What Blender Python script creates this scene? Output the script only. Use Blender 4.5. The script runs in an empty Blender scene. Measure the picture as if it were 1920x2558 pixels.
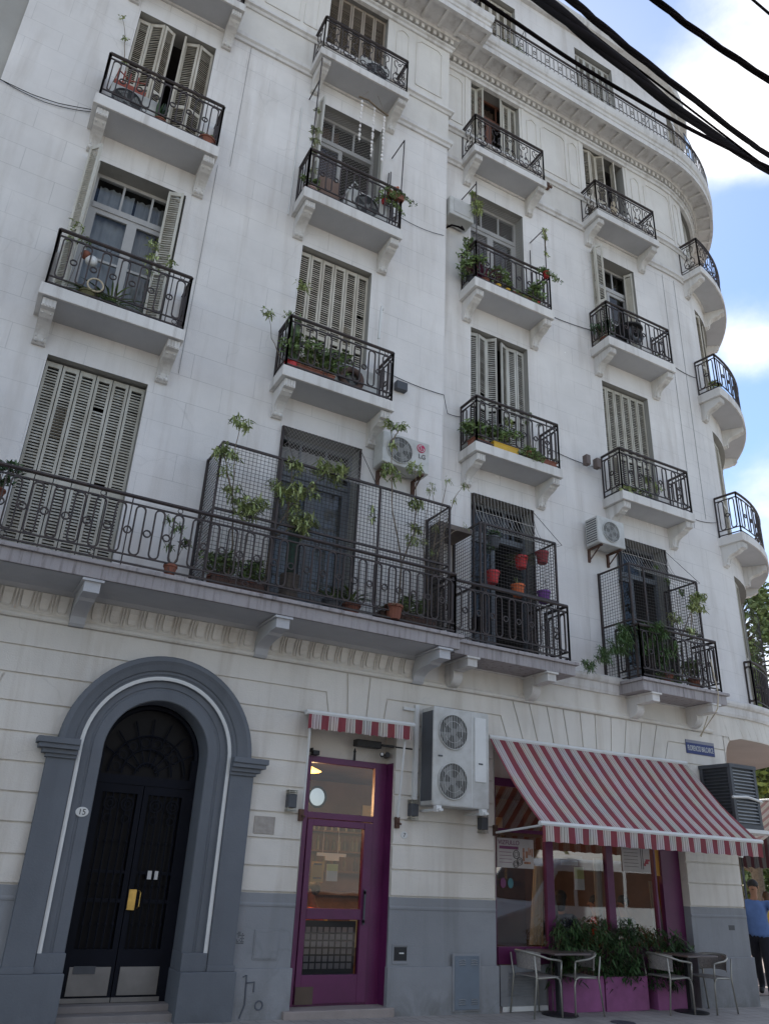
import bpy, bmesh, math, random
from mathutils import Vector, Matrix
random.seed(7)
PI = math.pi
sc = bpy.context.scene
COL = sc.collection
# ------------------------------------------------------------ camera
cd = bpy.data.cameras.new("camera"); cam = bpy.data.objects.new("camera", cd); COL.objects.link(cam)
cd.sensor_fit = 'HORIZONTAL'; cd.sensor_width = 36.0; cd.lens = 36.0*1955.83/1920.0
cd.clip_start = 0.05; cd.clip_end = 2000
cR = Vector((0.87311091, -0.48541793, 0.04524128)); cU = Vector((-0.23777825, -0.34299097, 0.90874567)); cF = Vector((0.42560409, 0.80419315, 0.41489099))
cam.matrix_world = Matrix(((cR.x, cU.x, -cF.x, 0), (cR.y, cU.y, -cF.y, -9.736), (cR.z, cU.z, -cF.z, 1.6), (0, 0, 0, 1)))
sc.camera = cam
# ------------------------------------------------------------ sky and sun
SUN_EL, SUN_AZ = math.radians(52), math.radians(38)      # azimuth from +y towards +x: behind the building
world = bpy.data.worlds.new("World"); sc.world = world; world.use_nodes = True
wn = world.node_tree; wn.nodes.clear()
def WN(t, **k):
    n = wn.nodes.new(t)
    for a, b in k.items(): setattr(n, a, b)
    return n
sky = WN('ShaderNodeTexSky', sky_type='NISHITA', sun_disc=False, sun_elevation=SUN_EL, sun_rotation=SUN_AZ)
sky.air_density = 1.0; sky.dust_density = 0.15; sky.ozone_density = 2.5
tc = WN('ShaderNodeTexCoord'); mp = WN('ShaderNodeMapping'); mp.inputs['Scale'].default_value = (1, 1, 1.6); mp.inputs['Location'].default_value = (0.35, 0.9, 0.2)
n1 = WN('ShaderNodeTexNoise'); n1.inputs['Scale'].default_value = 2.6; n1.inputs['Detail'].default_value = 9; n1.inputs['Roughness'].default_value = 0.56; n1.inputs['Distortion'].default_value = 0.15
rp = WN('ShaderNodeValToRGB'); rp.color_ramp.elements[0].position = 0.40; rp.color_ramp.elements[1].position = 0.72
val = n1.outputs['Fac']
for D_, rad, amt in (((.560, .312, .770), .20, .30), ((.60, .36, .715), .10, .06), ((.48, .337, .81), .17, -.22), ((.628, .383, .678), .07, -.12), ((.70, .445, .56), .09, .16), ((.725, .475, .50), .05, -.03), ((.76, .50, .42), .08, .10)):
    vm = WN('ShaderNodeVectorMath', operation='DISTANCE'); vm.inputs[1].default_value = D_; wn.links.new(tc.outputs['Generated'], vm.inputs[0])
    mr = WN('ShaderNodeMapRange', interpolation_type='SMOOTHSTEP'); mr.inputs['From Min'].default_value = 0; mr.inputs['From Max'].default_value = rad; mr.inputs['To Min'].default_value = amt; mr.inputs['To Max'].default_value = 0
    wn.links.new(vm.outputs['Value'], mr.inputs['Value']); ad = WN('ShaderNodeMath', operation='ADD'); wn.links.new(val, ad.inputs[0]); wn.links.new(mr.outputs['Result'], ad.inputs[1]); val = ad.outputs['Value']
rp.color_ramp.interpolation = 'EASE'
n3 = WN('ShaderNodeTexNoise'); n3.inputs['Scale'].default_value = 5.5; n3.inputs['Detail'].default_value = 7; n3.inputs['Roughness'].default_value = 0.6; wn.links.new(mp.outputs['Vector'], n3.inputs['Vector'])
r3 = WN('ShaderNodeValToRGB'); r3.color_ramp.elements[0].position = 0.35; r3.color_ramp.elements[1].position = 0.65; r3.color_ramp.elements[0].color = (.46, .51, .60, 1); r3.color_ramp.elements[1].color = (1, .97, .95, 1); wn.links.new(n3.outputs['Fac'], r3.inputs['Fac'])
sc3 = WN('ShaderNodeVectorMath', operation='SCALE'); sc3.inputs['Scale'].default_value = 8.6; wn.links.new(r3.outputs['Color'], sc3.inputs[0])
mx = WN('ShaderNodeMix', data_type='RGBA'); wn.links.new(sc3.outputs['Vector'], mx.inputs['B'])
bg = WN('ShaderNodeBackground'); bg.inputs['Strength'].default_value = 0.10
wo = WN('ShaderNodeOutputWorld')
L = wn.links.new
L(tc.outputs['Generated'], mp.inputs['Vector']); L(mp.outputs['Vector'], n1.inputs['Vector']); L(val, rp.inputs['Fac'])
L(rp.outputs['Color'], mx.inputs['Factor']); L(sky.outputs['Color'], mx.inputs['A']); L(mx.outputs['Result'], bg.inputs['Color']); L(bg.outputs['Background'], wo.inputs['Surface'])
sd = bpy.data.lights.new("sun", 'SUN'); so = bpy.data.objects.new("sun", sd); COL.objects.link(so)
sd.energy = 3.0; sd.angle = math.radians(0.5); sd.color = (1, 0.95, 0.87)
sdir = Vector((math.sin(SUN_AZ)*math.cos(SUN_EL), math.cos(SUN_AZ)*math.cos(SUN_EL), math.sin(SUN_EL)))
so.rotation_euler = sdir.to_track_quat('Z', 'Y').to_euler(); so.location = (20, 30, 40)
sc.view_settings.view_transform = 'Standard'; sc.view_settings.look = 'None'; sc.view_settings.gamma = 1; sc.view_settings.exposure = 1.1
sc.render.resolution_x = 768; sc.render.resolution_y = 1024
sc.render.engine = 'CYCLES'
sc.cycles.max_bounces = 6; sc.cycles.transparent_max_bounces = 16

# ------------------------------------------------------------ materials
MC = {}
def mat(name, col, rough=0.8, var=0.12, scale=3.0, bump=0.0, bscale=40, metal=0.0, col2=None, vscale=(1, 1, 1), spec=0.4, island=0.0, emit=0, detail=6):
    if name in MC: return MC[name]
    m = bpy.data.materials.new(name); m.use_nodes = True; nt = m.node_tree; b = nt.nodes['Principled BSDF']
    N = lambda t: nt.nodes.new(t)
    g = N('ShaderNodeNewGeometry'); mpn = N('ShaderNodeMapping'); mpn.inputs['Scale'].default_value = vscale
    nt.links.new(g.outputs['Position'], mpn.inputs['Vector'])
    no = N('ShaderNodeTexNoise'); no.inputs['Scale'].default_value = scale; no.inputs['Detail'].default_value = detail; no.inputs['Roughness'].default_value = 0.6
    nt.links.new(mpn.outputs['Vector'], no.inputs['Vector'])
    r = N('ShaderNodeValToRGB'); r.color_ramp.elements[0].position = 0.3; r.color_ramp.elements[1].position = 0.7
    c2 = col2 if col2 else tuple(c*(1-var) for c in col); c1 = col if col2 else tuple(min(1, c*(1+var)) for c in col)
    r.color_ramp.elements[0].color = (*c2, 1); r.color_ramp.elements[1].color = (*c1, 1)
    nt.links.new(no.outputs['Fac'], r.inputs['Fac']); out = r.outputs['Color']
    if island:
        hs = N('ShaderNodeHueSaturation'); ma = N('ShaderNodeMapRange'); ma.inputs['To Min'].default_value = 1-island; ma.inputs['To Max'].default_value = 1+island
        nt.links.new(g.outputs['Random Per Island'], ma.inputs['Value']); nt.links.new(ma.outputs['Result'], hs.inputs['Value']); nt.links.new(out, hs.inputs['Color']); out = hs.outputs['Color']
    nt.links.new(out, b.inputs['Base Color'])
    b.inputs['Roughness'].default_value = rough; b.inputs['Metallic'].default_value = metal; b.inputs['Specular IOR Level'].default_value = spec
    if bump:
        n2 = N('ShaderNodeTexNoise'); n2.inputs['Scale'].default_value = bscale; n2.inputs['Detail'].default_value = 4
        nt.links.new(g.outputs['Position'], n2.inputs['Vector'])
        bu = N('ShaderNodeBump'); bu.inputs['Strength'].default_value = bump; bu.inputs['Distance'].default_value = 0.02
        nt.links.new(n2.outputs['Fac'], bu.inputs['Height']); nt.links.new(bu.outputs['Normal'], b.inputs['Normal'])
    if emit:
        b.inputs['Emission Color'].default_value = (*col, 1); b.inputs['Emission Strength'].default_value = emit
    MC[name] = m; return m

def stucco(name, base, dirt, joints=True, fine=1.0, jw=0.95, jh=0.415, jstr=0.35, patch=0.0, streak=0.5, crack=0.0, foot=0.0):
    m = bpy.data.materials.new(name); m.use_nodes = True; nt = m.node_tree; b = nt.nodes['Principled BSDF']; b.inputs['Roughness'].default_value = 0.9
    b.inputs['Specular IOR Level'].default_value = 0.25
    N = nt.nodes.new; LK = nt.links.new
    g = N('ShaderNodeNewGeometry')
    def noise(sc_, vs, det=6, ro=0.6, dis=0.0):
        mpn = N('ShaderNodeMapping'); mpn.inputs['Scale'].default_value = vs; LK(g.outputs['Position'], mpn.inputs['Vector'])
        t = N('ShaderNodeTexNoise'); t.inputs['Scale'].default_value = sc_; t.inputs['Detail'].default_value = det; t.inputs['Roughness'].default_value = ro; t.inputs['Distortion'].default_value = dis
        LK(mpn.outputs['Vector'], t.inputs['Vector']); return t.outputs['Fac']
    def rng(src, a, c, lo=0., hi=1.):
        q = N('ShaderNodeMapRange'); q.inputs['From Min'].default_value = a; q.inputs['From Max'].default_value = c; q.inputs['To Min'].default_value = lo; q.inputs['To Max'].default_value = hi
        LK(src, q.inputs['Value']); return q.outputs['Result']
    def mixc(f, a, bb):
        q = N('ShaderNodeMix'); q.data_type = 'RGBA'; LK(f, q.inputs['Factor'])
        if isinstance(a, tuple): q.inputs['A'].default_value = (*a, 1)
        else: LK(a, q.inputs['A'])
        if isinstance(bb, tuple): q.inputs['B'].default_value = (*bb, 1)
        else: LK(bb, q.inputs['B'])
        return q.outputs['Result']
    c = mixc(rng(noise(0.55, (1, 1, 1), 5), 0.35, 0.7), base, tuple(x*0.80 for x in base))
    c = mixc(rng(noise(2.2*fine, (1.3, 1.3, 0.12), 7, 0.62, 0.3), 0.50, 0.86, 0, streak), c, dirt)
    c = mixc(rng(noise(9, (1, 1, 1), 8, 0.7), 0.55, 0.9, 0, 0.35), c, tuple(x*0.8 for x in base))
    if patch:
        c = mixc(rng(noise(1.9, (1, 1, 1), 6, 0.6, 0.8), 0.735, 0.75, 0, patch), c, tuple(min(1, x*1.35) for x in base))
    if foot:
        sx = N('ShaderNodeSeparateXYZ'); LK(g.outputs['Position'], sx.inputs['Vector']); mu0 = N('ShaderNodeMath'); mu0.operation = 'MULTIPLY'
        LK(rng(sx.outputs['Z'], .0, .42, 1, 0), mu0.inputs[0]); LK(rng(noise(3.5, (1, 1, .8), 8, .65, .5), .38, .62, 0, foot), mu0.inputs[1]); c = mixc(mu0.outputs['Value'], c, dirt)
        c = mixc(rng(noise(1.1, (1, 1, 1.4), 7, .6, .8), .52, .60, 0, .35), c, tuple(x*.82 for x in base))
    if crack:
        gv = N('ShaderNodeTexNoise'); gv.inputs['Scale'].default_value = 2.5; LK(g.outputs['Position'], gv.inputs['Vector'])
        mm = N('ShaderNodeMix'); mm.data_type = 'RGBA'; mm.inputs['Factor'].default_value = .25; LK(g.outputs['Position'], mm.inputs['A']); LK(gv.outputs['Color'], mm.inputs['B'])
        vo = N('ShaderNodeTexVoronoi'); vo.feature = 'DISTANCE_TO_EDGE'; vo.inputs['Scale'].default_value = .9; LK(mm.outputs['Result'], vo.inputs['Vector'])
        line = rng(vo.outputs['Distance'], 0.0, 0.008, 1, 0); msk = rng(noise(.8, (1, 1, 1), 3), .50, .60, 0, crack)
        mu = N('ShaderNodeMath'); mu.operation = 'MULTIPLY'; LK(line, mu.inputs[0]); LK(msk, mu.inputs[1]); c = mixc(mu.outputs['Value'], c, tuple(x*.4 for x in base))
    if joints:
        uv = N('ShaderNodeUVMap'); br = N('ShaderNodeTexBrick'); br.offset = 0.5
        br.inputs['Color1'].default_value = (1, 1, 1, 1); br.inputs['Color2'].default_value = (0.94, 0.94, 0.95, 1); br.inputs['Mortar'].default_value = (0.45, 0.45, 0.45, 1)
        br.inputs['Scale'].default_value = 1.0; br.inputs['Mortar Size'].default_value = 0.006; br.inputs['Mortar Smooth'].default_value = 0.3
        br.inputs['Brick Width'].default_value = jw; br.inputs['Row Height'].default_value = jh
        LK(uv.outputs['UV'], br.inputs['Vector'])
        q = N('ShaderNodeMix'); q.data_type = 'RGBA'; q.blend_type = 'MULTIPLY'
        LK(rng(noise(0.7, (1, 1, 1), 3), 0.35, 0.65, 0.05, jstr), q.inputs['Factor']); LK(c, q.inputs['A']); LK(br.outputs['Color'], q.inputs['B']); c = q.outputs['Result']
    LK(c, b.inputs['Base Color'])
    bu = N('ShaderNodeBump'); bu.inputs['Strength'].default_value = 0.35; bu.inputs['Distance'].default_value = 0.01
    LK(noise(55, (1, 1, 1), 6), bu.inputs['Height']); b2 = N('ShaderNodeBump'); b2.inputs['Strength'].default_value = 0.25; b2.inputs['Distance'].default_value = 0.05
    LK(noise(1.4, (1, 1, 1), 4), b2.inputs['Height']); LK(bu.outputs['Normal'], b2.inputs['Normal']); LK(b2.outputs['Normal'], b.inputs['Normal'])
    MC[name] = m; return m

M_UP = stucco('upper_stucco', (0.77, 0.74, 0.715), (0.45, 0.405, 0.36), patch=0.6, streak=0.75, jstr=.5, crack=.18)
M_TRIM = stucco('trim_stucco', (0.72, 0.695, 0.665), (0.29, 0.25, 0.21), joints=False, streak=0.85, fine=1.6)
M_WARM = stucco('cream_stucco', (0.73, 0.695, 0.645), (0.45, 0.39, 0.33), joints=False, streak=0.6)
M_SOF = stucco('shaded_soffit_plaster', (0.53, 0.53, 0.54), (0.32, 0.31, 0.31), joints=False, streak=0.3)  # darker than the trim: underside shade mixed into the plaster colour
M_GF = stucco('ground_floor_stucco', (0.75, 0.71, 0.645), (0.42, 0.36, 0.29), joints=False, streak=0.85, patch=.3, crack=.15)
M_GREY = stucco('blue_grey_paint', (0.30, 0.31, 0.325), (0.17, 0.17, 0.165), joints=False, streak=0.8, patch=0.7, crack=.2, foot=.8)
M_ARCH = stucco('arch_paint', (0.165, 0.178, 0.198), (0.09, 0.098, 0.105), joints=False, streak=0.5, foot=.7)
M_SLABF = stucco('weathered_ledge', (0.40, 0.37, 0.37), (0.07, 0.05, 0.045), joints=False, streak=1.0, fine=5.0)
M_IRON = mat('wrought_iron', (0.022, 0.018, 0.019), 0.6, var=0.4, scale=12, col2=(0.055, 0.036, 0.03), metal=0.0, spec=0.5)
M_SHUT = mat('shutter_paint', (0.60, 0.565, 0.49), 0.75, var=0.2, scale=2.5, col2=(0.40, 0.35, 0.28), vscale=(3, 3, .6))
M_SHUTB = mat('brown_shutter_wood', (0.36, 0.31, 0.25), 0.75, var=0.2, scale=3, col2=(0.25, 0.20, 0.16), vscale=(3, 3, .5))
M_WFR = mat('window_paint', (0.42, 0.41, 0.40), 0.6, var=0.1)
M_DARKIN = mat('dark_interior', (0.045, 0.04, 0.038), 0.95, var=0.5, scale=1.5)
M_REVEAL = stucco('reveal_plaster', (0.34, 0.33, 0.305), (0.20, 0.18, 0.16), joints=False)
M_WHITE = mat('white_enamel', (0.66, 0.66, 0.64), 0.45, var=0.05, scale=5)
M_ACW = mat('ac_casing', (0.58, 0.58, 0.56), 0.5, var=0.12, scale=4, col2=(0.42, 0.41, 0.38))
M_BLACK = mat('black_plastic', (0.02, 0.02, 0.022), 0.5, var=0.3)
M_DGREY = mat('dark_grey_metal', (0.07, 0.075, 0.085), 0.5, var=0.2)
M_STEEL = mat('aluminium_tube', (0.36, 0.35, 0.31), 0.42, var=0.15, metal=0.6)
M_RUST = mat('rusty_steel', (0.10, 0.055, 0.04), 0.85, var=0.4, scale=9)
M_TERRA = mat('terracotta', (0.20, 0.075, 0.048), 0.85, var=0.2, scale=8)
M_RED = mat('red_plastic', (0.50, 0.03, 0.035), 0.45, var=0.12)
M_ORANGE = mat('orange_plastic', (0.55, 0.12, 0.03), 0.5, var=0.12)
M_PURPP = mat('purple_plastic', (0.14, 0.04, 0.22), 0.5, var=0.12)
M_YEL = mat('yellow_plastic', (0.60, 0.36, 0.03), 0.5, var=0.15)
M_PURP = mat('purple_frame_paint', (0.105, 0.013, 0.070), 0.42, var=0.22, scale=2, spec=0.5)
M_PINK = mat('pink_planter_paint', (0.27, 0.085, 0.21), 0.6, var=0.25, scale=3)
M_GLD = mat('brass', (0.52, 0.34, 0.10), 0.35, var=0.2, metal=0.8, scale=10)
M_SOIL = mat('soil', (0.05, 0.035, 0.025), 0.95)
M_STEM = mat('plant_stem', (0.17, 0.13, 0.09), 0.85, var=0.3, scale=14)
M_LEAF = mat('leaf_green', (0.19, 0.26, 0.09), 0.6, var=0.3, scale=5, col2=(0.08, 0.13, 0.04), island=0.45)
M_LEAFY = mat('leaf_yellow_green', (0.48, 0.52, 0.24), 0.65, var=0.3, scale=5, col2=(0.14, 0.20, 0.06), island=0.4)
M_LEAFD = mat('leaf_dark', (0.06, 0.12, 0.04), 0.5, var=0.3, scale=5, col2=(0.025, 0.055, 0.02), island=0.6, spec=0.6)
M_LEAFP = mat('leaf_purple', (0.13, 0.03, 0.07), 0.55, var=0.3, scale=5, island=0.4)
M_LEAFS = mat('leaf_variegated', (0.32, 0.36, 0.20), 0.55, var=0.3, scale=9, col2=(0.14, 0.19, 0.08), island=0.3)
M_WOODI = mat('interior_wood', (0.16, 0.09, 0.055), 0.7, var=0.4, scale=3)
M_INW = mat('interior_wall', (0.15, 0.09, 0.06), 0.9, var=0.3, scale=1.3)
M_CURT = mat('curtain_cloth', (0.33, 0.32, 0.31), 0.9, var=0.2, scale=4, vscale=(6, 6, .3))
M_CREAM = mat('cream_curtain', (0.50, 0.42, 0.30), 0.9, var=0.2, scale=4, vscale=(6, 6, .3))
M_WIRE = mat('cage_wire', (0.035, 0.03, 0.028), 0.6, var=0.2)
M_WIREL = mat('net_cord', (0.34, 0.32, 0.30), 0.8, var=0.1)
M_CABLE = mat('cable_rubber', (0.010, 0.007, 0.008), 0.9, var=0.4, scale=6, spec=0.1)
M_BLUE = mat('street_sign_blue', (0.03, 0.045, 0.16), 0.45, var=0.12)
M_PAPER = mat('paper', (0.55, 0.54, 0.52), 0.8, var=0.06)
M_SKIN = mat('skin', (0.34, 0.17, 0.10), 0.55, var=0.08)
M_HAIR = mat('dark_hair', (0.015, 0.012, 0.01), 0.6, var=0.3)

def glass(name, tint=(0.8, 0.85, 0.88), refl=0.12, rough=0.02):
    m = bpy.data.materials.new(name); m.use_nodes = True; nt = m.node_tree; nt.nodes.clear(); N = nt.nodes.new; LK = nt.links.new
    o = N('ShaderNodeOutputMaterial'); t = N('ShaderNodeBsdfTransparent'); t.inputs['Color'].default_value = (*tint, 1)
    gl = N('ShaderNodeBsdfGlossy'); gl.inputs['Roughness'].default_value = rough
    fr = N('ShaderNodeFresnel'); fr.inputs['IOR'].default_value = 1.5
    ad = N('ShaderNodeMath'); ad.operation = 'ADD'; ad.inputs[1].default_value = refl; ad.use_clamp = True
    g = N('ShaderNodeNewGeometry'); no = N('ShaderNodeTexNoise'); no.inputs['Scale'].default_value = 1.1; bu = N('ShaderNodeBump'); bu.inputs['Strength'].default_value = 0.06; bu.inputs['Distance'].default_value = 0.03
    LK(g.outputs['Position'], no.inputs['Vector']); LK(no.outputs['Fac'], bu.inputs['Height']); LK(bu.outputs['Normal'], gl.inputs['Normal'])
    mi = N('ShaderNodeMixShader'); LK(fr.outputs['Fac'], ad.inputs[0]); LK(ad.outputs['Value'], mi.inputs['Fac']); LK(t.outputs['BSDF'], mi.inputs[1]); LK(gl.outputs['BSDF'], mi.inputs[2]); LK(mi.outputs['Shader'], o.inputs['Surface'])
    MC[name] = m; return m
M_GLASS = glass('window_glass', (0.75, 0.78, 0.8), 0.02); M_DOORG = glass('shop_door_glass', (0.72, 0.72, 0.72), 0.02); M_SHOPG = glass('shop_glass', (0.75, 0.78, 0.8), 0.15)

# ------------------------------------------------------------ mesh builder
class MB:
    def __init__(s): s.v = []; s.f = []; s.uv = None
    def add(s, vs, fs):
        n = len(s.v); s.v += [tuple(p) for p in vs]; s.f += [tuple(i+n for i in f) for f in fs]; return s
    def box(s, x0, x1, y0, y1, z0, z1, M=None):
        vs = [Vector((x, y, z)) for z in (z0, z1) for y in (y0, y1) for x in (x0, x1)]
        if M is not None: vs = [M @ p for p in vs]
        return s.add(vs, [(0, 2, 3, 1), (4, 5, 7, 6), (0, 1, 5, 4), (2, 6, 7, 3), (0, 4, 6, 2), (1, 3, 7, 5)])
    def quad(s, a, b, c, d): return s.add([a, b, c, d], [(0, 1, 2, 3)])
    def tube(s, pts, r, n=5, closed=False, cap=True):
        P = [Vector(p) for p in pts]; m = len(P)
        if m < 2: return s
        R = r if isinstance(r, (list, tuple)) else [r]*m
        rings = []; last = None
        for i in range(m):
            if closed: t = P[(i+1) % m]-P[i-1]
            else: t = P[min(i+1, m-1)]-P[max(i-1, 0)]
            if t.length < 1e-9: t = Vector((0, 0, 1))
            t.normalize()
            a = last if last is not None else (Vector((0, 0, 1)) if abs(t.z) < 0.9 else Vector((1, 0, 0)))
            a = a - t*a.dot(t)
            if a.length < 1e-6: a = t.orthogonal()
            a.normalize(); b = t.cross(a); last = a
            rings.append([P[i]+(a*math.cos(2*PI*k/n+PI/4)+b*math.sin(2*PI*k/n+PI/4))*R[i] for k in range(n)])
        vs = [q for ring in rings for q in ring]; fs = []
        for i in range(m if closed else m-1):
            j = (i+1) % m
            for k in range(n): fs.append((i*n+k, i*n+(k+1) % n, j*n+(k+1) % n, j*n+k))
        if cap and not closed: fs += [tuple(range(n))[::-1], tuple((m-1)*n+k for k in range(n))]
        return s.add(vs, fs)
    def ring(s, c, R, r, ax=(1, 0, 0), ay=(0, 0, 1), n=14, m=4, ry=None):
        c = Vector(c); ax = Vector(ax); ay = Vector(ay); ry = ry or R
        return s.tube([c+ax*R*math.cos(2*PI*i/n)+ay*ry*math.sin(2*PI*i/n) for i in range(n)], r, m, closed=True)
    def prism(s, poly, f, g, rev=False):
        # poly: list of 2D pts; f(p)->front 3D, g(p)->back 3D
        n = len(poly); A = [f(p) for p in poly]; B = [g(p) for p in poly]
        return s.add(A+B, [tuple(range(n)), tuple(range(2*n-1, n-1, -1))]+[(i, n+i, n+(i+1) % n, (i+1) % n) for i in range(n)])
    def lathe(s, c, prof, n=16):
        c = Vector(c); vs = []; fs = []
        for (r, z) in prof:
            for k in range(n): vs.append(c+Vector((r*math.cos(2*PI*k/n), r*math.sin(2*PI*k/n), z)))
        for i in range(len(prof)-1):
            for k in range(n): fs.append((i*n+k, i*n+(k+1) % n, (i+1)*n+(k+1) % n, (i+1)*n+k))
        fs.append(tuple(range(n))[::-1]); fs.append(tuple((len(prof)-1)*n+k for k in range(n)))
        return s.add(vs, fs)
    def ball(s, c, rx, ry, rz, n=10, m=7):
        c = Vector(c); vs = [c+Vector((0, 0, -rz))]
        for i in range(1, m):
            a = -PI/2+PI*i/m
            for k in range(n): vs.append(c+Vector((rx*math.cos(a)*math.cos(2*PI*k/n), ry*math.cos(a)*math.sin(2*PI*k/n), rz*math.sin(a))))
        vs.append(c+Vector((0, 0, rz))); fs = []
        for k in range(n):
            fs.append((0, 1+(k+1) % n, 1+k)); fs.append((len(vs)-1, 1+(m-2)*n+k, 1+(m-2)*n+(k+1) % n))
            for i in range(m-2): fs.append((1+i*n+k, 1+i*n+(k+1) % n, 1+(i+1)*n+(k+1) % n, 1+(i+1)*n+k))
        return s.add(vs, fs)
    def bent(s, rects): pass
    def build(s, name, m, parent=None, smooth=False, recalc=True, bevel=0):
        me = bpy.data.meshes.new(name); me.from_pydata([tuple(p) for p in s.v], [], s.f)
        if recalc or bevel:
            bm = bmesh.new(); bm.from_mesh(me); bmesh.ops.recalc_face_normals(bm, faces=bm.faces)
            bm.to_mesh(me); bm.free()
        if isinstance(m, (list, tuple)):
            for q in m: me.materials.append(q)
        else: me.materials.append(m)
        if smooth:
            for p in me.polygons: p.use_smooth = True
        o = bpy.data.objects.new(name, me); COL.objects.link(o)
        if bevel:
            b = o.modifiers.new('edge', 'BEVEL'); b.width = bevel; b.segments = 2; b.limit_method = 'ANGLE'
        if parent is not None:
            o.parent = parent; o.matrix_parent_inverse = parent.matrix_basis.inverted()
        return o
def thing(name, label, cat, loc=(0, 0, 0), rz=0, group=None, kind=None):
    o = bpy.data.objects.new(name, None); COL.objects.link(o); o.location = loc; o.rotation_euler = (0, 0, rz); o.empty_display_size = 0.1
    o['label'] = label; o['category'] = cat
    if group: o['group'] = group
    if kind: o['kind'] = kind
    return o
def tag(o, label, cat, group=None, kind=None):
    if label: o['label'] = label
    if cat: o['category'] = cat
    if group: o['group'] = group
    if kind: o['kind'] = kind
    return o
def local(o, parent):          # parent keeps o's coordinates local to parent
    o.parent = parent; o.matrix_parent_inverse = parent.matrix_basis.inverted(); return o
def copy_tree(o, parent=None):
    c = o.copy(); COL.objects.link(c); c.parent = parent
    if parent is not None: c.matrix_parent_inverse = o.matrix_parent_inverse.copy()
    for ch in list(o.children): copy_tree(ch, c)
    return c
def text_mesh(name, s, size, m, M, parent, sx=1.0, ext=0.002, align='CENTER'):
    cu = bpy.data.curves.new(name, 'FONT'); cu.body = s; cu.size = size; cu.align_x = align; cu.align_y = 'CENTER'; cu.extrude = ext
    t = bpy.data.objects.new(name, cu); COL.objects.link(t); bpy.context.view_layer.update()
    me = bpy.data.meshes.new_from_object(t.evaluated_get(bpy.context.evaluated_depsgraph_get()))
    bpy.data.objects.remove(t); o = bpy.data.objects.new(name, me); COL.objects.link(o); me.materials.clear(); me.materials.append(m)
    me.transform(M @ Matrix.Rotation(PI/2, 4, 'X') @ Matrix.Diagonal((sx, 1, 1, 1)))
    if parent is not None: local(o, parent)
    return o
# ------------------------------------------------------------ facade geometry helpers
XT, RW, YC = 12.7, 3.72, 0.288
def nC(u):
    if u <= XT: return (u, YC, 0.0, -1.0)
    a = (u-XT)/RW
    if a > PI/2:
        return (XT+RW, YC+RW+(a-PI/2)*RW, 1.0, 0.0)
    return (XT+RW*math.sin(a), YC+RW-RW*math.cos(a), math.sin(a), -math.cos(a))
def GC(u, off, z):
    x, y, nx, ny = nC(u); return Vector((x+nx*off, y+ny*off, z))
def GA(u, off, z): return Vector((u, -off, z))
def GG(u, off, z): return GC(u, off+YC, z) if u > XT else Vector((u, -off, z))   # ground floor plane y = 0 carried round the tower
def UA(d): return XT+RW*math.radians(d)      # angle on the tower to wall coordinate
UEND = XT+RW*PI/2+13
def arc_us(u0, u1, step=0.22):
    us = [u0]
    a, b = XT, XT+RW*PI/2
    k = a
    while k < b:
        if u0+0.02 < k < u1-0.02: us.append(k)
        k += step
    if u0 < b < u1: us.append(b)
    us.append(u1); return us
def wall_mesh(name, G, u0, u1, z0, z1, holes, m, parent, zs=(), off=0.0):
    us = sorted(set([round(q, 4) for q in arc_us(u0, u1)+[h[0] for h in holes]+[h[1] for h in holes]]))
    vz = sorted(set([z0, z1]+[h[2] for h in holes]+[h[3] for h in holes]+list(zs)))
    v = []; f = []; uv = []
    for z in vz:
        for u in us: v.append(G(u, off, z)); uv.append((u, z))
    n = len(us)
    for j in range(len(vz)-1):
        for i in range(n-1):
            cu, cz = (us[i]+us[i+1])/2, (vz[j]+vz[j+1])/2
            if any(h[0] < cu < h[1] and h[2] < cz < h[3] for h in holes): continue
            f.append((j*n+i, j*n+i+1, (j+1)*n+i+1, (j+1)*n+i))
    me = bpy.data.meshes.new(name); me.from_pydata(v, [], f); me.materials.append(m)
    l = me.uv_layers.new(name='UVMap')
    for p in me.polygons:
        for li in p.loop_indices: l.data[li].uv = uv[me.loops[li].vertex_index]
    o = bpy.data.objects.new(name, me); COL.objects.link(o)
    if parent: o.parent = parent
    return o
def pathA(x0=-1.53, ret=True):
    p = [(x0, 0, 0, -1)]
    if ret: p += [(6.19, 0, 1, -1), (6.19, 0.6, 1, 0)]
    else: p += [(6.19, 0, 0, -1)]
    return p
def pathC(u0=6.19, u1=UEND, step=0.22):
    return [nC(u) for u in arc_us(u0, u1, step)]
def pathG(u0=-1.53, u1=UEND):
    r = []
    for u in arc_us(u0, u1):
        x, y, nx, ny = nC(u); r.append((x+nx*YC, y+ny*YC, nx, ny))
    return r
def sweep(mb, path, prof):
    n = len(prof); vs = []
    for (x, y, nx, ny) in path:
        for (o, z) in prof: vs.append((x+nx*o, y+ny*o, z))
    fs = []
    for i in range(len(path)-1):
        for k in range(n): fs.append((i*n+k, (i+1)*n+k, (i+1)*n+(k+1) % n, i*n+(k+1) % n))
    fs += [tuple(range(n)), tuple((len(path)-1)*n+k for k in range(n))[::-1]]
    return mb.add(vs, fs)
def gbox(mb, G, u0, u1, o0, o1, z0, z1):
    A = lambda u, o, z: G(u, o, z)
    vs = [A(u, o, z) for z in (z0, z1) for o in (o0, o1) for u in (u0, u1)]
    return mb.add(vs, [(0, 2, 3, 1), (4, 5, 7, 6), (0, 1, 5, 4), (2, 6, 7, 3), (0, 4, 6, 2), (1, 3, 7, 5)])

bld = thing('apartment_building', 'pale grey five storey corner apartment building with a rounded corner and iron balconies', 'building')

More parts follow.
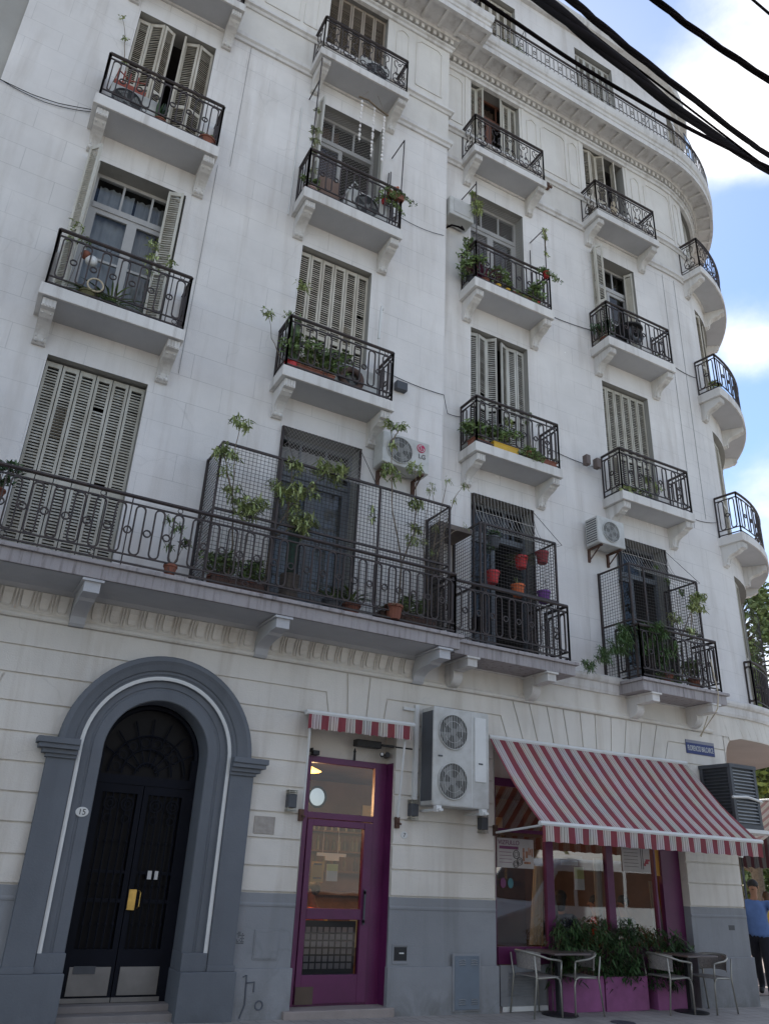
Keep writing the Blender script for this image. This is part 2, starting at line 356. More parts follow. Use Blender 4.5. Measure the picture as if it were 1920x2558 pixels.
# ---- window / door openings (u0, u1, z0, z1)
COLS = {'A': (GA, 0.027, 1.342), 'B': (GA, 3.346, 4.666), 'C': (GC, 6.971, 8.326), 'D': (GC, 10.284, 11.592), 'E': (GC, UA(17.4), UA(50)), 'F': (GC, UA(68), UA(96))}
FL = {1: (4.65, 7.576), 2: (8.27, 11.112), 3: (11.82, 14.62), 4: (15.32, 18.06), 5: (18.95, 21.65)}
holesA = [(COLS[c][1], COLS[c][2], FL[k][0], FL[k][1]) for c in 'AB' for k in FL]
holesC = [(COLS[c][1], COLS[c][2], FL[k][0], FL[k][1]) for c in 'CDEF' for k in FL]
o = wall_mesh('upper_wall', GA, -1.53, 6.19, 4.13, 22.5, holesA, M_UP, bld)
o = wall_mesh('upper_wall', GC, 6.19, UEND, 4.13, 22.5, holesC, M_UP, bld)
mb = MB(); mb.quad((6.19, 0, 4.13), (6.19, 0.3, 4.13), (6.19, 0.3, 22.5), (6.19, 0, 22.5)); mb.build('return_wall', M_TRIM, bld, recalc=False)
# warmer paint on the fourth floor is a shallow facing between the ledges
o = wall_mesh('attic_wall_facing', GA, -1.53, 6.195, 16.26, 18.1, [(h[0], h[1], h[2]-0.1, h[3]+0.2) for h in holesA if h[2] == 15.32], M_WARM, bld, off=0.012)
o = wall_mesh('attic_wall_facing', GC, 6.2, UEND, 16.20, 18.1, [(h[0], h[1], h[2]-0.1, h[3]+0.2) for h in holesC if h[2] == 15.32], M_WARM, bld, off=0.012)
# roof and hidden sides so the volume shades like a real one
rim = [(-1.53, 0), (6.19, 0), (6.19, .288)]+[(p[0], p[1]) for p in pathC(6.19, UEND)][1:]+[(-1.53, 17)]
mb = MB(); mb.add([(x, y, 22.45) for x, y in rim], [tuple(range(len(rim)))]); mb.build('roof', M_TRIM, bld)
mb = MB(); mb.quad((-1.53, 0, 0), (-1.53, 17, 0), (-1.53, 17, 22.5), (-1.53, 0, 22.5)); mb.quad((-1.53, 17, 0), (16.42, 17, 0), (16.42, 17, 22.5), (-1.53, 17, 22.5)); mb.build('rear_wall', M_TRIM, bld)
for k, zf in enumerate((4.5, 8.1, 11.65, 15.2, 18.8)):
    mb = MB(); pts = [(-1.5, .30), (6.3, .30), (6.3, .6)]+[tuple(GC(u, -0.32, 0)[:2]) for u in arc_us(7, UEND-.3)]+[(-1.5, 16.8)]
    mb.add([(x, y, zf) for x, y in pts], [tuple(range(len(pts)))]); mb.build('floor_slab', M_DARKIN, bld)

# ---- horizontal mouldings
def molding(name, path, prof, m=M_TRIM, z=0):
    mb = MB(); sweep(mb, path, [(o_, q+z) for o_, q in prof]); return mb.build(name, m, bld)
lowA = [(-.03, 15.10), (.04, 15.10), (.05, 15.16), (.085, 15.19), (.085, 15.28), (.05, 15.32), (-.03, 15.33)]
upA = [(-.03, 16.04), (.04, 16.05), (.06, 16.10), (.10, 16.12), (.10, 16.16), (.06, 16.19), (.05, 16.25), (-.03, 16.27)]
molding('lower_ledge', pathA(), lowA); molding('upper_ledge', pathA(), upA)
molding('lower_ledge', pathC(), lowA, z=-.004); molding('upper_ledge', pathC(), upA, z=-.004)
arch_ = [(-.03, 18.02), (.05, 18.03), (.06, 18.10), (.10, 18.12), (.10, 18.17), (-.03, 18.18)]
molding('architrave', pathA(), arch_); molding('architrave', pathC(), arch_, z=-.004)
corn = [(-.02, 18.32), (.16, 18.33), (.18, 18.40), (.22, 18.44), (.52, 18.45), (.52, 18.38), (.60, 18.38), (.60, 18.52), (.55, 18.54), (.55, 18.60), (.58, 18.62), (.585, 18.70), (.62, 18.73), (.64, 18.80), (.65, 18.93), (.61, 18.96), (.61, 18.99), (-.02, 18.995)]
molding('cornice', pathA(), [(a+.08 if a > .3 else a, b) for a, b in corn], M_TRIM); molding('cornice', pathC(), corn, M_TRIM, z=-.006)
topc = [(-.02, 22.16), (.10, 22.17), (.13, 22.24), (.30, 22.30), (.34, 22.42), (.34, 22.52), (-.02, 22.53)]
molding('roof_cornice', pathA(), topc); molding('roof_cornice', pathC(), topc, z=-.004)
# dentils
mb = MB(); u = -1.5; gbox(mb, GA, -1.5, 6.2, -.02, .02, 18.19, 18.31)
while u < 6.2: gbox(mb, GA, u, u+.075, 0.0, .13, 18.20, 18.32); u += .15
y_ = 0.0
mb.build('dentils', M_TRIM, bld)
mb = MB(); u = 6.26
sweep(mb, pathC(6.2, UA(100)), [(-.02, 18.185), (.02, 18.185), (.02, 18.31), (-.02, 18.31)])
while u < UA(100): gbox(mb, GC, u, u+.075, 0.0, .13, 18.195, 18.315); u += .15
mb.build('dentils', M_TRIM, bld)
# soffit ribs (mutules)
u = -1.4
while u < 6.3: gbox(MB(), GA, u, u+.07, .20, .60, 18.375, 18.452).build('cornice_rib', M_TRIM, bld); u += .42
u = 6.75; k = 0
while u < UA(100): gbox(MB(), GC, u, u+(.10 if k % 5 == 0 else .055), .20, .53, 18.37, 18.445).build('cornice_rib', M_TRIM, bld); u += .43; k += 1
# raised panels on the attic storey
def panel_frame(mb, G, u0, u1, z0, z1, w=.035, d=.03, c=.10):
    pts = [(u0, z0), (u1, z0), (u1, z1-c), (u1-c*.5, z1-c*.45), (u1-c, z1), (u0+c, z1), (u0+c*.5, z1-c*.45), (u0, z1-c)]
    for i in range(len(pts)):
        a, b = pts[i], pts[(i+1) % len(pts)]
        mb.tube([G(a[0], d*.6, a[1]), G((a[0]+b[0])/2, d*.6, (a[1]+b[1])/2), G(b[0], d*.6, b[1])], w*.55, 4)
for a, b in ((4.88, 5.17), (5.37, 6.0), (1.62, 1.92), (2.05, 2.75), (2.85, 3.12), (-.28, -.5), (-1.4, -.65)): mb = MB(); panel_frame(mb, GA, min(a, b), max(a, b), 16.47, 17.88); mb.build('panel_moulding', M_WARM, bld)
for a, b in ((6.30, 6.74), (8.55, 8.82), (8.95, 9.68), (9.80, 10.06), (11.84, 12.10), (12.27, 13.20), (13.38, 13.62), (UA(53), UA(64))): mb = MB(); panel_frame(mb, GC, a, b, 16.43, 17.83); mb.build('panel_moulding', M_WARM, bld)
for a in (6.84, 8.42, 10.16, 11.70, 13.28): gbox(MB(), GC, a-.035, a+.035, 0, .03, 16.25, 18.03).build('pilaster_strip', M_WARM, bld)

# ---- string courses of the first floor
mb = MB(); sweep(mb, [(-1.53, 0, 0, -1), (11.95, 0, 0, -1)], [(-.02, 4.055), (.03, 4.055), (.045, 4.075), (.045, 4.10), (.02, 4.125), (.02, 4.15), (-.02, 4.16)]); mb.build('string_course', M_GF, bld)
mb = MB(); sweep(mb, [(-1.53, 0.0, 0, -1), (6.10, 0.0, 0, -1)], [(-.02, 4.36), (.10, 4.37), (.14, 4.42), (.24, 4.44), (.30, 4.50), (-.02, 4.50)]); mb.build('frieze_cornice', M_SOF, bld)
us_ = pathG(6.0, UEND)
mb = MB(); sweep(mb, us_, [(-.32, 4.42), (.03, 4.42), (.05, 4.47), (.05, 4.58), (.09, 4.60), (.11, 4.64), (.11, 4.69), (.07, 4.72), (-.32, 4.73)]); mb.build('tower_string_course', M_TRIM, bld)
# frieze wall above the ground floor string course (y = 0 plane)
wall_mesh('frieze_wall', GG, -1.53, UEND, 4.05, 4.46, [], M_GF, bld, off=-.004)
# fluted blocks of the frieze
x = -1.5
br_x = [(-1.42, -1.24), (0.99, 1.17), (3.31, 3.48), (5.72, 5.89)]
for (a0, b0), (a1, b1) in zip(br_x, br_x[1:]):
    mb = MB(); n = int(round((a1-b0)/.205)); d = (a1-b0)/n
    mb.prism([(-.0, 4.13), (.03, 4.14), (.035, 4.22), (.06, 4.30), (.105, 4.365), (0, 4.365)], lambda q: Vector((b0+.004, -q[0], q[1])), lambda q: Vector((a1-.004, -q[0], q[1])))
    for i in range(n):
        x = b0+d*(i+.5)
        rows_ = [(.040, 4.160, .030), (.060, 4.185, .050), (.066, 4.23, .056), (.090, 4.30, .058), (.125, 4.355, .060)]
        vs = []
        for o1, z_, w_ in rows_: vs += [(x-w_, -(o1-.035), z_), (x-w_*.9, -o1, z_), (x+w_*.9, -o1, z_), (x+w_, -(o1-.035), z_)]
        mb.add(vs, [(4*i_+k_, 4*i_+k_+1, 4*i_+k_+5, 4*i_+k_+4) for i_ in range(4) for k_ in range(3)]+[(0, 1, 2, 3), (16, 17, 18, 19)])
        if i < n-1:
            for q in (-.017, .017): mb.tube([(x+d/2+q, -.040, 4.15), (x+d/2+q, -.052, 4.24), (x+d/2+q, -.118, 4.36)], .011, 5)
    mb.build('frieze_ornament', M_GF, bld)

# ---- balconies
def bracket_poly(p, h=.40):
    P = [(-.02, 0), (p, 0), (p, -.125), (p-.07, -.135), (p-.10, -.16)] if p < .7 else [(-.02, 0), (p, 0), (p, -.15), (p-.22, -.16), (p-.26, -.19)]
    for i in range(1, 8):
        a = PI/2*i/7; e = .10 if p < .7 else .26; P.append((p-e-(p-e-.09)*math.sin(a), -h+.04+(h-.23)*math.cos(a)))
    P += [(.075, -h-.01), (.045, -h-.04), (-.02, -h-.04)]
    return P
def block_poly(p):
    P = [(-.02, 0), (p, 0), (p, -.14), (.25, -.15)]
    for i in range(10): a = math.radians(25-115*i/9); P.append((.05+.185*math.cos(a), -.20+.155*math.sin(a)))
    return P+[(.045, -.375), (-.02, -.38)]
def bracket(G, u, zb, p, w, parent, m=M_TRIM, h=.40, flutes=True):
    if not flutes: gbox(MB(), G, u-w/2-.03, u+w/2+.03, -.02, p+.03, zb-.028, zb-.001).build('bracket_cap', m, parent)
    mb = MB(); mb.prism(bracket_poly(p, h) if flutes or p > .7 else block_poly(p), lambda q: G(u-w/2, q[0], zb+q[1]), lambda q: G(u+w/2, q[0], zb+q[1]))
    if flutes:
        for k in range(4):
            uu = u-w*.36+w*.24*k; gbox(mb, G, uu-w*.055, uu+w*.055, p, p+.014, zb-.115, zb-.012)
        # raised panel following the curve
        for s in (-.30, .30):
            pts = [G(u+s*w, p-.09-(p-.19)*math.sin(PI/2*i/6)+.004, zb-h+.04+(h-.20)*math.cos(PI/2*i/6)-.004) for i in range(0, 7)]
            mb.tube(pts, .010, 4)
        for s in (-.25, .25): mb.ball(G(u+s*w, .085, zb-h-.0), .028, .028, .032, 8, 6)
    return mb.build('bracket', m, parent)
def stadium(mb, f, s, z0, z1, w, r, m=4):
    pts = [(s+w*math.cos(a), z1-w+w*math.sin(a)) for a in [PI*i/8 for i in range(9)]]+[(s+w*math.cos(a), z0+w+w*math.sin(a)) for a in [PI+PI*i/8 for i in range(9)]]
    mb.tube([f(a, b) for a, b in pts], r, m, closed=True)
def circ(mb, f, s, z, R, r, n=12, m=4): mb.tube([f(s+R*math.cos(2*PI*i/n), z+R*math.sin(2*PI*i/n)) for i in range(n)], r, m, closed=True)
def fline(f, a, za, b, zb, n=1): return [f(a+(b-a)*i/n, za+(zb-za)*i/n) for i in range(n+1)]
def rail_panel(mb, f, Ls, z, H, style, sp=.235, curved=False):
    n = 14 if curved else 1
    T = lambda a, za, b, zb, r, m=4: mb.tube(fline(f, a, za, b, zb, n), r, m)
    T(0, z+H, Ls, z+H, .026, 6); T(0, z+H-.095, Ls, z+H-.095, .014)
    T(0, z+.05, Ls, z+.05, .014)
    for s in (0, Ls): mb.tube([f(s, z), f(s, z+H)], .017, 4)
    if style == 'loop':
        T(0, z+.155, Ls, z+.155, .013)
        k = max(1, int(round(Ls/sp))); d = Ls/k
        for i in range(k):
            s = d*(i+.5); stadium(mb, f, s, z+.165, z+H-.105, .056, .0135)
            if i % 4 == 2 and k > 3: circ(mb, f, s, z+H-.05, .030, .006); circ(mb, f, s, z+.102, .035, .006)
            if i < k-1: circ(mb, f, d*(i+1), z+.155+(H-.26)*.48, .042, .0115)
            if i % 6 == 5 and i < k-1: mb.tube([f(d*(i+1), z), f(d*(i+1), z+H)], .010, 4)
    elif style == 'scroll':
        T(0, z+.13, Ls, z+.13, .010)
        k = max(1, int(round(Ls/.36))); d = Ls/k; h = H-.225; zz = z+.13
        for i in range(k+1): mb.tube([f(min(Ls, max(0, d*i)), zz), f(min(Ls, max(0, d*i)), zz+h)], .009, 4)
        for i in range(k):
            c = d*(i+.5)
            for sg in (-1, 1):
                pts = []
                for t in range(15):      # lower spiral
                    a = PI*1.9*t/14; R = .075*(1-.6*t/14); pts.append((c+sg*(.055+R*math.cos(a-PI/2)*1.0), zz+.10+R*math.sin(a-PI/2)))
                mb.tube([f(*q) for q in pts], .0085, 4)
                pts = [(c+sg*.03, zz+.02), (c+sg*.13, zz+.08), (c+sg*.135, zz+h*.30), (c+sg*.06, zz+h*.48), (c+sg*.05, zz+h*.62), (c+sg*.11, zz+h*.72), (c+sg*.12, zz+h*.86), (c+sg*.07, zz+h*.93), (c+sg*.04, zz+h*.86)]
                mb.tube([f(*q) for q in pts], .009, 4)
                circ(mb, f, c+sg*.05, zz+h*.40, .024, .009, 8)
            circ(mb, f, c, zz+h*.80, .032, .008, 10); circ(mb, f, c, zz+.045, .028, .008, 8)
        T(0, z+H-.045, Ls, z+H-.045, .006)
    elif style == 'plain':
        T(0, z+.155, Ls, z+.155, .008)
        k = max(1, int(round(Ls/.13)))
        for i in range(k+1):
            s = Ls*i/k; mb.tube([f(s, z+.05), f(s, z+H-.09)], .009, 4)
            if i % 3 == 1: circ(mb, f, min(Ls-.03, s+Ls/k*.5), z+.30, .04, .008, 10)
            if i % 3 == 2: circ(mb, f, min(Ls-.03, s+Ls/k*.5), z+H-.16, .03, .008, 10)
def railing(G, u0, u1, off, z, H, parent, style='loop', wall0=.02, wall1=.02, sp=.235, sides=(True, True), curved=False):
    mb = MB()
    rail_panel(mb, lambda s, zz: G(u0+s, off, zz), u1-u0, z, H, style, sp, curved)
    if sides[0]: rail_panel(mb, lambda s, zz: G(u0, wall0+s, zz), off-wall0, z, H, style, sp)
    if sides[1]: rail_panel(mb, lambda s, zz: G(u1, wall1+s, zz), off-wall1, z, H, style, sp)
    return mb.build('railing', M_IRON, parent, recalc=False)
def balcony(c, k, G, u0, u1, zb, zt, p=.54, style='loop', curved=False):
    mb = MB()
    us = arc_us(u0, u1, .15) if curved else [u0, u1]
    prof = [(-.02, zb), (p, zb), (p, zt), (-.02, zt)]
    n = 4; vs = [G(u, a, b) for u in us for a, b in prof]; fs = []
    for i in range(len(us)-1):
        for q in range(n): fs.append((i*n+q, (i+1)*n+q, (i+1)*n+(q+1) % n, i*n+(q+1) % n))
    fs += [(0, 1, 2, 3), tuple((len(us)-1)*n+q for q in (3, 2, 1, 0))]
    mb.add(vs, fs); slab = mb.build('balcony', M_TRIM, bld, bevel=.008)
    # thin soffit sheet, its darker grey mostly underside shade put into the colour
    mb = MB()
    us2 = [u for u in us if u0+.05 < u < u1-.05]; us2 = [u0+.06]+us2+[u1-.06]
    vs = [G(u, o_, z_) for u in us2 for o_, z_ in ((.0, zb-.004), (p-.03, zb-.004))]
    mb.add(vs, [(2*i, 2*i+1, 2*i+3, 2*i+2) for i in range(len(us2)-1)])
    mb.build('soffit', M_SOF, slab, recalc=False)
    bu = [u0+.155, u1-.115] if not curved else [u0+.14, (u0+u1)/2, u1-.14]
    for u in bu: bracket(G, u, zb, p-.065, .17, slab)
    railing(G, u0+.05, u1-.04, p-.045, zt, .93, slab, style, curved=curved, sp=.27)
    return slab
ZS = {2: (8.09, 8.27), 3: (11.608, 11.818), 4: (15.141, 15.321)}
for k, (zb, zt) in ZS.items():
    st = 'scroll' if k == 4 else 'loop'
    balcony('A', k, GA, -.272, 1.618, zb, zt, style=st); balcony('B', k, GA, 3.076, 4.953, zb, zt, style=st)
    balcony('C', k, GC, 6.694, 8.594, zb, zt, style=st); balcony('D', k, GC, 10.03, 11.952, zb, zt, style=st)
    balcony('E', k, GC, UA(9.4), UA(58), zb, zt, style=st, curved=True)
# long first-floor balcony and its neighbours
def long_slab(name, G, u0, u1, p, ztop, th=.16):
    mb = MB(); gbox(mb, G, u0, u1, -.02, p-.03, ztop-.05-th, ztop-.05); gbox(mb, G, u0-.03 if name != 'x' else u0, u1+.05, -.02, p+.01, ztop-.05, ztop)
    return mb.build('balcony', M_SLABF, bld, bevel=.008)
s1 = long_slab('long', GA, -1.50, 6.05, .80, 4.655)
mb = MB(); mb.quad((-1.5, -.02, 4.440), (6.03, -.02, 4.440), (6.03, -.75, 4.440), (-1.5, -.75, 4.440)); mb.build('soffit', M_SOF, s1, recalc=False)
for a, b in br_x: bracket(GA, (a+b)/2, 4.43, .76, .175, s1, M_SOF, h=.34, flutes=False)
railing(GA, -1.45, 5.98, .74, 4.655, .90, s1, 'loop', sides=(True, True))
s2 = long_slab('c', GG, 6.06, 8.30, .64, 4.645)
for u in (6.38, 7.83): bracket(GG, u, 4.43, .60, .16, s2, M_TRIM, h=.34, flutes=False)
railing(GG, 6.03, 8.24, .56, 4.655, .90, s2, 'loop', sides=(False, True))
s3 = long_slab('d', GG, 9.75, 11.72, .62, 4.645)
for u in (10.02, 11.42): bracket(GG, u, 4.43, .58, .16, s3, M_TRIM, h=.34, flutes=False)
railing(GG, 9.80, 11.66, .55, 4.655, .90, s3, 'loop', sides=(True, True))
s4 = railing(GC, UA(14.5), UA(52), .14, 4.75, .93, bld, 'loop', curved=True)
# fifth-floor railings on the cornice
railing(GA, -1.5, 6.60, .60, 18.99, .62, bld, 'plain', sides=(False, True))
railing(GC, 6.62, UA(95), .42, 18.985, .62, bld, 'plain', sides=(False, False), curved=False) if False else None
mb = MB(); rail_panel(mb, lambda s, z: GC(6.62+s, .42, z), UA(40)-6.62, 18.985, .62, 'plain'); 
mb2 = MB()
for s in range(int((UA(90)-6.62)/.3)): mb2.tube([GC(6.62+s*.3, .60, 19.605), GC(6.92+s*.3, .60, 19.605)], .026, 6); mb2.tube([GC(6.62+s*.3, .60, 19.50), GC(6.92+s*.3, .60, 19.50)], .013, 4); mb2.tube([GC(6.62+s*.3, .60, 19.10), GC(6.92+s*.3, .60, 19.10)], .010, 4)
mb3 = MB(); s = 0
while 6.62+s < UA(90):
    mb3.tube([GC(6.62+s, .60, 18.98), GC(6.62+s, .60, 19.6 if int(s/.13) % 8 == 0 else 19.51)], .013, 4)
    if int(round(s/.13)) % 3 == 1: circ(mb3, lambda a, z: GC(6.62+a, .60, z), s+.065, 19.28, .05, .012, 10)
    s += .13
tr_ = mb2.build('railing', M_IRON, bld, recalc=False); mb3.build('balusters', mat('pale_iron', (.30, .28, .26), .7, var=.3, scale=8), tr_, recalc=False)

# ---- windows
def leaf(mb, P, Q, z0, z1, mid=.42, gap=None):
    P, Q = Vector(P), Vector(Q)
    P = Vector((P[0], P[1], 0)); Q = Vector((Q[0], Q[1], 0)); t = (Q-P); w = t.length; t.normalize(); nrm = Vector((t.y, -t.x, 0))
    M = Matrix(((t.x, nrm.x, 0, P.x), (t.y, nrm.y, 0, P.y), (0, 0, 1, 0), (0, 0, 0, 1)))
    g = .006; st = .034; th = .016
    mb.box(g, g+st, -th, th, z0, z1, M); mb.box(w-g-st, w-g, -th, th, z0, z1, M)
    zm = z0+(z1-z0)*mid
    for a, b in ((z0, z0+.10), (zm-.04, zm+.04), (z1-.07, z1)): mb.box(g+st, w-g-st, -th*.8, th*.8, a, b, M)
    z = z0+.125
    while z < z1-.09:
        if abs(z-zm) > .055 and not (gap and gap[0] < z < gap[1]):
            if random.random() < .003: z += .043; continue
            R = M @ Matrix.Translation((0, 0, z)) @ Matrix.Rotation(math.radians(-52+random.uniform(-6, 6)), 4, 'X') @ Matrix.Rotation(random.uniform(-.012, .012), 4, 'Y')
            mb.box(g+st-.004, w-g-st+.004, -.020, .020, -.0035, .0035, R)
        elif gap and gap[0] < z < gap[1]:
            R = M @ Matrix.Translation((0, 0, z)) @ Matrix.Rotation(math.radians(12), 4, 'X')
            mb.box(g+st-.004, w-g-st+.004, -.019, .019, -.003, .003, R)
        z += .043
SHV = [M_SHUT, mat('shutter_paint_pale', (.62, .60, .54), .75, col2=(.43, .40, .34), scale=2.2, vscale=(3, 3, .5)), mat('shutter_paint_olive', (.55, .53, .47), .8, col2=(.36, .33, .27), scale=3, vscale=(3, 3, .6)), mat('shutter_paint_grey', (.58, .57, .53), .75, col2=(.39, .37, .33), scale=2.6, vscale=(3, 3, .5))]
def window(c, k, leaves=None, door=True, curtain=None, opened=False, shutm=None, dark=False, gap=None, transom=3, label=None, lz=0.03, frame_m=None, net=False, depth=.24):
    G, u0, u1 = COLS[c]; z0, z1 = FL[k]; W = u1-u0; f = lambda a, d, z: G(u0+a, -d, z)
    shutm = shutm or SHV[(ord(c)*7+k*3) % 4]; frame_m = frame_m or M_WFR
    mb = MB(); D = depth+.10; curved = c in 'EF'
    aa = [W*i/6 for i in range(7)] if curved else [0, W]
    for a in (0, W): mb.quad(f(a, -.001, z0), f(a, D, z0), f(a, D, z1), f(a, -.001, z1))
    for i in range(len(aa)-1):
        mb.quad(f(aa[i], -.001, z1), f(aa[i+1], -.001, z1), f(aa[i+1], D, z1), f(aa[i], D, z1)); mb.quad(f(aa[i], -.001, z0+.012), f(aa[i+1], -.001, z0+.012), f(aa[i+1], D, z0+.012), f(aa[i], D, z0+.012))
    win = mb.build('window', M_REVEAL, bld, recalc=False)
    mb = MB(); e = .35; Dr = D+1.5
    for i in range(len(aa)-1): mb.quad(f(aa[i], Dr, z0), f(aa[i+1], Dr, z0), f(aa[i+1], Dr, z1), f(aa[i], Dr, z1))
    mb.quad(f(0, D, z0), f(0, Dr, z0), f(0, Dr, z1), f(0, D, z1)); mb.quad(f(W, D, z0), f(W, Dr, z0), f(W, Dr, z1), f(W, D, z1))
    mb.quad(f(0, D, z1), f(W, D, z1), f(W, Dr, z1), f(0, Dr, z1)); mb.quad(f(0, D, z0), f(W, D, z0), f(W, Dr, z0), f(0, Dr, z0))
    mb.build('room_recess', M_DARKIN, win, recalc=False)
    def bar(mb_, a0, a1, za, zb_, d0, d1):
        gbox(mb_, G, u0+a0, u0+a1, -d1, -d0, za, zb_)
    if door:
        mb = MB(); d0, d1 = depth+.02, depth+.08; zt = z1-.62 if transom else z1-.06
        bar(mb, 0, .05, z0, z1, d0, d1); bar(mb, W-.05, W, z0, z1, d0, d1); bar(mb, .05, W-.05, z1-.06, z1, d0, d1)
        if transom:
            bar(mb, .05, W-.05, zt-.05, zt+.05, d0-.02, d1)
            for i in range(1, transom): x = W*i/transom; bar(mb, x-.016, x+.016, zt+.05, z1-.06, d0+.01, d1-.01)
        fr = mb.build('frame', frame_m, win)
        mb = MB(); mb.quad(f(.05, d0+.03, zt), f(W-.05, d0+.03, zt), f(W-.05, d0+.03, z1-.06), f(.05, d0+.03, z1-.06)) if transom else None
        gb = MB()
        for side in (0, 1):
            if opened and side == opened-1: continue
            a, b = (.05, W/2) if side == 0 else (W/2, W-.05); m2 = MB(); zz = zt-.05
            bar(m2, a, a+.075, z0+.03, zz, d0, d1-.02); bar(m2, b-.075, b, z0+.03, zz, d0, d1-.02); bar(m2, a+.075, b-.075, z0+.03, z0+.55, d0+.01, d1-.02); bar(m2, a+.075, b-.075, zz-.08, zz, d0, d1-.02); bar(m2, a+.075, b-.075, z0+1.25, z0+1.29, d0+.005, d1-.02)
            m2.build('door_leaf', frame_m, win)
            gb.quad(f(a+.07, d0+.028, z0+.54), f(b-.07, d0+.028, z0+.54), f(b-.07, d0+.028, zz-.07), f(a+.07, d0+.028, zz-.07))
        gb.add(mb.v, mb.f)
        if not dark and gb.v: gb.build('pane', M_GLASS, win, recalc=False)
        if curtain:
            for (a, b, cm) in curtain:
                m3 = MB(); N = int((b-a)/.035)+2; vs = []
                for i in range(N+1):
                    a_ = a+(b-a)*i/N; dd = d1+.08+.022*math.sin(i*1.9)+.012*math.sin(i*.7)
                    vs += [f(a_, dd, z0+.1), f(a_, dd, z1-.1)]
                m3.add(vs, [(2*i, 2*i+2, 2*i+3, 2*i+1) for i in range(N)]); m3.build('curtain', cm, win, recalc=False, smooth=True)
    if leaves:
        for i, (p, q) in enumerate(leaves):
            mb = MB(); P = G(u0+p[0]*W, -p[1], 0); Q = G(u0+q[0]*W, -q[1], 0)
            leaf(mb, P, Q, z0+lz, z1-.03, gap=gap[1] if gap and gap[0] == i else None)
            mb.build('shutter', shutm, win)
    if net:
        mb = MB(); a0, a1, d = 0, W, .10
        stp = .07; n = int(W/stp)
        for i in range(-int((z1-z0)/stp), n):
            a, b = i*stp, i*stp+(z1-z0)
            for flip in (0, 1):
                x0, x1 = max(0, a), min(W, b)
                if x1 <= x0: continue
                za, zb_ = z0+(x0-a), z0+(x1-a)
                if flip: x0, x1 = W-x0, W-x1
                mb.tube([f(x0, d, za), f(x1, d, zb_)], .0022, 3, cap=False)
        mb.build('net', M_WIREL, win, recalc=False)
    return win
six = [((i/6, .13), ((i+1)/6, .13)) for i in range(6)]
five = [((i/5, .13), ((i+1)/5, .13)) for i in range(5)]
window('A', 1, six, door=False, gap=(1, (6.45, 6.95)))
window('B', 1, None, door=True, curtain=[(.08, 1.24, M_CURT)], frame_m=mat('blue_grey_door_paint', (.13, .14, .155), .6))
window('C', 1, None, door=True, opened=2, frame_m=mat('blue_grey_door_paint', (.13, .14, .155), .6))
window('D', 1, None, door=True, opened=2, curtain=[(.08, .45, M_CREAM)], frame_m=mat('blue_grey_door_paint', (.13, .14, .155), .6))
window('E', 1, [((0, .12), (.16, .10)), ((.16, .10), (.32, .12))])
window('F', 1, five, door=False)
# second floor
window('A', 2, [((.0, .02), (-.13, -.20)), ((-.13, -.20), (-.02, -.36)), ((.98, .10), (.80, .03)), ((.80, .03), (.97, -.06))], curtain=[(.1, .62, mat('white_curtain', (.42, .42, .42), .9)), (.66, 1.22, M_CURT)], frame_m=M_WFR)
window('B', 2, six, door=False, gap=(4, (9.55, 9.85)))
window('C', 2, [((.0, .14), (.16, .08)), ((.16, .08), (.33, .14)), ((.33, .14), (.45, .0)), ((.55, .06), (.70, .14)), ((.70, .14), (.85, .12)), ((.85, .12), (1, .14))], door=False)
window('D', 2, six, door=False, gap=(1, (9.1, 9.5)))
window('E', 2, five, door=False)
window('F', 2, five, door=False)
# third floor
window('A', 3, [((.0, .14), (.16, .13)), ((.16, .13), (.33, .02)), ((.33, .02), (.47, .10)), ((.60, .02), (.62, .16)), ((.62, .16), (.80, .06)), ((.80, .06), (1, .14))], door=False, shutm=M_SHUT)
window('B', 3, [((.0, .0), (.03, -.20)), ((1.0, .0), (.97, -.20))], opened=2, net=True, curtain=[(.1, .6, M_WOODI)])
window('C', 3, None, opened=0, net=True, curtain=[(.1, .45, M_CURT)])
window('D', 3, [((.0, .02), (-.06, -.18)), ((-.06, -.18), (.0, -.34)), ((.98, .03), (.90, .20))], opened=1)
window('E', 3, [((.0, .10), (.15, .02)), ((.15, .02), (.30, .10)), ((.34, .04), (.5, .10)), ((.5, .1), (.66, .1)), ((.66, .1), (.82, .1))], door=False)
window('F', 3, five, door=False)
# fourth floor
window('A', 4, five, door=False)
window('B', 4, five, door=False, shutm=M_SHUTB)
window('C', 4, [((.0, .13), (.17, .13)), ((.17, .13), (.25, -.02)), ((.62, .02), (.72, .13)), ((.72, .13), (.86, .13)), ((.86, .13), (1, .13))], door=True, frame_m=mat('brown_door_paint', (.16, .07, .045), .6), curtain=[(.3, .9, M_WOODI)])
window('D', 4, [((.0, .13), (.2, .06)), ((.2, .06), (.38, .13)), ((.38, .13), (.52, .0)), ((.78, .0), (.80, .16))], door=False)
window('E', 4, five, door=False); window('F', 4, five, door=False)
for c in 'ABCDEF': window(c, 5, six if c in 'CD' else five, door=False)
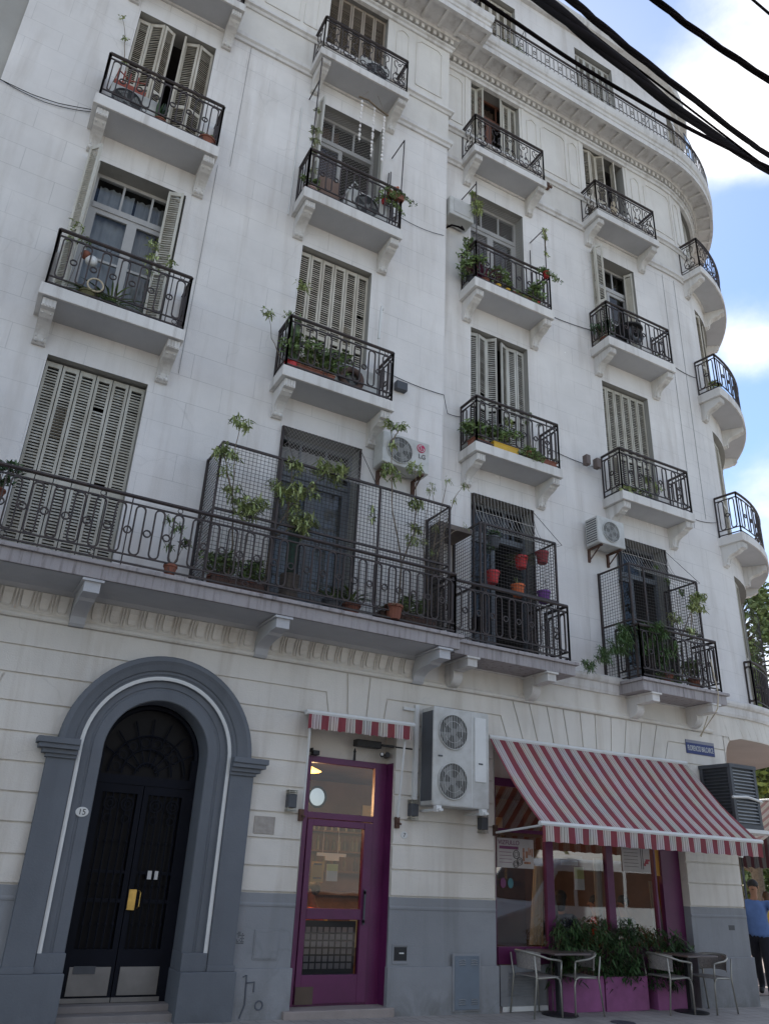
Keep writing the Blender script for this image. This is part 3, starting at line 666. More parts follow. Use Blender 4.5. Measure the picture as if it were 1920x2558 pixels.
# ------------------------------------------------------------ ground floor
CX, CZ = 2.27, 2.72
gh = [(1.5, 3.04, -.4, 3.37), (4.21, 5.50, -.4, 3.32), (7.18, 10.95, -.4, 3.30)]
wall_mesh('ground_floor_wall', GA, -1.53, 12.24, -.4, 4.06, gh, M_GF, bld, off=-.022)
def zarch(u):
    if u < 12.27: return 3.45
    a, b = 12.24, 18.95; t = (u-a)/(b-a)*2-1
    e = 0.90
    if abs(t) > e: q = (abs(t)-e)/(1-e); return 3.45+.60*math.sqrt(max(0, 1-q*q))
    return 4.05
mb = MB(); sf = MB(); us = [12.24, 12.26, 12.29, 12.33, 12.38, 12.44, 12.5, 12.58]+[12.58+.2*i for i in range(1, 30)]+[18.5, 18.62, 18.7, 18.8, 18.88, 18.95]
for i in range(len(us)-1):
    a, b = us[i], us[i+1]; za, zb_ = zarch(a), zarch(b)
    mb.quad(GG(a, -.022, za), GG(b, -.022, zb_), GG(b, -.022, 4.5), GG(a, -.022, 4.5))
    def inner(u, z):
        p = GG(u, -.022, z); cxy = Vector((XT+RW*.1, YC+RW*.9)); 
        # soffit runs back to the chamfered corner wall line
        d = ((16.71-12.24)*(p.y-0)-(4.47-0)*(p.x-12.24))/math.hypot(4.47, 4.47)
        n = Vector((-1, 1, 0))/math.sqrt(2)
        return p+n*max(.02, abs(d)+.3)
    sf.quad(GG(a, -.022, za), GG(b, -.022, zb_), inner(b, zb_), inner(a, za))
mb.build('corner_arch_wall', M_GF, bld, recalc=False)
MC['pinkish'] = stucco('corner_soffit_plaster', (0.47, 0.40, 0.37), (0.36, 0.30, 0.28), joints=False)
sf.build('corner_soffit', MC['pinkish'], bld, recalc=False)
mb = MB(); mb.quad((12.24, .0, -.4), (16.71, 4.47, -.4), (16.71, 4.47, 4.06), (12.24, .0, 4.06)); mb.build('chamfered_corner_wall', M_GF, bld, recalc=False)
# rusticated blocks
gb_ = MB()
def block(poly, d0=-.03, d1=0.0, mbx=None):
    g = .011; c = Vector((sum(p[0] for p in poly)/len(poly), sum(p[1] for p in poly)/len(poly)))
    n = len(poly); P = [Vector(p) for p in poly]; out = []
    area = sum(P[i].x*P[(i+1) % n].y-P[(i+1) % n].x*P[i].y for i in range(n)); s = 1 if area > 0 else -1
    for i in range(n):
        e1 = (P[i]-P[i-1]).normalized(); e2 = (P[(i+1) % n]-P[i]).normalized()
        n1 = Vector((-e1.y, e1.x))*s; n2 = Vector((-e2.y, e2.x))*s; b = (n1+n2); k = max(.35, 1+n1.dot(n2)); out.append(P[i]+b*(g/k))
    m_ = mbx or gb_
    ch = .006
    F = lambda p: Vector((p[0], -d1, p[1])); B = lambda p: Vector((p[0], -d0, p[1]))
    m_.prism([tuple(p) for p in out], F, B)
def ax_(z, s, r=1.03): return CX+s*math.sqrt(max(0, r*r-max(0, z-CZ)**2)) if z > CZ else CX+s*1.03
rows = [1.29, 1.57, 1.88, 2.18, 2.49, 2.80, 3.12, 3.43, 3.74]
for i in range(len(rows)-1):
    a, b = rows[i], rows[i+1]
    xl0, xl1 = ax_(a, -1), ax_(b, -1)
    left = -1.7 if not (a == 3.12) else .43
    if a == 3.12: block([(.36, a), (xl0, a), (xl1, b), (.45, b)]); block([(-1.7, a), (.36, a), (.45, b), (-1.7, b)])
    else: block([(-1.7, a), (xl0, a), (xl1, b), (-1.7, b)])
    xr0, xr1 = ax_(a, 1), ax_(b, 1)
    if a < 3.1: block([(xr0, a), (4.212, a), (4.212, b), (xr1, b)])
    elif a == 3.12: block([(xr0, a), (4.212, a), (4.212, 3.33), (4.48, 3.33), (4.46, b), (xr1, b)])
    else: block([(xr0, a), (4.46, a), (4.40, b), (xr1, b)])
block([(-1.7, 3.74), (4.40, 3.74), (4.48, 3.33), (4.75, 3.33), (4.70, 4.055), (-1.7, 4.055)])
block([(4.70, 4.055), (5.06, 4.055), (5.02, 3.33), (4.75, 3.33)])
block([(5.06, 4.055), (7.54, 4.055), (7.78, 3.31), (7.48, 3.31), (7.31, 3.79), (5.34, 3.77), (5.27, 3.33), (5.02, 3.33)])
block([(5.30, 3.46), (5.34, 3.77), (7.31, 3.79), (7.43, 3.46)])
block([(5.27, 3.33), (5.30, 3.46), (7.43, 3.46), (7.46, 3.31), (7.17, 3.31), (7.17, 3.14), (5.51, 3.14), (5.51, 3.33)])
r2 = [1.29, 1.60, 1.90, 2.21, 2.52, 2.83, 3.14]
for i in range(len(r2)-1): block([(5.51, r2[i]), (7.17, r2[i]), (7.17, r2[i+1]), (5.51, r2[i+1])])
tops = [7.54, 7.86, 8.21, 8.54, 8.89, 9.21, 9.56, 9.90, 10.25, 10.60]; bots = [7.78, 8.05, 8.36, 8.65, 8.93, 9.20, 9.50, 9.77, 10.08, 10.37]
for i in range(9): block([(tops[i], 4.055), (tops[i+1], 4.055), (bots[i+1], 3.31), (bots[i], 3.31)])
block([(10.60, 4.055), (12.235, 4.055), (12.235, 3.80), (10.83, 3.80), (10.67, 3.31), (10.37, 3.31)])
block([(10.72, 3.48), (10.83, 3.80), (12.235, 3.80), (12.235, 3.48)])
block([(10.67, 3.31), (10.72, 3.48), (12.235, 3.48), (12.235, 3.17), (10.96, 3.17), (10.96, 3.31)])
r3 = [1.29, 1.62, 1.93, 2.24, 2.55, 2.86, 3.17]
for i in range(len(r3)-1): block([(10.96, r3[i]), (12.235, r3[i]), (12.235, r3[i+1]), (10.96, r3[i+1])])
gb_.build('rusticated_blocks', M_GF, bld)
# tower voussoirs: raised wedge blocks above the corner arch
mb = MB(); tu = [12.26, 12.62, 12.85, 13.07, 13.27, 13.46]+[13.68+.24*i for i in range(8)]; bu_ = [12.40, 12.78, 13.0, 13.2, 13.38, 13.56]+[13.76+.23*i for i in range(8)]
for i in range(len(tu)-1):
    a, b, c_, d_ = tu[i]+.018, tu[i+1]-.018, bu_[i+1]-.018, bu_[i]+.018
    v = [GG(d_, -.002, max(zarch(d_), 3.9)+.01), GG(c_, -.002, zarch(c_)+.01), GG(b, -.002, 4.41), GG(a, -.002, 4.41), GG(d_, -.03, max(zarch(d_), 3.9)+.01), GG(c_, -.03, zarch(c_)+.01), GG(b, -.03, 4.41), GG(a, -.03, 4.41)]
    mb.add(v, [(0, 1, 2, 3), (0, 4, 5, 1), (1, 5, 6, 2), (2, 6, 7, 3), (3, 7, 4, 0)])
mb.build('corner_voussoirs', M_GF, bld)
# blue-grey plinth
for a, b in ((-1.6, 1.07), (3.44, 4.208), (5.504, 7.178), (10.952, 12.238)):
    mb = MB(); mb.box(a, b, -.001, .03, .48, 1.278)
    sweep(mb, [(a+.002, 0, 0, -1), (b-.002, 0, 0, -1)], [(-.02, 1.13), (.008, 1.135), (.012, 1.16), (.004, 1.18), (-.02, 1.18)])
    mb.box(a-.012 if a > 3.5 else a, b+.012, -.045, .03, -.4, .50 if a < 10 else .58)
    mb.build('plinth', M_GREY, bld, bevel=.005)
# reveals of the street door and the shop front
mb = MB()
for x, s in ((4.21, 1), (5.50, -1)):
    mb.quad((x, -.001, 1.28), (x, .34, 1.28), (x, .34, 3.32), (x, -.001, 3.32))
mb.quad((4.21, -.001, 3.32), (5.5, -.001, 3.32), (5.5, .34, 3.32), (4.21, .34, 3.32))
mb.quad((4.21, .27, 2.93), (5.5, .27, 2.93), (5.5, .27, 3.32), (4.21, .27, 3.32))
for x in (7.18, 10.95): mb.quad((x, -.001, 1.28), (x, .30, 1.28), (x, .30, 3.30), (x, -.001, 3.30))
mb.quad((7.18, -.001, 3.30), (10.95, -.001, 3.30), (10.95, .3, 3.30), (7.18, .3, 3.30)); mb.quad((7.18, .2, 2.92), (10.95, .2, 2.92), (10.95, .2, 3.30), (7.18, .2, 3.30))
mb.build('opening_reveal', M_GF, bld, recalc=False)
for x in (4.21, 5.50, 7.18, 10.95): MB().quad((x, -.001, -.4), (x, .34, -.4), (x, .34, 1.28), (x, -.001, 1.28)).build('reveal_base', M_GREY, bld, recalc=False)

# ---- arched portal
def archsweep(mb, prof, z0, n=32):
    st = []
    if z0 < CZ: st.append((-1, 0, z0))
    for i in range(n+1):
        a = PI-PI*i/n; st.append((math.cos(a), math.sin(a), CZ))
    if z0 < CZ: st.append((1, 0, z0))
    m = len(prof); vs = [(CX+r*dx, y, zb+r*dz) for dx, dz, zb in st for r, y in prof]; fs = []
    for i in range(len(st)-1):
        for k in range(m): fs.append((i*m+k, (i+1)*m+k, (i+1)*m+(k+1) % m, i*m+(k+1) % m))
    fs += [tuple(range(m)), tuple((len(st)-1)*m+k for k in range(m))[::-1]]
    return mb.add(vs, fs)
mb = MB(); archsweep(mb, [(.905, .03), (.905, -.05), (.93, -.075), (.955, -.075), (.965, -.10), (1.03, -.135), (1.07, -.165), (1.11, -.165), (1.13, -.14), (1.13, .03)], 2.76)
portal = mb.build('arched_portal', M_ARCH, bld)
mb = MB(); archsweep(mb, [(.615, .36), (.615, .005), (.625, -.008), (.735, -.008), (.745, .004), (.765, .004), (.775, -.012), (.84, -.012), (.85, -.05), (.91, -.055), (.91, .03), (.70, .36)], .66); mb.build('inner_arch_band', M_ARCH, portal)
mb = MB(); archsweep(mb, [(.853, -.045), (.853, -.062), (.874, -.066), (.895, -.062), (.895, -.045)], .66); mb.build('white_moulding', M_WHITE, portal)
for s in (-1, 1):
    mb = MB(); a, b = sorted((CX+s*.905, CX+s*1.205)); mb.box(a, b, -.085, .03, .50, 2.56)
    for (w0, w1, za, zb_, dd) in ((.895, 1.225, 2.56, 2.60, .11), (.895, 1.27, 2.60, 2.65, .14), (.895, 1.32, 2.65, 2.70, .18), (.895, 1.345, 2.70, 2.765, .20)):
        a, b = sorted((CX+s*w0, CX+s*w1)); mb.box(a, b, -dd, .03, za, zb_)
    a, b = sorted((CX+s*.60, CX+s*1.24)); mb.box(a, b, -.13, .36, -.4, .48)
    a, b = sorted((CX+s*.61, CX+s*.90)); mb.box(a, b, -.07, .355, .48, .66)
    a, b = sorted((CX+s*.90, CX+s*1.22)); mb.box(a, b, -.11, .03, .48, .54)
    mb.build('pilaster', M_ARCH, portal, bevel=.006)
mb = MB(); mb.box(1.66, 2.88, -.02, .8, -.35, .085); mb.box(1.66, 2.88, .16, .8, .085, .15)
mb.build('stone_step', mat('step_stone', (.22, .20, .19), .8, bump=.2), portal, bevel=.006)
# iron double door
dm = mat('door_iron_paint', (.004, .005, .010), .7, var=.3, spec=.2)
mb = MB(); YD = .34
mb.box(1.66, 1.74, YD, YD+.06, .15, 2.72); mb.box(2.80, 2.88, YD, YD+.06, .15, 2.72); mb.box(1.70, 2.84, YD-.01, YD+.07, 2.38, 2.48)
mb.tube([(CX+.585*math.cos(a), YD+.03, CZ+.585*math.sin(a)) for a in [PI*i/24 for i in range(25)]], .035, 6)
door = mb.build('entrance_door', dm, bld)
for s, (a, b) in enumerate(((1.74, 2.265), (2.275, 2.80))):
    mb = MB(); mb.box(a, a+.06, YD, YD+.045, .15, 2.38); mb.box(b-.06, b, YD, YD+.045, .15, 2.38); mb.box(a+.06, b-.06, YD, YD+.04, 2.28, 2.38)
    mb.box(a+.06, b-.06, YD, YD+.04, .15, .66); mb.box(a+.06, b-.06, YD+.005, YD+.035, 1.12, 1.16); mb.box(a+.06, b-.06, YD+.005, YD+.035, 1.42, 1.45)
    n = 5
    for i in range(n):
        x = a+.06+(b-a-.12)*(i+.5)/n; mb.tube([(x, YD+.0, .66), (x, YD+.0, 2.28)], .009, 5)
        for z in (.9, 1.3, 1.75): mb.ball((x, YD, z), .017, .017, .022, 6, 4)
    for i in range(2):
        x = a+.06+(b-a-.12)*(i+.5)/2
        mb.ring((x, YD-.005, 2.16), .07, .010, n=16); mb.ring((x, YD-.005, 2.16), .035, .008, n=12); mb.ring((x, YD-.005, 2.0), .045, .008, n=12)
    lf = mb.build('door_leaf', dm, door)
    mb = MB(); mb.box(a+.05, b-.04, YD-.012, YD+.0, .22, .49); mb.box(a+.0, b-.0, YD-.014, YD-.002, .155, .20)
    mb.build('kick_plate', mat('brushed_plate', (.20, .19, .18), .5, var=.25, metal=.4, scale=2), lf)
    if s == 0:
        mb = MB(); mb.box(1.83, 2.06, YD-.02, YD-.012, .425, .50); mb.build('mail_slot', M_DGREY, lf)
    else:
        mb = MB(); mb.box(2.285, 2.37, YD-.022, YD-.004, 1.05, 1.26); mb.tube([(2.40, YD-.01, 1.07), (2.41, YD-.05, 1.09), (2.41, YD-.05, 1.23), (2.40, YD-.01, 1.25)], .007, 6); mb.build('handle', M_GLD, lf)
mb = MB(); 
for r in (.14, .30, .46): mb.tube([(CX+r*math.cos(a), YD+.01, 2.5+r*math.sin(a)) for a in [PI*i/16 for i in range(17)]], .011, 5)
for i in range(1, 8):
    a = PI*i/8; mb.tube([(CX+.1*math.cos(a), YD+.01, 2.5+.1*math.sin(a)), (CX+.58*math.cos(a), YD+.01, 2.56+.60*math.sin(a))], .009, 5)
    mb.ring((CX+.38*math.cos(a+PI/16), YD+.0, 2.5+.38*math.sin(a+PI/16)), .05, .008, n=10)
mb.build('fanlight_grille', dm, door)
mb = MB(); mb.quad((1.66, YD+.07, .15), (2.88, YD+.07, .15), (2.88, YD+.07, 3.7), (1.66, YD+.07, 3.7)); mb.build('pane', mat('black_glass', (.005, .005, .007), .35, spec=.12), door, recalc=False)
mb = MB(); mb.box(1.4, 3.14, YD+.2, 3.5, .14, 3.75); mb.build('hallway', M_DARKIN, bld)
mb = MB()
for x in (2.46, 2.535): mb.box(x, x+.052, YD-.003, YD-.001, 1.37, 1.46)
mb.build('paper_notice', M_PAPER, door)

# ---- purple shop door
mb = MB(); y0, y1 = .20, .27
mb.box(4.215, 4.36, y0, y1, .05, 2.93); mb.box(5.32, 5.495, y0, y1, .05, 2.93); mb.box(4.36, 5.32, y0+.01, y1+.05, .04, .098); mb.box(4.36, 5.32, y0, y1, 2.85, 2.93); mb.box(4.36, 5.32, y0, y1, 2.16, 2.235)
mb.box(5.495, 5.50, .02, .21, .08, 2.93)
sd_ = mb.build('shop_door', M_PURP, bld, bevel=.005)
mb = MB(); mb.box(4.365, 4.44, y0-.02, y1-.01, .10, 2.15); mb.box(5.19, 5.315, y0-.02, y1-.01, .10, 2.15); mb.box(4.44, 5.19, y0-.018, y1-.012, 2.07, 2.15); mb.box(4.44, 5.19, y0-.022, y1-.008, 1.0, 1.12); mb.box(4.44, 5.19, y0-.018, y1-.012, .10, .40)
lf = mb.build('door_leaf', M_PURP, sd_, bevel=.004)
mb = MB(); mb.quad((4.36, .235, 2.2), (5.32, .235, 2.2), (5.32, .235, 2.86), (4.36, .235, 2.86)); mb.quad((4.44, .225, .38), (5.19, .225, .38), (5.19, .225, 2.08), (4.44, .225, 2.08)); mb.build('pane', M_DOORG, sd_, recalc=False)
mb = MB(); mb.box(4.37, 4.60, y0-.03, y0-.022, .10, .28); mb.build('worn_panel', mat('worn_brown', (.11, .08, .06), .8, var=.3), lf)
mb = MB(); mb.box(5.215, 5.235, y0-.06, y0-.04, .95, 1.35); mb.box(5.215, 5.235, y0-.06, y0-.02, .97, 1.0); mb.box(5.215, 5.235, y0-.06, y0-.02, 1.30, 1.33); mb.build('handle', M_DGREY, lf)
mb = MB()
for i in range(8):
    for j in range(6): mb.box(4.485+i*.084, 4.485+i*.084+.064, .262, .268, .455+j*.079, .455+j*.079+.060)
mb.build('grid_panel', mat('grid_tiles', (.30, .28, .29), .6), lf)
mb = MB(); mb.box(4.45, 5.18, .275, .29, .39, .98); mb.build('grid_backing', M_BLACK, lf)
mb = MB(); mb.box(4.13, 5.58, -.10, .34, -.35, .075); mb.build('doorstep', mat('worn_marble', (.30, .26, .24), .7, bump=.2), bld, bevel=.01)

# ---- shop window
mb = MB()
for a, b in ((8.185, 8.325), (9.365, 9.50), (10.37, 10.41), (10.53, 10.94)): mb.box(a, b, .12, .20, .50 if a < 8.1 else -.2, 2.92)
mb.box(7.185, 7.285, .12, .20, -.2, 2.92)
for a, b in ((7.285, 8.185), (8.325, 9.365), (9.50, 10.37)): mb.box(a, b, .13, .19, 2.80, 2.915); mb.box(a, b, .10, .20, .50, .71); mb.box(a, b, .14, .18, 2.17, 2.22)
mb.box(8.325, 10.53, .14, .19, -.2, .5)
sw = mb.build('shop_window', M_PURP, bld, bevel=.005)
mb = MB()
for a, b in ((7.285, 8.185), (8.325, 9.365), (9.50, 10.37)): mb.quad((a, .16, .70), (b, .16, .70), (b, .16, 2.81), (a, .16, 2.81))
mb.build('pane', M_SHOPG, sw, recalc=False)
mb = MB(); mb.box(7.29, 8.06, .07, .115, .02, .495)
for i in range(9): mb.box(7.42, 7.92, .052, .075, .13+i*.034, .13+i*.034+.012, Matrix.Identity(4))
mb.build('louvred_panel', M_GREY, sw); mb = MB(); mb.box(7.30, 8.06, .04, .12, -.04, .018); mb.build('panel_foot', M_WHITE, sw)
mb = MB(); mb.box(8.07, 8.20, .10, .14, -.1, .5); mb.build('frame_base', M_GREY, sw)

# ---- interior of the shop (seen through the glass)
mb = MB()
mb.quad((3.9, 5.2, 0), (11.8, 5.2, 0), (11.8, 5.2, 3.15), (3.9, 5.2, 3.15)); mb.quad((3.9, .3, 0), (3.9, 5.2, 0), (3.9, 5.2, 3.15), (3.9, .3, 3.15)); mb.quad((11.8, .6, 0), (11.8, 5.2, 0), (11.8, 5.2, 3.15), (11.8, .6, 3.15))
mb.quad((3.9, .31, 3.14), (11.8, .31, 3.14), (11.8, 5.2, 3.14), (3.9, 5.2, 3.14))
mb.build('shop_interior_walls', M_INW, bld, recalc=False)
mb = MB(); mb.quad((3.9, .28, .06), (11.8, .28, .06), (11.8, 5.2, .06), (3.9, 5.2, .06)); mb.build('shop_floor', M_WOODI, bld, recalc=False)
mb = MB(); mb.box(6.0, 9.5, 4.0, 4.6, .06, 1.15); mb.box(5.9, 9.6, 3.92, 4.68, 1.15, 1.2); tag(mb.build('shop_counter', M_WOODI, None), 'dark wooden counter along the back of the shop room', 'counter')
mb = MB()
for z in (1.5, 1.85, 2.2): mb.box(4.6, 11.4, 4.95, 5.19, z, z+.03)
shf = mb.build('bottle_shelf', M_WOODI, None); tag(shf, 'wall shelves of bottles behind the counter inside the shop', 'shelf')
mb = MB()
for z in (1.53, 1.88, 2.23):
    x = 4.65
    while x < 11.3: mb.lathe((x, 5.07, z), [(.035, 0), (.035, .15), (.014, .20), (.014, .25)], 6); x += random.uniform(.09, .22)
mb.build('bottles', mat('bottle_mix', (.22, .16, .10), .3, var=.6, scale=6, col2=(.05, .10, .05), island=.7), shf)
for i, (x, y, lb) in enumerate(((4.75, 1.55, 'warm glowing lamp shade hanging just inside the purple door'), (8.05, 3.0, 'warm glowing lamp inside the shop seen left under the big awning'))):
    t = thing('pendant_lamp', lb, 'lamp', (x, y, 2.9), group='lamps inside the shop')
    w = .34 if i == 0 else .13
    mb = MB(); mb.lathe((x, y, 2.90 if i == 0 else 2.55), [(w*.15, .10), (w, -.02), (w*.98, -.03), (w*.1, -.035)], 14); mb.build('lamp_shade', mat('lit_shade', (1.0, .50, .12), .6, emit=2.6), t)
    mb = MB(); mb.tube([(x, y, 3.0 if i == 0 else 2.65), (x, y, 3.13)], .008, 5); mb.build('cord', M_BLACK, t)
    ld = bpy.data.lights.new('lamp_light', 'POINT'); lo = bpy.data.objects.new('lamp_light', ld); COL.objects.link(lo); lo.location = (x, y, 2.5); ld.energy = 45 if i == 0 else 22; ld.color = (1, .62, .30); ld.shadow_soft_size = .25
r = random.Random(12)
for i in range(9):
    x = 4.6+i*.78; fr = MB(); fr.box(x, x+.34, 5.15, 5.19, 2.35+.1*(i % 2), 2.75+.1*(i % 2)) if i % 3 else fr.box(x, x+.5, 3.90, 3.93, .35, .95); tag(fr.build('picture_frame', mat('picture_%d' % (i % 4), ((.45, .38, .25), (.12, .22, .30), (.40, .10, .06), (.30, .32, .22))[i % 4], .6)), '%s framed picture on the back wall inside the shop' % ('ochre', 'blue', 'red', 'green')[i % 4], 'picture', 'pictures on the back wall of the shop')
# paper and pictures on the glass
def sheet(name, lb, cat, x0, x1, z0, z1, y, m, parent=None):
    mb = MB(); mb.box(x0, x1, y-.002, y+.002, z0, z1); o = mb.build(name, m, parent)
    if lb: tag(o, lb, cat)
    return o
def patches(name, m, rects, y, parent):
    mb = MB()
    for a, b, c_, d_ in rects: mb.box(a, b, y-.0015, y+.0015, c_, d_)
    return mb.build(name, m, parent)
M_INK = mat('print_purple', (.16, .05, .12), .7); M_INKD = mat('print_dark', (.07, .06, .06), .7); M_INKR = mat('print_brown', (.33, .16, .10), .7, var=.5, scale=30)
ps = sheet('poster', 'white food poster on the left pane with purple heading and brown drawings', 'poster', 7.32, 7.98, 1.70, 2.09, .150, mat('poster_paper', (.42, .40, .39), .7))
text_mesh('poster_heading', 'VIZFULLO', .085, M_INK, Matrix.Translation((7.53, .1465, 2.03)), ps)
patches('poster_lines', M_INK, [(7.36, 7.70, 1.945, 1.985)]+[(7.36, 7.58, 1.90-.045*i, 1.906-.045*i) for i in range(4)], .147, ps)
mb = MB()
for (x, z, r) in ((7.66, 1.88, .055), (7.72, 1.79, .05), (7.65, 1.75, .045)): mb.ring((x, .146, z), r, .006, n=14); mb.ring((x, .146, z), r*.55, .004, n=10)
mb.build('poster_drawing', M_INKD, ps)
patches('poster_figures', M_INKR, [(7.78, 7.81, 1.80, 1.97), (7.83, 7.87, 1.84, 1.93), (7.88, 7.90, 1.88, 1.98), (7.91, 7.93, 1.88, 1.96), (7.94, 7.96, 1.86, 1.97), (7.80, 7.92, 1.76, 1.79)], .147, ps)
for x, c_, lb in ((7.42, M_INK, 'purple'), (7.55, mat('print_teal', (.06, .16, .18), .7), 'teal')):
    mb = MB(); mb.lathe((0, 0, 0), [(.065, -.002), (.065, .002)], 20); 
    mb.v = [(x+p[0]*.75, .148+p[2]*.5, 1.50+p[1]) for p in mb.v]; o = mb.build('sticker', c_); tag(o, 'round %s sticker on the lower part of the left shop pane' % lb, 'sticker')
ps2 = sheet('poster', 'white menu poster hanging on the right shop pane beside the amber strip', 'poster', 9.72, 10.32, 1.74, 2.12, .150, mat('poster_paper', (.42, .40, .39), .7))
patches('poster_lines', M_INKD, [(9.76, 10.06, 2.06-.05*i, 2.066-.05*i) for i in range(6)]+[(10.12, 10.13, 1.78, 2.1), (10.16, 10.17, 1.78, 2.1)], .147, ps2)
patches('poster_pepper', mat('print_red', (.30, .05, .07), .7), [(10.2, 10.28, 1.86, 1.90), (10.22, 10.31, 1.90, 1.93), (10.18, 10.22, 1.83, 1.87)], .147, ps2)
tag(sheet('amber_strip', None, None, 10.43, 10.52, 1.70, 2.12, .155, mat('amber_panel', (.42, .20, .02), .5)), 'amber strip panel beside the right shop pane', 'panel')
sheet('shop_name_board', 'pale grey board with the shop lettering hanging inside the middle pane', 'sign board', 8.45, 9.05, 1.86, 1.92, .30, mat('grey_board', (.30, .29, .31), .6)); sheet('shop_name_board', 'short pale grey board hanging below the longer board in the middle pane', 'sign board', 8.62, 8.95, 1.78, 1.85, .30, mat('grey_board', (.30, .29, .31), .6))
nt = sheet('paper_notice', 'yellow and white paper notice taped inside the middle pane', 'notice', 8.78, 8.97, 1.45, 1.76, .20, M_PAPER); patches('notice_top', mat('pale_yellow', (.50, .50, .20), .8), [(8.782, 8.968, 1.60, 1.758)], .197, nt)
nt = sheet('paper_notice', 'small yellow and white paper notice taped inside the purple door', 'notice', 4.70, 4.86, 1.43, 1.63, .24, M_PAPER); patches('notice_top', mat('pale_yellow', (.50, .50, .20), .8), [(4.702, 4.858, 1.55, 1.628)], .237, nt)
nt = sheet('orange_notice', 'orange printed notice taped inside the purple door', 'notice', 4.49, 4.66, 1.41, 1.65, .24, mat('orange_paper', (.42, .25, .08), .8)); patches('notice_print', M_INKD, [(4.52, 4.63, 1.61, 1.63), (4.52, 4.63, 1.45, 1.47)], .237, nt)
t = thing('hanging_letters', 'white hanging board with cut out letters inside the purple door', 'sign', (4.75, .35, 1.75))
mb = MB(); mb.box(4.60, 5.02, .345, .355, 1.72, 1.76); mb.box(4.72, 4.92, .345, .355, 1.67, 1.72); mb.tube([(4.68, .35, 1.76), (4.68, .35, 2.1)], .003, 4); mb.tube([(4.9, .35, 1.76), (4.9, .35, 2.1)], .003, 4); mb.build('board', M_PAPER, t)
t = thing('round_sign', 'round mirror with dark rim hanging inside above the purple door', 'mirror', (4.53, .32, 2.43))
mb = MB(); mb.ring((4.53, .32, 2.43), .125, .016, n=24, m=6); mb.build('rim', M_BLACK, t)
mb = MB(); mb.lathe((0, 0, 0), [(.115, -.003), (.115, .003)], 24); mb.v = [(4.53+p[0], .325+p[2], 2.43+p[1]) for p in mb.v]; mb.build('mirror_glass', mat('mirror', (.7, .7, .72), .05, metal=1.0, var=.02), t)
def curtain(lb, pts, z0, z1, y, w0, w1, m):
    mb = MB(); N = 14; R_ = 8; vs = []
    for j in range(R_+1):
        t_ = j/R_; z = z0+(z1-z0)*t_; cx = pts[0]+(pts[1]-pts[0])*t_; w = w0+(w1-w0)*t_
        for i in range(N+1): vs.append((cx+w*(i/N-.5), y+.03*math.sin(i*1.7), z))
    mb.add(vs, [(j*(N+1)+i, j*(N+1)+i+1, (j+1)*(N+1)+i+1, (j+1)*(N+1)+i) for j in range(R_) for i in range(N)])
    o = mb.build('curtain', m, recalc=False, smooth=True); tag(o, lb, 'curtain', 'curtains inside the shop window')
curtain('cream curtain gathered left of the first purple post', (8.06, 8.14), .72, 1.75, .26, .22, .12, M_CREAM)
curtain('pale curtain gathered right of the first purple post', (8.46, 8.36), .80, 1.6, .26, .15, .04, M_CURT)
curtain('narrow grey curtain gathered left of the middle purple post', (9.28, 9.30), .80, 1.9, .26, .10, .12, M_CURT)
curtain('grey curtain tied at the right edge of the shop window', (10.50, 10.44), .80, 1.62, .26, .18, .12, M_CURT)
# things fixed over the shop door
t = thing('flood_lamp', 'black outdoor spotlight above the right end of the purple door', 'spotlight', (5.42, .1, 3.03)); mb = MB(); mb.tube([(5.47, .2, 3.03), (5.40, .02, 3.03)], .035, 8); mb.tube([(5.33, .05, 3.02), (5.29, -.02, 3.02)], .03, 8); mb.build('lamp_body', M_BLACK, t); mb = MB(); mb.ball((5.285, -.03, 3.02), .022, .012, .022); mb.build('lens', M_WHITE, t)
tag(MB().box(4.33, 4.42, .10, .20, 2.93, 2.99).box(4.345, 4.36, .18, .27, 2.98, 3.03).build('security_camera', M_BLACK, bevel=.006), 'small black security camera above the left end of the purple door', 'camera')
tag(MB().box(4.92, 5.30, .02, .14, 3.10, 3.19).box(5.30, 5.85, .01, .05, 3.13, 3.16).build('infrared_heater', M_BLACK, bevel=.008), 'long black heater fixed under the small awning', 'heater')
tag(MB().lathe((4.98, .19, 2.93), [(.02, 0), (.015, .10), (.022, .11), (.004, .16)], 8).build('figurine', M_BLACK), 'small black ornament standing on the purple door frame', 'ornament')
# ------------------------------------------------------------ ground, street, surroundings
def gz(x, y): return .05-.0113*x+.022*min(0, max(y, -3.2))
def paving(name, base, col2, sx, mort):
    m = mat(name, base, .85, var=.2, col2=col2, scale=1.4, bump=.15)
    nt = m.node_tree; b = nt.nodes['Principled BSDF']; src = b.inputs['Base Color'].links[0].from_socket
    g = nt.nodes.new('ShaderNodeNewGeometry'); br = nt.nodes.new('ShaderNodeTexBrick'); br.offset = 0; br.inputs['Scale'].default_value = 1; br.inputs['Brick Width'].default_value = sx; br.inputs['Row Height'].default_value = sx; br.inputs['Mortar Size'].default_value = .006
    br.inputs['Color1'].default_value = (1, 1, 1, 1); br.inputs['Color2'].default_value = (.9, .9, .9, 1); br.inputs['Mortar'].default_value = (mort, mort, mort, 1)
    mi = nt.nodes.new('ShaderNodeMix'); mi.data_type = 'RGBA'; mi.blend_type = 'MULTIPLY'; mi.inputs['Factor'].default_value = 1
    nt.links.new(g.outputs['Position'], br.inputs['Vector']); nt.links.new(src, mi.inputs['A']); nt.links.new(br.outputs['Color'], mi.inputs['B']); nt.links.new(mi.outputs['Result'], b.inputs['Base Color']); return m
M_PAVE = paving('pavement_tiles', (.40, .375, .35), (.27, .25, .235), .20, .6)
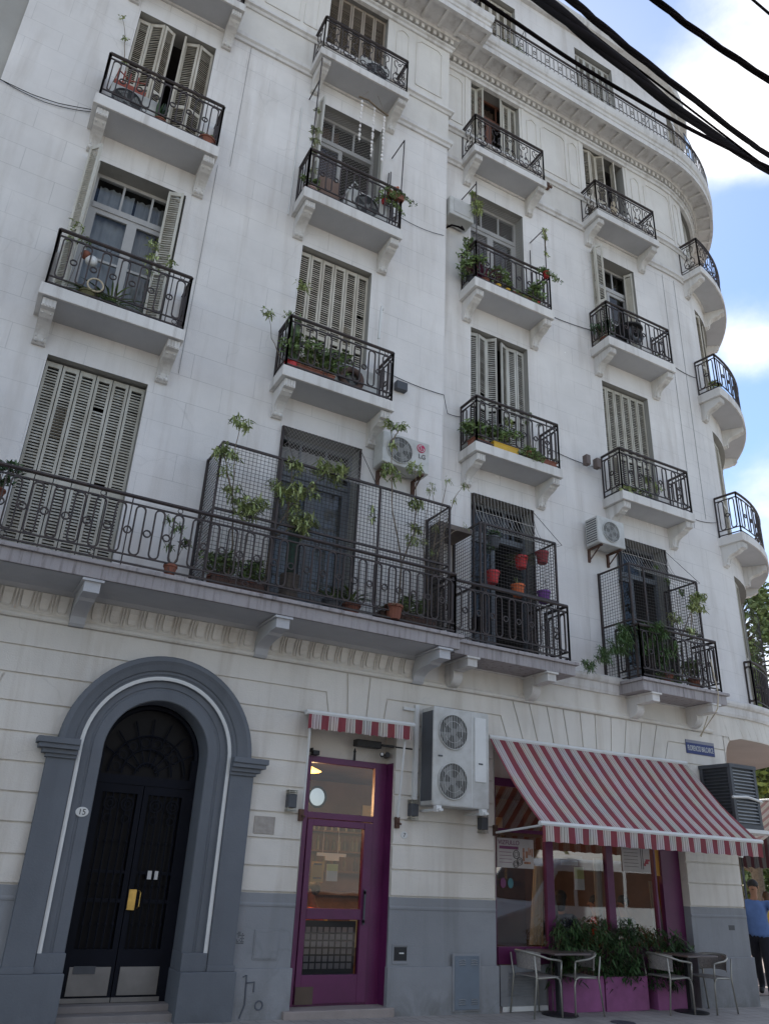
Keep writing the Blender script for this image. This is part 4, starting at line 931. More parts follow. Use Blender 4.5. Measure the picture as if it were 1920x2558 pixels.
def ground_sheet(name, x0, x1, y0, y1, dz, m, n=12):
    mb = MB(); vs = []; xs = [x0+(x1-x0)*i/n for i in range(n+1)]; ys = [y0+(y1-y0)*j/n for j in range(n+1)]
    for y in ys:
        for x in xs: vs.append((x, y, gz(x, y)+dz))
    mb.add(vs, [(j*(n+1)+i, j*(n+1)+i+1, (j+1)*(n+1)+i+1, (j+1)*(n+1)+i) for j in range(n) for i in range(n)])
    o = mb.build(name, m, recalc=False); o['kind'] = 'structure'; return o
ground_sheet('pavement', -12, 30, -3.2, 30, 0, M_PAVE)
ground_sheet('street', -60, 60, -60, 90, -.17, mat('asphalt', (.085, .084, .083), .9, var=.25, scale=2, bump=.3), 20)
mb = MB(); mb.add([(-12, -3.35, gz(-12, -4)-.17), (30, -3.35, gz(30, -4)-.17), (30, -3.35, gz(30, -4)+.004), (-12, -3.35, gz(-12, -4)+.004), (-12, -3.2, gz(-12, -4)-.17), (30, -3.2, gz(30, -4)-.17), (30, -3.2, gz(30, -4)+.004), (-12, -3.2, gz(-12, -4)+.004)], [(0, 1, 2, 3), (3, 2, 6, 7), (4, 7, 6, 5)]); o = mb.build('kerb', mat('kerb_stone', (.32, .31, .30), .85), recalc=False); o['kind'] = 'structure'
mb = MB(); mb.add([(x, y, gz(x, -4)-.0) for x, y in ((-12, -13), (30, -13), (30, -8.9), (-12, -8.9))], [(0, 1, 2, 3)]); mb.add([(x, -8.9, gz(x, -4)+z) for x, z in ((-12, 0), (30, 0), (30, -.18), (-12, -.18))], [(0, 1, 2, 3)]); o = mb.build('pavement', M_PAVE, recalc=False); o['kind'] = 'structure'
# striped paving of the side street pavement
m = mat('striped_paving', (.42, .37, .34), .8); nt = m.node_tree; b = nt.nodes['Principled BSDF']; g = nt.nodes.new('ShaderNodeNewGeometry'); w = nt.nodes.new('ShaderNodeTexWave'); w.inputs['Scale'].default_value = 2.2; w.bands_direction = 'DIAGONAL'; cr = nt.nodes.new('ShaderNodeValToRGB'); cr.color_ramp.elements[0].color = (.14, .07, .06, 1); cr.color_ramp.elements[1].color = (.46, .40, .36, 1); cr.color_ramp.elements[0].position = .35; cr.color_ramp.elements[1].position = .5
nt.links.new(g.outputs['Position'], w.inputs['Vector']); nt.links.new(w.outputs['Fac'], cr.inputs['Fac']); nt.links.new(cr.outputs['Color'], b.inputs['Base Color'])
ground_sheet('side_pavement', 12.9, 29.8, .9, 29.8, .006, m)

# neighbour on the left and houses across the street (seen in reflections only)
def simple_house(lb, x0, x1, y0, y1, h, m, face, name='house'):
    t = thing(name, lb, 'building', ((x0+x1)/2, (y0+y1)/2, 0)); mb = MB(); mb.box(x0, x1, y0, y1, -.3, h); mb.box(x0-.1 if face != -1 else x0, x1+.1 if face != -1 else x1, y0-.15 if face == -1 else y0, y1+.15 if face == 1 else y1, h, h+.3); mb.build('wall', m, t)
    yy = y1 if face == 1 else y0
    for zf in range(int(h//3.3)):
        n = int((x1-x0)//2.6)
        for i in range(n):
            x = x0+(x1-x0)*(i+.5)/n; fm = MB(); fm.box(x-.62, x+.62, yy-.05, yy+.05, zf*3.3+.9, zf*3.3+2.9); f_ = fm.build('window', M_WFR, t)
            pm = MB(); pm.box(x-.54, x+.54, yy-.07, yy+.07, zf*3.3+.98, zf*3.3+2.82); pm.build('pane', M_BLACK, f_)
    return t
M_NB = stucco('neighbour_stucco', (.40, .385, .355), (.28, .25, .22), joints=False)
nb = thing('neighbour_building', 'weathered tan grey neighbouring building at the top left edge', 'building', (-5, 5, 0)); mb = MB(); mb.box(-9, -1.54, .06, 14, 0, 24); mb.build('wall', M_NB, nb)
simple_house('pale three storey house across the street', -14, 0, -27, -17, 7.2, M_TRIM, 1); simple_house('cream four storey house across the street', 0.2, 7.5, -27, -17, 9, M_WARM, 1)

# ---- trees of the square at the right
def leaf_quads(mb, c, n, R, s, squash=.8, rnd=random, elong=1.7):
    for _ in range(n):
        d = Vector((rnd.gauss(0, 1), rnd.gauss(0, 1), rnd.gauss(0, 1)*squash)); d = d.normalized()*R*(rnd.random()**.45) if d.length else d
        p = Vector(c)+Vector((d.x, d.y, d.z*squash)); a = Vector((rnd.uniform(-1, 1), rnd.uniform(-1, 1), rnd.uniform(-.7, .5))).normalized(); b = a.orthogonal().normalized(); q = s*rnd.uniform(.6, 1.3)
        b = (b*math.cos(rnd.random()*6)+a.cross(b)*math.sin(rnd.random()*6)).normalized()
        mb.add([p-a*q*elong*.5, p+b*q*.42, p+a*q*elong*.5, p-b*q*.42], [(0, 1, 2, 3)])
def tree(lb, x, y, H, R, hb, m, leaves=5000, s=.16, seed=1):
    r = random.Random(seed); t = thing('broadleaf_tree', lb, 'tree', (x, y, -.2), group='trees of the square')
    tm = MB(); tm.tube([(x, y, -.2), (x+.1, y, H*.3), (x-.05, y+.1, H*.6), (x, y, H*.85)], [.26, .2, .12, .04], 8); cm = MB(); cl = []
    for i in range(34):
        a = r.random()*6.283; z = hb+(H-hb)*r.random()**.8; q = math.sin(min(1, max(.12, (z-hb)/(H-hb)*1.05))*PI*.93)**.6*R*r.uniform(.35, 1); c = Vector((x+q*math.cos(a), y+q*math.sin(a), z)); cl.append(c)
        tm.tube([(x, y, max(hb*.8, z-1.3)), ((x+c.x)/2, (y+c.y)/2, z-.5), c], [.07, .045, .02], 5)
    for c in cl: leaf_quads(cm, c, leaves//34, R*r.uniform(.2, .38), s, .75, r)
    tm.build('trunk', M_STEM, t); cm.build('crown', m, t, recalc=False)
M_TL = mat('tree_leaf', (.20, .25, .09), .6, var=.3, col2=(.08, .13, .045), scale=1.2, island=.5); M_TL2 = mat('tree_leaf_yellow', (.32, .33, .06), .6, var=.3, col2=(.14, .19, .05), scale=1.2, island=.4)
# monkey-puzzle like conifer: whorls of thin drooping branches with leaf tufts
t = thing('tall_conifer', 'tall sparse conifer with whorled branches behind the rounded corner', 'tree', (32.5, 14.2, -.2), group=None); r = random.Random(5); tm = MB(); cm = MB(); x, y = 32.5, 14.2
tm.tube([(x, y, -.2), (x, y, 8), (x, y, 16)], [.35, .26, .06], 8)
for k in range(17):
    z = 3.6+k*.72; n = 7; L_ = 4.6*(1-k/22)
    for i in range(n):
        a = 2*PI*(i+r.random()*.5)/n+k; P = [Vector((x+math.cos(a)*L_*q, y+math.sin(a)*L_*q, z+.5*math.sin(q*PI)-.35*q*q)) for q in (0, .3, .6, .85, 1)]
        tm.tube(P, [.07, .05, .04, .03, .015], 4)
        for q in P[2:]+[(P[3]+P[4])/2, (P[2]+P[3])/2]: leaf_quads(cm, q, 26, .42, .17, .6, r)
tm.build('trunk', M_STEM, t); cm.build('crown', M_TL, t, recalc=False)
tree('yellow green tree behind the striped corner awning', 27.5, 11.5, 7.4, 2.4, 2.6, M_TL2, 5200, .2, 3)
tree('dark green bushy tree at the right edge of the square', 33, 13.5, 6.5, 3.2, 1.0, M_TL, 5200, .22, 4)
tree('low green tree deep in the square behind the walkers', 36, 18.5, 6.0, 3.4, 1.0, M_TL2, 4200, .22, 8)

# ---- overhead cables (across the street, over the near pavement)
def cable(lb, pts, r, group='cables over the street', wob=0, name='overhead_cable'):
    mb = MB(); P = []
    for i in range(41):
        t_ = i/40; a = Vector(pts[0])*(1-t_)+Vector(pts[1])*t_; a.z += -4*pts[2]*t_*(1-t_) if len(pts) > 2 else 0
        P.append(a)
    if wob:
        for ph in range(3):
            mb.tube([p+Vector((0, math.sin(i*.45+ph*2.09)*wob, math.cos(i*.45+ph*2.09)*wob)) for i, p in enumerate(P)], r*.55, 7)
    else: mb.tube(P, r, 8)
    o = mb.build(name, M_CABLE, smooth=True, recalc=False); tag(o, lb, 'cable', group)
O_ = Vector((0, -9.736, 1.6))
def scl(P, k): return O_+(Vector(P)-O_)*k
def cpts(lb, P, k, r, wob=0, name='overhead_cable'):
    P = [Vector(p) for p in P]; P = [P[0]+(P[0]-P[1])*2.0]+P+[P[-1]+(P[-1]-P[-2])*2.5]; k0, k1 = k if isinstance(k, tuple) else (k, k); P = [scl(p, k0+(k1-k0)*(p.x-P[1].x)/(P[-2].x-P[1].x)) for p in P]; Q = []
    for i in range(len(P)-1):
        p0, p1, p2, p3 = P[max(0, i-1)], P[i], P[i+1], P[min(len(P)-1, i+2)]
        for j in range(10):
            t = j/10; Q.append(.5*((2*p1)+(p2-p0)*t+(2*p0-5*p1+4*p2-p3)*t*t+(3*p1-p0-3*p2+p3)*t**3))
    Q.append(P[-1]); mb = MB()
    if wob:
        for ph in range(3): mb.tube([p+Vector((0, math.sin(i*.22+ph*2.09)*wob, math.cos(i*.22+ph*2.09)*wob)) for i, p in enumerate(Q)], r*.62, 7)
    else: mb.tube(Q, r, 8)
    tag(mb.build(name, M_CABLE, smooth=True, recalc=False), lb, 'cable', 'cables over the street')
def pair(P, Q, k):
    a, b = scl(P, k), scl(Q, k); d = b-a; return (a-d*1.2, b+d*1.2, .0)
cpts('thickest black cable bundle, the lower of the two thick ones across the top right', [(5.813, -3.5, 14.807), (7.194, -3.5, 14.493), (8.893, -3.5, 14.163), (10.557, -3.5, 14.067), (11.24, -3.5, 14.083)], (.15, .26), .016, .008)
cpts('second thick black cable bundle crossing just above the thickest one', [(6.446, -3.5, 15.319), (7.046, -3.5, 15.172), (7.9, -3.5, 14.989), (8.997, -3.5, 14.823), (10.669, -3.5, 14.588), (11.355, -3.5, 14.562)], (.17, .24), .0115, .005)
cpts('single black cable crossing the white cloud at the top right', [(8.684, -3.5, 17.131), (9.602, -3.5, 17.059), (10.719, -3.5, 17.072), (11.973, -3.5, 17.156)], .20, .013, .006)
cpts('medium black cable below the bundles that joins the thickest one', [(5.131, -3.5, 13.763), (6.38, -3.5, 13.689), (7.75, -3.5, 13.734), (8.88, -3.5, 13.82), (10.204, -3.5, 14.0), (11.3, -3.5, 14.2)], .20, .0065)
cpts('thin pale grey wire running between the two thick bundles', [(5.9, -3.5, 14.95), (7.2, -3.5, 14.70), (8.6, -3.5, 14.50)], .20, .004)
cpts('thin black wire in the far top right corner of the sky', [(12.10, -3.5, 19.90), (12.61, -3.5, 19.84)], .20, .006)
def wire(lb, pts, r=.006, m=None, sag=.12):
    mb = MB()
    for i in range(len(pts)-1):
        a, b = Vector(pts[i]), Vector(pts[i+1]); mb.tube([a+(b-a)*t_/8+Vector((0, 0, -sag*4*(t_/8)*(1-t_/8)*min(1, (b-a).length))) for t_ in range(9)], r, 4)
    o = mb.build('facade_wire', m or M_CABLE, recalc=False); tag(o, lb, 'wire', 'wires clipped to the facade')
wire('pair of wires running from the left edge to the top left balcony', [(-1.6, -.03, 11.80), (-1.1, -.03, 11.77), (-.73, -.03, 11.82), (-.28, -.03, 11.98)], .006, sag=.01); wire('loose second wire ending under the top left balcony', [(-1.6, -.02, 11.82), (-.9, -.02, 11.74), (-.28, -.02, 11.94)], .005, sag=.04)
wire('thin wire between the wind chime balcony and the wall corner', [(4.95, -.02, 12.72), (6.13, -.02, 12.72)], .005, sag=.08)
wire('thin wire from the hanging coil balcony to the wall corner by the flower box', [(4.95, -.02, 9.18), (6.19, -.02, 9.12), (6.45, .26, 8.98), (6.72, .26, 9.0)], .006, sag=.04)
wire('wire between the two third floor balconies of the right part', [(8.55, .27, 12.22), (10.05, .27, 12.30)], .007, sag=.04); wire('wire from the round table balcony to the rounded corner', [(11.9, .27, 12.35), (12.6, .27, 12.30), (13.3, .30, 12.29)], .007, sag=.04)
wire('wire from the yellow flower box balcony to the floodlights', [(8.55, .27, 9.02), (9.75, .27, 8.92), (10.1, .27, 8.95)], .006, sag=.03); wire('wire from the second floor balcony to the tower balcony', [(11.9, .27, 8.6), (12.7, .27, 8.5), (13.3, .31, 8.62)], .006, sag=.03)
for x, y, z0, z1 in ((1.72, -.01, 7.9, 12.0), (12.55, .275, 8.3, 15.0), (12.95, .285, 8.6, 15.0), (1.93, -.008, 12.1, 15.1)): wire('thin vertical wire down the wall near x %d metres' % 0 if False else {1.72: 'vertical wire beside the second floor left balcony', 12.55: 'vertical wire on the wall left of the rounded corner', 12.95: 'vertical wire on the start of the rounded corner', 1.93: 'vertical wire below the pale ledge at the upper left'}[x], [(x, y, z0), (x+.01, y, z1)], .004, m=mat('grey_wire', (.22, .22, .22), .8), sag=0)

tree('leafy street tree across the street, seen only as a reflection', 20, -15, 8.5, 3.6, 2.4, M_TL, 3000, .28, 14)
tree('second leafy street tree across the street, seen only as a reflection', 27, -14, 8.0, 3.6, 2.4, M_TL, 3000, .28, 15)
# ------------------------------------------------------------ awnings
def stripe_mat(name, axis, pitch, x0, k=1.0):
    m = bpy.data.materials.new(name); m.use_nodes = True; nt = m.node_tree; b = nt.nodes['Principled BSDF']; b.inputs['Roughness'].default_value = .85; b.inputs['Specular IOR Level'].default_value = .2
    g = nt.nodes.new('ShaderNodeNewGeometry'); se = nt.nodes.new('ShaderNodeSeparateXYZ'); ma = nt.nodes.new('ShaderNodeMath'); ma.operation = 'MULTIPLY_ADD'; ma.inputs[1].default_value = 1/pitch; ma.inputs[2].default_value = -x0/pitch
    fr = nt.nodes.new('ShaderNodeMath'); fr.operation = 'FRACT'; cr = nt.nodes.new('ShaderNodeValToRGB'); cr.color_ramp.interpolation = 'CONSTANT'
    R, W_, B, P = [(a*k, b_*k, c_*k, 1) for a, b_, c_ in ((.33, .085, .10), (.78, .72, .67), (.36, .28, .25), (.62, .53, .50))]
    st = [(0, R), (.45, W_), (.50, B), (.55, P), (.60, W_), (.68, B), (.72, P), (.80, W_), (.86, B), (.91, W_)]
    e = cr.color_ramp.elements; e[0].position = 0; e[0].color = R; e[1].position = st[1][0]; e[1].color = st[1][1]
    for p_, c_ in st[2:]: k = e.new(p_); k.color = c_
    nt.links.new(g.outputs['Position'], se.inputs['Vector']); nt.links.new(se.outputs[axis], ma.inputs[0]); nt.links.new(ma.outputs['Value'], fr.inputs[0]); nt.links.new(fr.outputs['Value'], cr.inputs['Fac'])
    no = nt.nodes.new('ShaderNodeTexNoise'); no.inputs['Scale'].default_value = 3; nt.links.new(g.outputs['Position'], no.inputs['Vector']); mi = nt.nodes.new('ShaderNodeMix'); mi.data_type = 'RGBA'; mi.blend_type = 'MULTIPLY'; mi.inputs['Factor'].default_value = .35
    nt.links.new(cr.outputs['Color'], mi.inputs['A']); nt.links.new(no.outputs['Color'], mi.inputs['B']); nt.links.new(mi.outputs['Result'], b.inputs['Base Color'])
    tr = nt.nodes.new('ShaderNodeBsdfTranslucent'); ms = nt.nodes.new('ShaderNodeMixShader'); ms.inputs['Fac'].default_value = .25; nt.links.new(mi.outputs['Result'], tr.inputs['Color']); nt.links.new(b.outputs['BSDF'], ms.inputs[1]); nt.links.new(tr.outputs['BSDF'], ms.inputs[2]); nt.links.new(ms.outputs['Shader'], nt.nodes['Material Output'].inputs['Surface'])
    return m
def awning(lb, P0, P1, Q0, Q1, drop, m, arms=None, wave=.0, bar=True):
    """P: wall edge ends, Q: front bar ends (world)."""
    P0, P1, Q0, Q1 = map(Vector, (P0, P1, Q0, Q1)); t = thing('awning', lb, 'awning', P0); N, K = 48, 8; vs = []
    for j in range(K+1):
        for i in range(N+1):
            a = P0+(P1-P0)*i/N; b = Q0+(Q1-Q0)*i/N; p = a+(b-a)*j/K; p.z -= .06*math.sin(PI*j/K)*(b-a).length*.7+.010*math.sin(i*.55+j*.2)*math.sin(PI*j/K)+.006*math.sin(i*1.3+2*j)*math.sin(PI*j/K); vs.append(p)
    mb = MB(); mb.add(vs, [(j*(N+1)+i, j*(N+1)+i+1, (j+1)*(N+1)+i+1, (j+1)*(N+1)+i) for j in range(K) for i in range(N)]); o = mb.build('canopy_cloth', m, t, recalc=False, smooth=True)
    mb = MB(); vs = []
    nrm = (P0-Q0); nrm.z = 0; nrm.normalize()
    for i in range(N+1):
        q = Q0+(Q1-Q0)*i/N; w = .012*math.sin(i*1.3)
        vs += [q-nrm*.02, q-nrm*(.02+w)+Vector((0, 0, -drop-.008*math.cos(i*2*PI/N*17)))]
    mb.add(vs, [(2*i, 2*i+2, 2*i+3, 2*i+1) for i in range(N)]); mb.build('valance', m, t, recalc=False)
    if bar:
        mb = MB(); d = (Q1-Q0).normalized()*.03; mb.tube([Q0-d, Q1+d], .032, 8); mb.build('front_bar', M_WHITE, t)
    mb = MB(); mb.tube([P0, P1], .035, 8); mb.build('roller', M_WHITE, t)
    for a, b in (arms or []):
        mb = MB(); mb.tube([a, b], .016, 6); mb.build('arm', M_WHITE, t); 
    return t
M_STR = stripe_mat('striped_canvas', 'X', .246, 7.20)
awning('large red and cream striped awning sloping out over the shop window', (7.03, -.08, 3.44), (11.13, -.08, 3.46), (7.02, -1.22, 2.23), (11.24, -1.22, 2.235), .215, M_STR, [((7.17, .0, 2.14), (7.05, -1.2, 2.21)), ((11.05, .0, 2.14), (11.2, -1.2, 2.21))])
M_STR2 = stripe_mat('striped_canvas_narrow', 'X', .245, 4.235)
aw = awning('small red and cream striped valance awning above the purple door', (4.10, -.06, 3.43), (5.66, -.06, 3.45), (4.06, -.26, 3.40), (5.61, -.26, 3.42), .205, M_STR2, [((4.10, -.25, 3.36), (4.19, -.03, 2.22)), ((5.52, -.25, 3.36), (5.56, -.03, 2.20))], bar=True)
for x in (4.17, 5.56, 7.165): tag(MB().box(x-.03, x+.03, -.05, 0, 2.10, 2.24).tube([(x, -.05, 2.17), (x+.03, -.09, 2.15)], .015, 5).build('awning_bracket', M_RUST, bevel=.004), {4.17: 'rusty wall bracket left of the purple door', 5.56: 'rusty wall bracket right of the purple door', 7.165: 'rusty wall bracket at the left edge of the shop window'}[x], 'bracket')
M_STR3 = stripe_mat('striped_canvas_dark', 'Y', .26, 0, .2)
cv = awning('dark red striped terrace canopy on posts beyond the corner pier', (19.3, 3.0, 3.7), (19.3, 8.5, 3.7), (16.1, 3.0, 2.22), (16.1, 8.5, 2.22), .22, M_STR3)
M_STR4 = stripe_mat('striped_canvas_side', 'X', .26, 0, .15)
mb = MB(); vs = []
for i in range(25): q = i/24; x = 16.1+3.2*q; w = .012*math.sin(i*1.7); vs += [(x, 2.99+w, 2.22+1.48*q), (x, 2.99-w, 2.0+.02*math.cos(i*3))]
mb.add(vs, [(2*i, 2*i+2, 2*i+3, 2*i+1) for i in range(24)]); mb.build('side_curtain', M_STR4, cv, recalc=False)
for x, y in ((16.15, 3.05), (16.15, 8.45), (19.25, 3.05), (19.25, 8.45)): MB().tube([(x, y, -.25), (x, y, 2.2 if x < 17 else 3.7)], .03, 6).build('post', M_DGREY, cv)
mb = MB(); mb.box(16.7, 16.8, 4.5, 17, 0, 4.1); mb.build('side_street_wall', M_GF, bld)

# ------------------------------------------------------------ air conditioners
def bars_disc(mb, c, R, n=7, ax='xz', r=.004):
    cx, cy, cz = c
    for i in range(-n, n+1):
        h = math.sqrt(max(0, R*R-(R*i/(n+.5))**2)); mb.tube([(cx+R*i/(n+.5), cy, cz-h), (cx+R*i/(n+.5), cy, cz+h)], r, 4)
def ac(name, lb, x0, x1, yf, yb, z0, z1, fans, fanR, fcx, col=M_ACW, wires='v', bracket_=True, group=None, logo=False, sidevent=False, rz=0):
    t = thing(name, lb, 'air conditioner', (x0, yf, z0), group=group)
    mb = MB(); mb.box(x0, x1, yf, yb, z0, z1); body = mb.build('casing', col, t, bevel=.018)
    for i in range(fans):
        cz = z0+(z1-z0)*(i+.5)/fans; cx = fcx
        mb = MB(); mb.lathe((0, 0, 0), [(fanR, 0), (fanR, .004)], 28); mb.v = [(cx+p[0], yf-.004+p[2]*.5, cz+p[1]) for p in mb.v]; mb.build('fan_opening', mat('fan_dark', (.055, .053, .05), .8), t)
        mb = MB(); mb.lathe((0, 0, 0), [(fanR*.22, 0), (fanR*.2, .006)], 16); mb.v = [(cx+p[0], yf-.010+p[2]*.5, cz+p[1]) for p in mb.v]
        for k in range(4):
            a = k*PI/2+.5; q = [(fanR*.2, a-.25), (fanR*.92, a-.42), (fanR*.92, a+.42), (fanR*.2, a+.35)]; mb.add([(cx+r*math.cos(b), yf-.006-.002*j, cz+r*math.sin(b)) for j, (r, b) in enumerate(q)], [(0, 1, 2, 3)])
        mb.build('fan', mat('fan_blade', (.22, .22, .21), .6), t, recalc=False)
        mb = MB(); mb.ring((cx, yf-.014, cz), fanR, .008, n=28, m=5); mb.ring((cx, yf-.014, cz), fanR*.62, .003, n=24, m=4); bars_disc(mb, (cx, yf-.016, cz), fanR*.98, 6 if fanR < .2 else 8, r=.0028)
        mb.build('fan_grille', M_DGREY if name == 'balcony_air_conditioner' else col, t)
    if bracket_:
        for x in (x0+.1, x1-.1):
            mb = MB(); mb.box(x-.02, x+.02, yf+.02, .0 if yb < .15 else YC, z0-.035, z0-.004); mb.box(x-.02, x+.02, yb-.02 if yb < .15 else YC-.04, .0 if yb < .15 else YC, z0-.26, z0-.035); mb.tube([(x, yf+.08, z0-.03), (x, (0 if yb < .15 else YC)-.01, z0-.24)], .012, 4); mb.build('support', M_RUST, t)
    if sidevent:
        mb = MB(); n = 10
        for i in range(n): z = z0+.06+(z1-z0-.12)*i/(n-1); mb.box(x0-.004, x0+.001, yf+.03, yb-.03, z-.010, z+.010)
        mb.build('side_vents', M_DGREY, t)
    return t
a = ac('twin_fan_air_conditioner', 'tall white air conditioner with two fans between the purple door and the big awning', 5.87, 6.80, -.40, -.07, 2.40, 3.70, 2, .235, 6.19, bracket_=False)
mb = MB(); mb.box(6.50, 6.51, -.405, -.39, 2.42, 3.68); mb.box(6.55, 6.74, -.412, -.40, 2.75, 3.62); mb.build('service_panel', M_WHITE, a, bevel=.004)
MB().box(6.61, 6.68, -.418, -.411, 2.98, 3.0).build('slot', M_DGREY, a); MB().box(5.95, 6.02, -.408, -.40, 3.03, 3.05).build('slot', M_DGREY, a); MB().box(5.866, 5.872, -.38, -.10, 2.46, 3.64).build('side_coil', M_DGREY, a)
mb = MB()
for x in (5.95, 6.68): mb.box(x-.03, x+.03, -.50, .0, 2.33, 2.36); mb.box(x-.05, x+.03, -.46, -.38, 2.32, 2.40)
mb.box(5.78, 5.84, -.06, 0, 2.3, 3.75); mb.box(5.6, 5.8, -.04, 0, 3.66, 3.70); mb.tube([(5.80, -.03, 2.4), (5.80, -.03, 3.65)], .018, 6); mb.build('support', M_WHITE, a)
a = ac('wall_air_conditioner', 'white air conditioner with a round red badge on the wall above the left cage', 4.88, 5.72, -.36, -.05, 7.28, 7.83, 1, .225, 5.18)
mb = MB(); mb.lathe((0, 0, 0), [(.075, 0), (.075, .004)], 24); mb.v = [(5.56+p[0], -.366+p[2]*.5, 7.70+p[1]) for p in mb.v]; mb.build('badge', mat('badge_crimson', (.45, .02, .09), .5), a)
mb = MB(); pts = [(5.56+.055*math.cos(b), -.372, 7.70+.055*math.sin(b)) for b in [PI*.42+i*PI*1.55/18 for i in range(19)]]; mb.tube(pts+[(5.56+.02, -.372, 7.70)], .006, 4); mb.tube([(5.555, -.372, 7.735), (5.555, -.372, 7.675), (5.58, -.372, 7.675)], .005, 4); mb.ball((5.535, -.372, 7.725), .008, .003, .008); mb.build('badge_face', M_WHITE, a)
text_mesh('badge_letters', 'LG', .11, mat('badge_grey', (.12, .11, .11), .6), Matrix.Translation((5.58, -.368, 7.555)), a)
ac('wall_air_conditioner', 'white air conditioner with side vents on the wall left of the right caged window', 9.48, 10.14, -.10, .22, 7.13, 7.66, 1, .20, 9.80, sidevent=True)
ac('balcony_air_conditioner', 'white air conditioner with a dark fan on the balcony below the wind chimes', 3.92, 4.74, -.40, -.12, 11.86, 12.42, 1, .22, 4.28, bracket_=False)
ac('balcony_air_conditioner', 'white air conditioner behind the scroll railing of the top left block', 3.95, 4.6, -.38, -.12, 15.36, 15.92, 1, .21, 4.30, bracket_=False)
ac('balcony_air_conditioner', 'white air conditioner lying behind the railing of the top left balcony', -.10, .62, -.36, -.08, 11.84, 12.36, 1, .22, .16, bracket_=False)
ac('balcony_air_conditioner', 'white air conditioner partly hidden by a brown ring on the snake plant balcony', 3.95, 4.75, -.36, -.06, 8.29, 8.80, 1, .21, 4.22, bracket_=False)
t = thing('boxed_air_conditioner', 'cream air conditioner box in the wall corner left of the ivy balcony', 'air conditioner', (6.26, .1, 13.3)); MB().box(6.235, 6.80, -.06, .24, 13.34, 13.80).build('casing', M_ACW, t, bevel=.015); MB().box(6.32, 6.72, -.068, -.06, 13.42, 13.74).build('panel', mat('panel_grey', (.45, .44, .42), .6), t, bevel=.01)
mb = MB(); mb.tube([(6.3, .24, 13.2), (6.32, .0, 13.1), (6.45, -.05, 13.08), (6.6, .0, 13.12), (6.62, .1, 13.3)], .02, 6); mb.build('hose', M_CABLE, t)
def torus_thing(name, lb, cat, c, R, r, m, rx=1): mb = MB(); mb.ring(c, R, r, n=24, m=8); return tag(mb.build(name, m, smooth=True), lb, cat)
torus_thing('brown_hoop', 'thick brown ring leaning on the railing of the snake plant balcony', 'ring', (4.24, -.42, 8.50), .165, .05, mat('brown_coil', (.10, .065, .055), .8))
# evaporative cooler
t = thing('evaporative_cooler', 'big dark grey louvred cooler box at the right end of the big awning', 'cooler', (11.5, -.62, 2.5)); X0, X1, Y0, Y1, Z0, Z1 = 11.5, 12.13, -.64, -.02, 2.50, 3.42
mb = MB()
for x in (X0, X1-.06):
    for y in (Y0, Y1-.06): mb.box(x, x+.06, y, y+.06, Z0, Z1)
mb.box(X0-.01, X1+.01, Y0-.01, Y1+.01, Z1-.02, Z1+.04); mb.box(X0-.005, X1+.005, Y0-.005, Y1, Z0-.04, Z0+.03); mb.box(X0+.04, X1-.04, Y0+.04, Y1, Z0+.02, Z1-.02); mb.build('casing', M_DGREY, t)
mb = MB()
for i in range(16): z = Z0+.06+(Z1-Z0-.12)*i/15; R_ = Matrix.Translation((0, Y0+.02, z)) @ Matrix.Rotation(math.radians(30), 4, 'X'); mb.box(X0+.06, X1-.06, -.018, .018, -.004, .004, R_)
mb.build('front_louvres', mat('louvre_grey', (.34, .36, .38), .5), t)
mb = MB()
for i in range(16): z = Z0+.06+(Z1-Z0-.12)*i/15; R_ = Matrix.Translation((X0+.02, 0, z)) @ Matrix.Rotation(math.radians(-30), 4, 'Y'); mb.box(-.018, .018, Y0+.06, Y1-.06, -.004, .004, R_)
mb.build('side_louvres', M_DGREY, t)
mb = MB(); mb.tube([(X0-.02, Y0+.0, 2.93), (X0+.3, Y0-.03, 2.95), (X1+.02, Y0-.02, 2.90)], .022, 6); mb.box(X0-.05, X1+.35, Y0-.05, Y1, Z0-.10, Z0-.045); mb.build('bracket', M_WHITE, t)

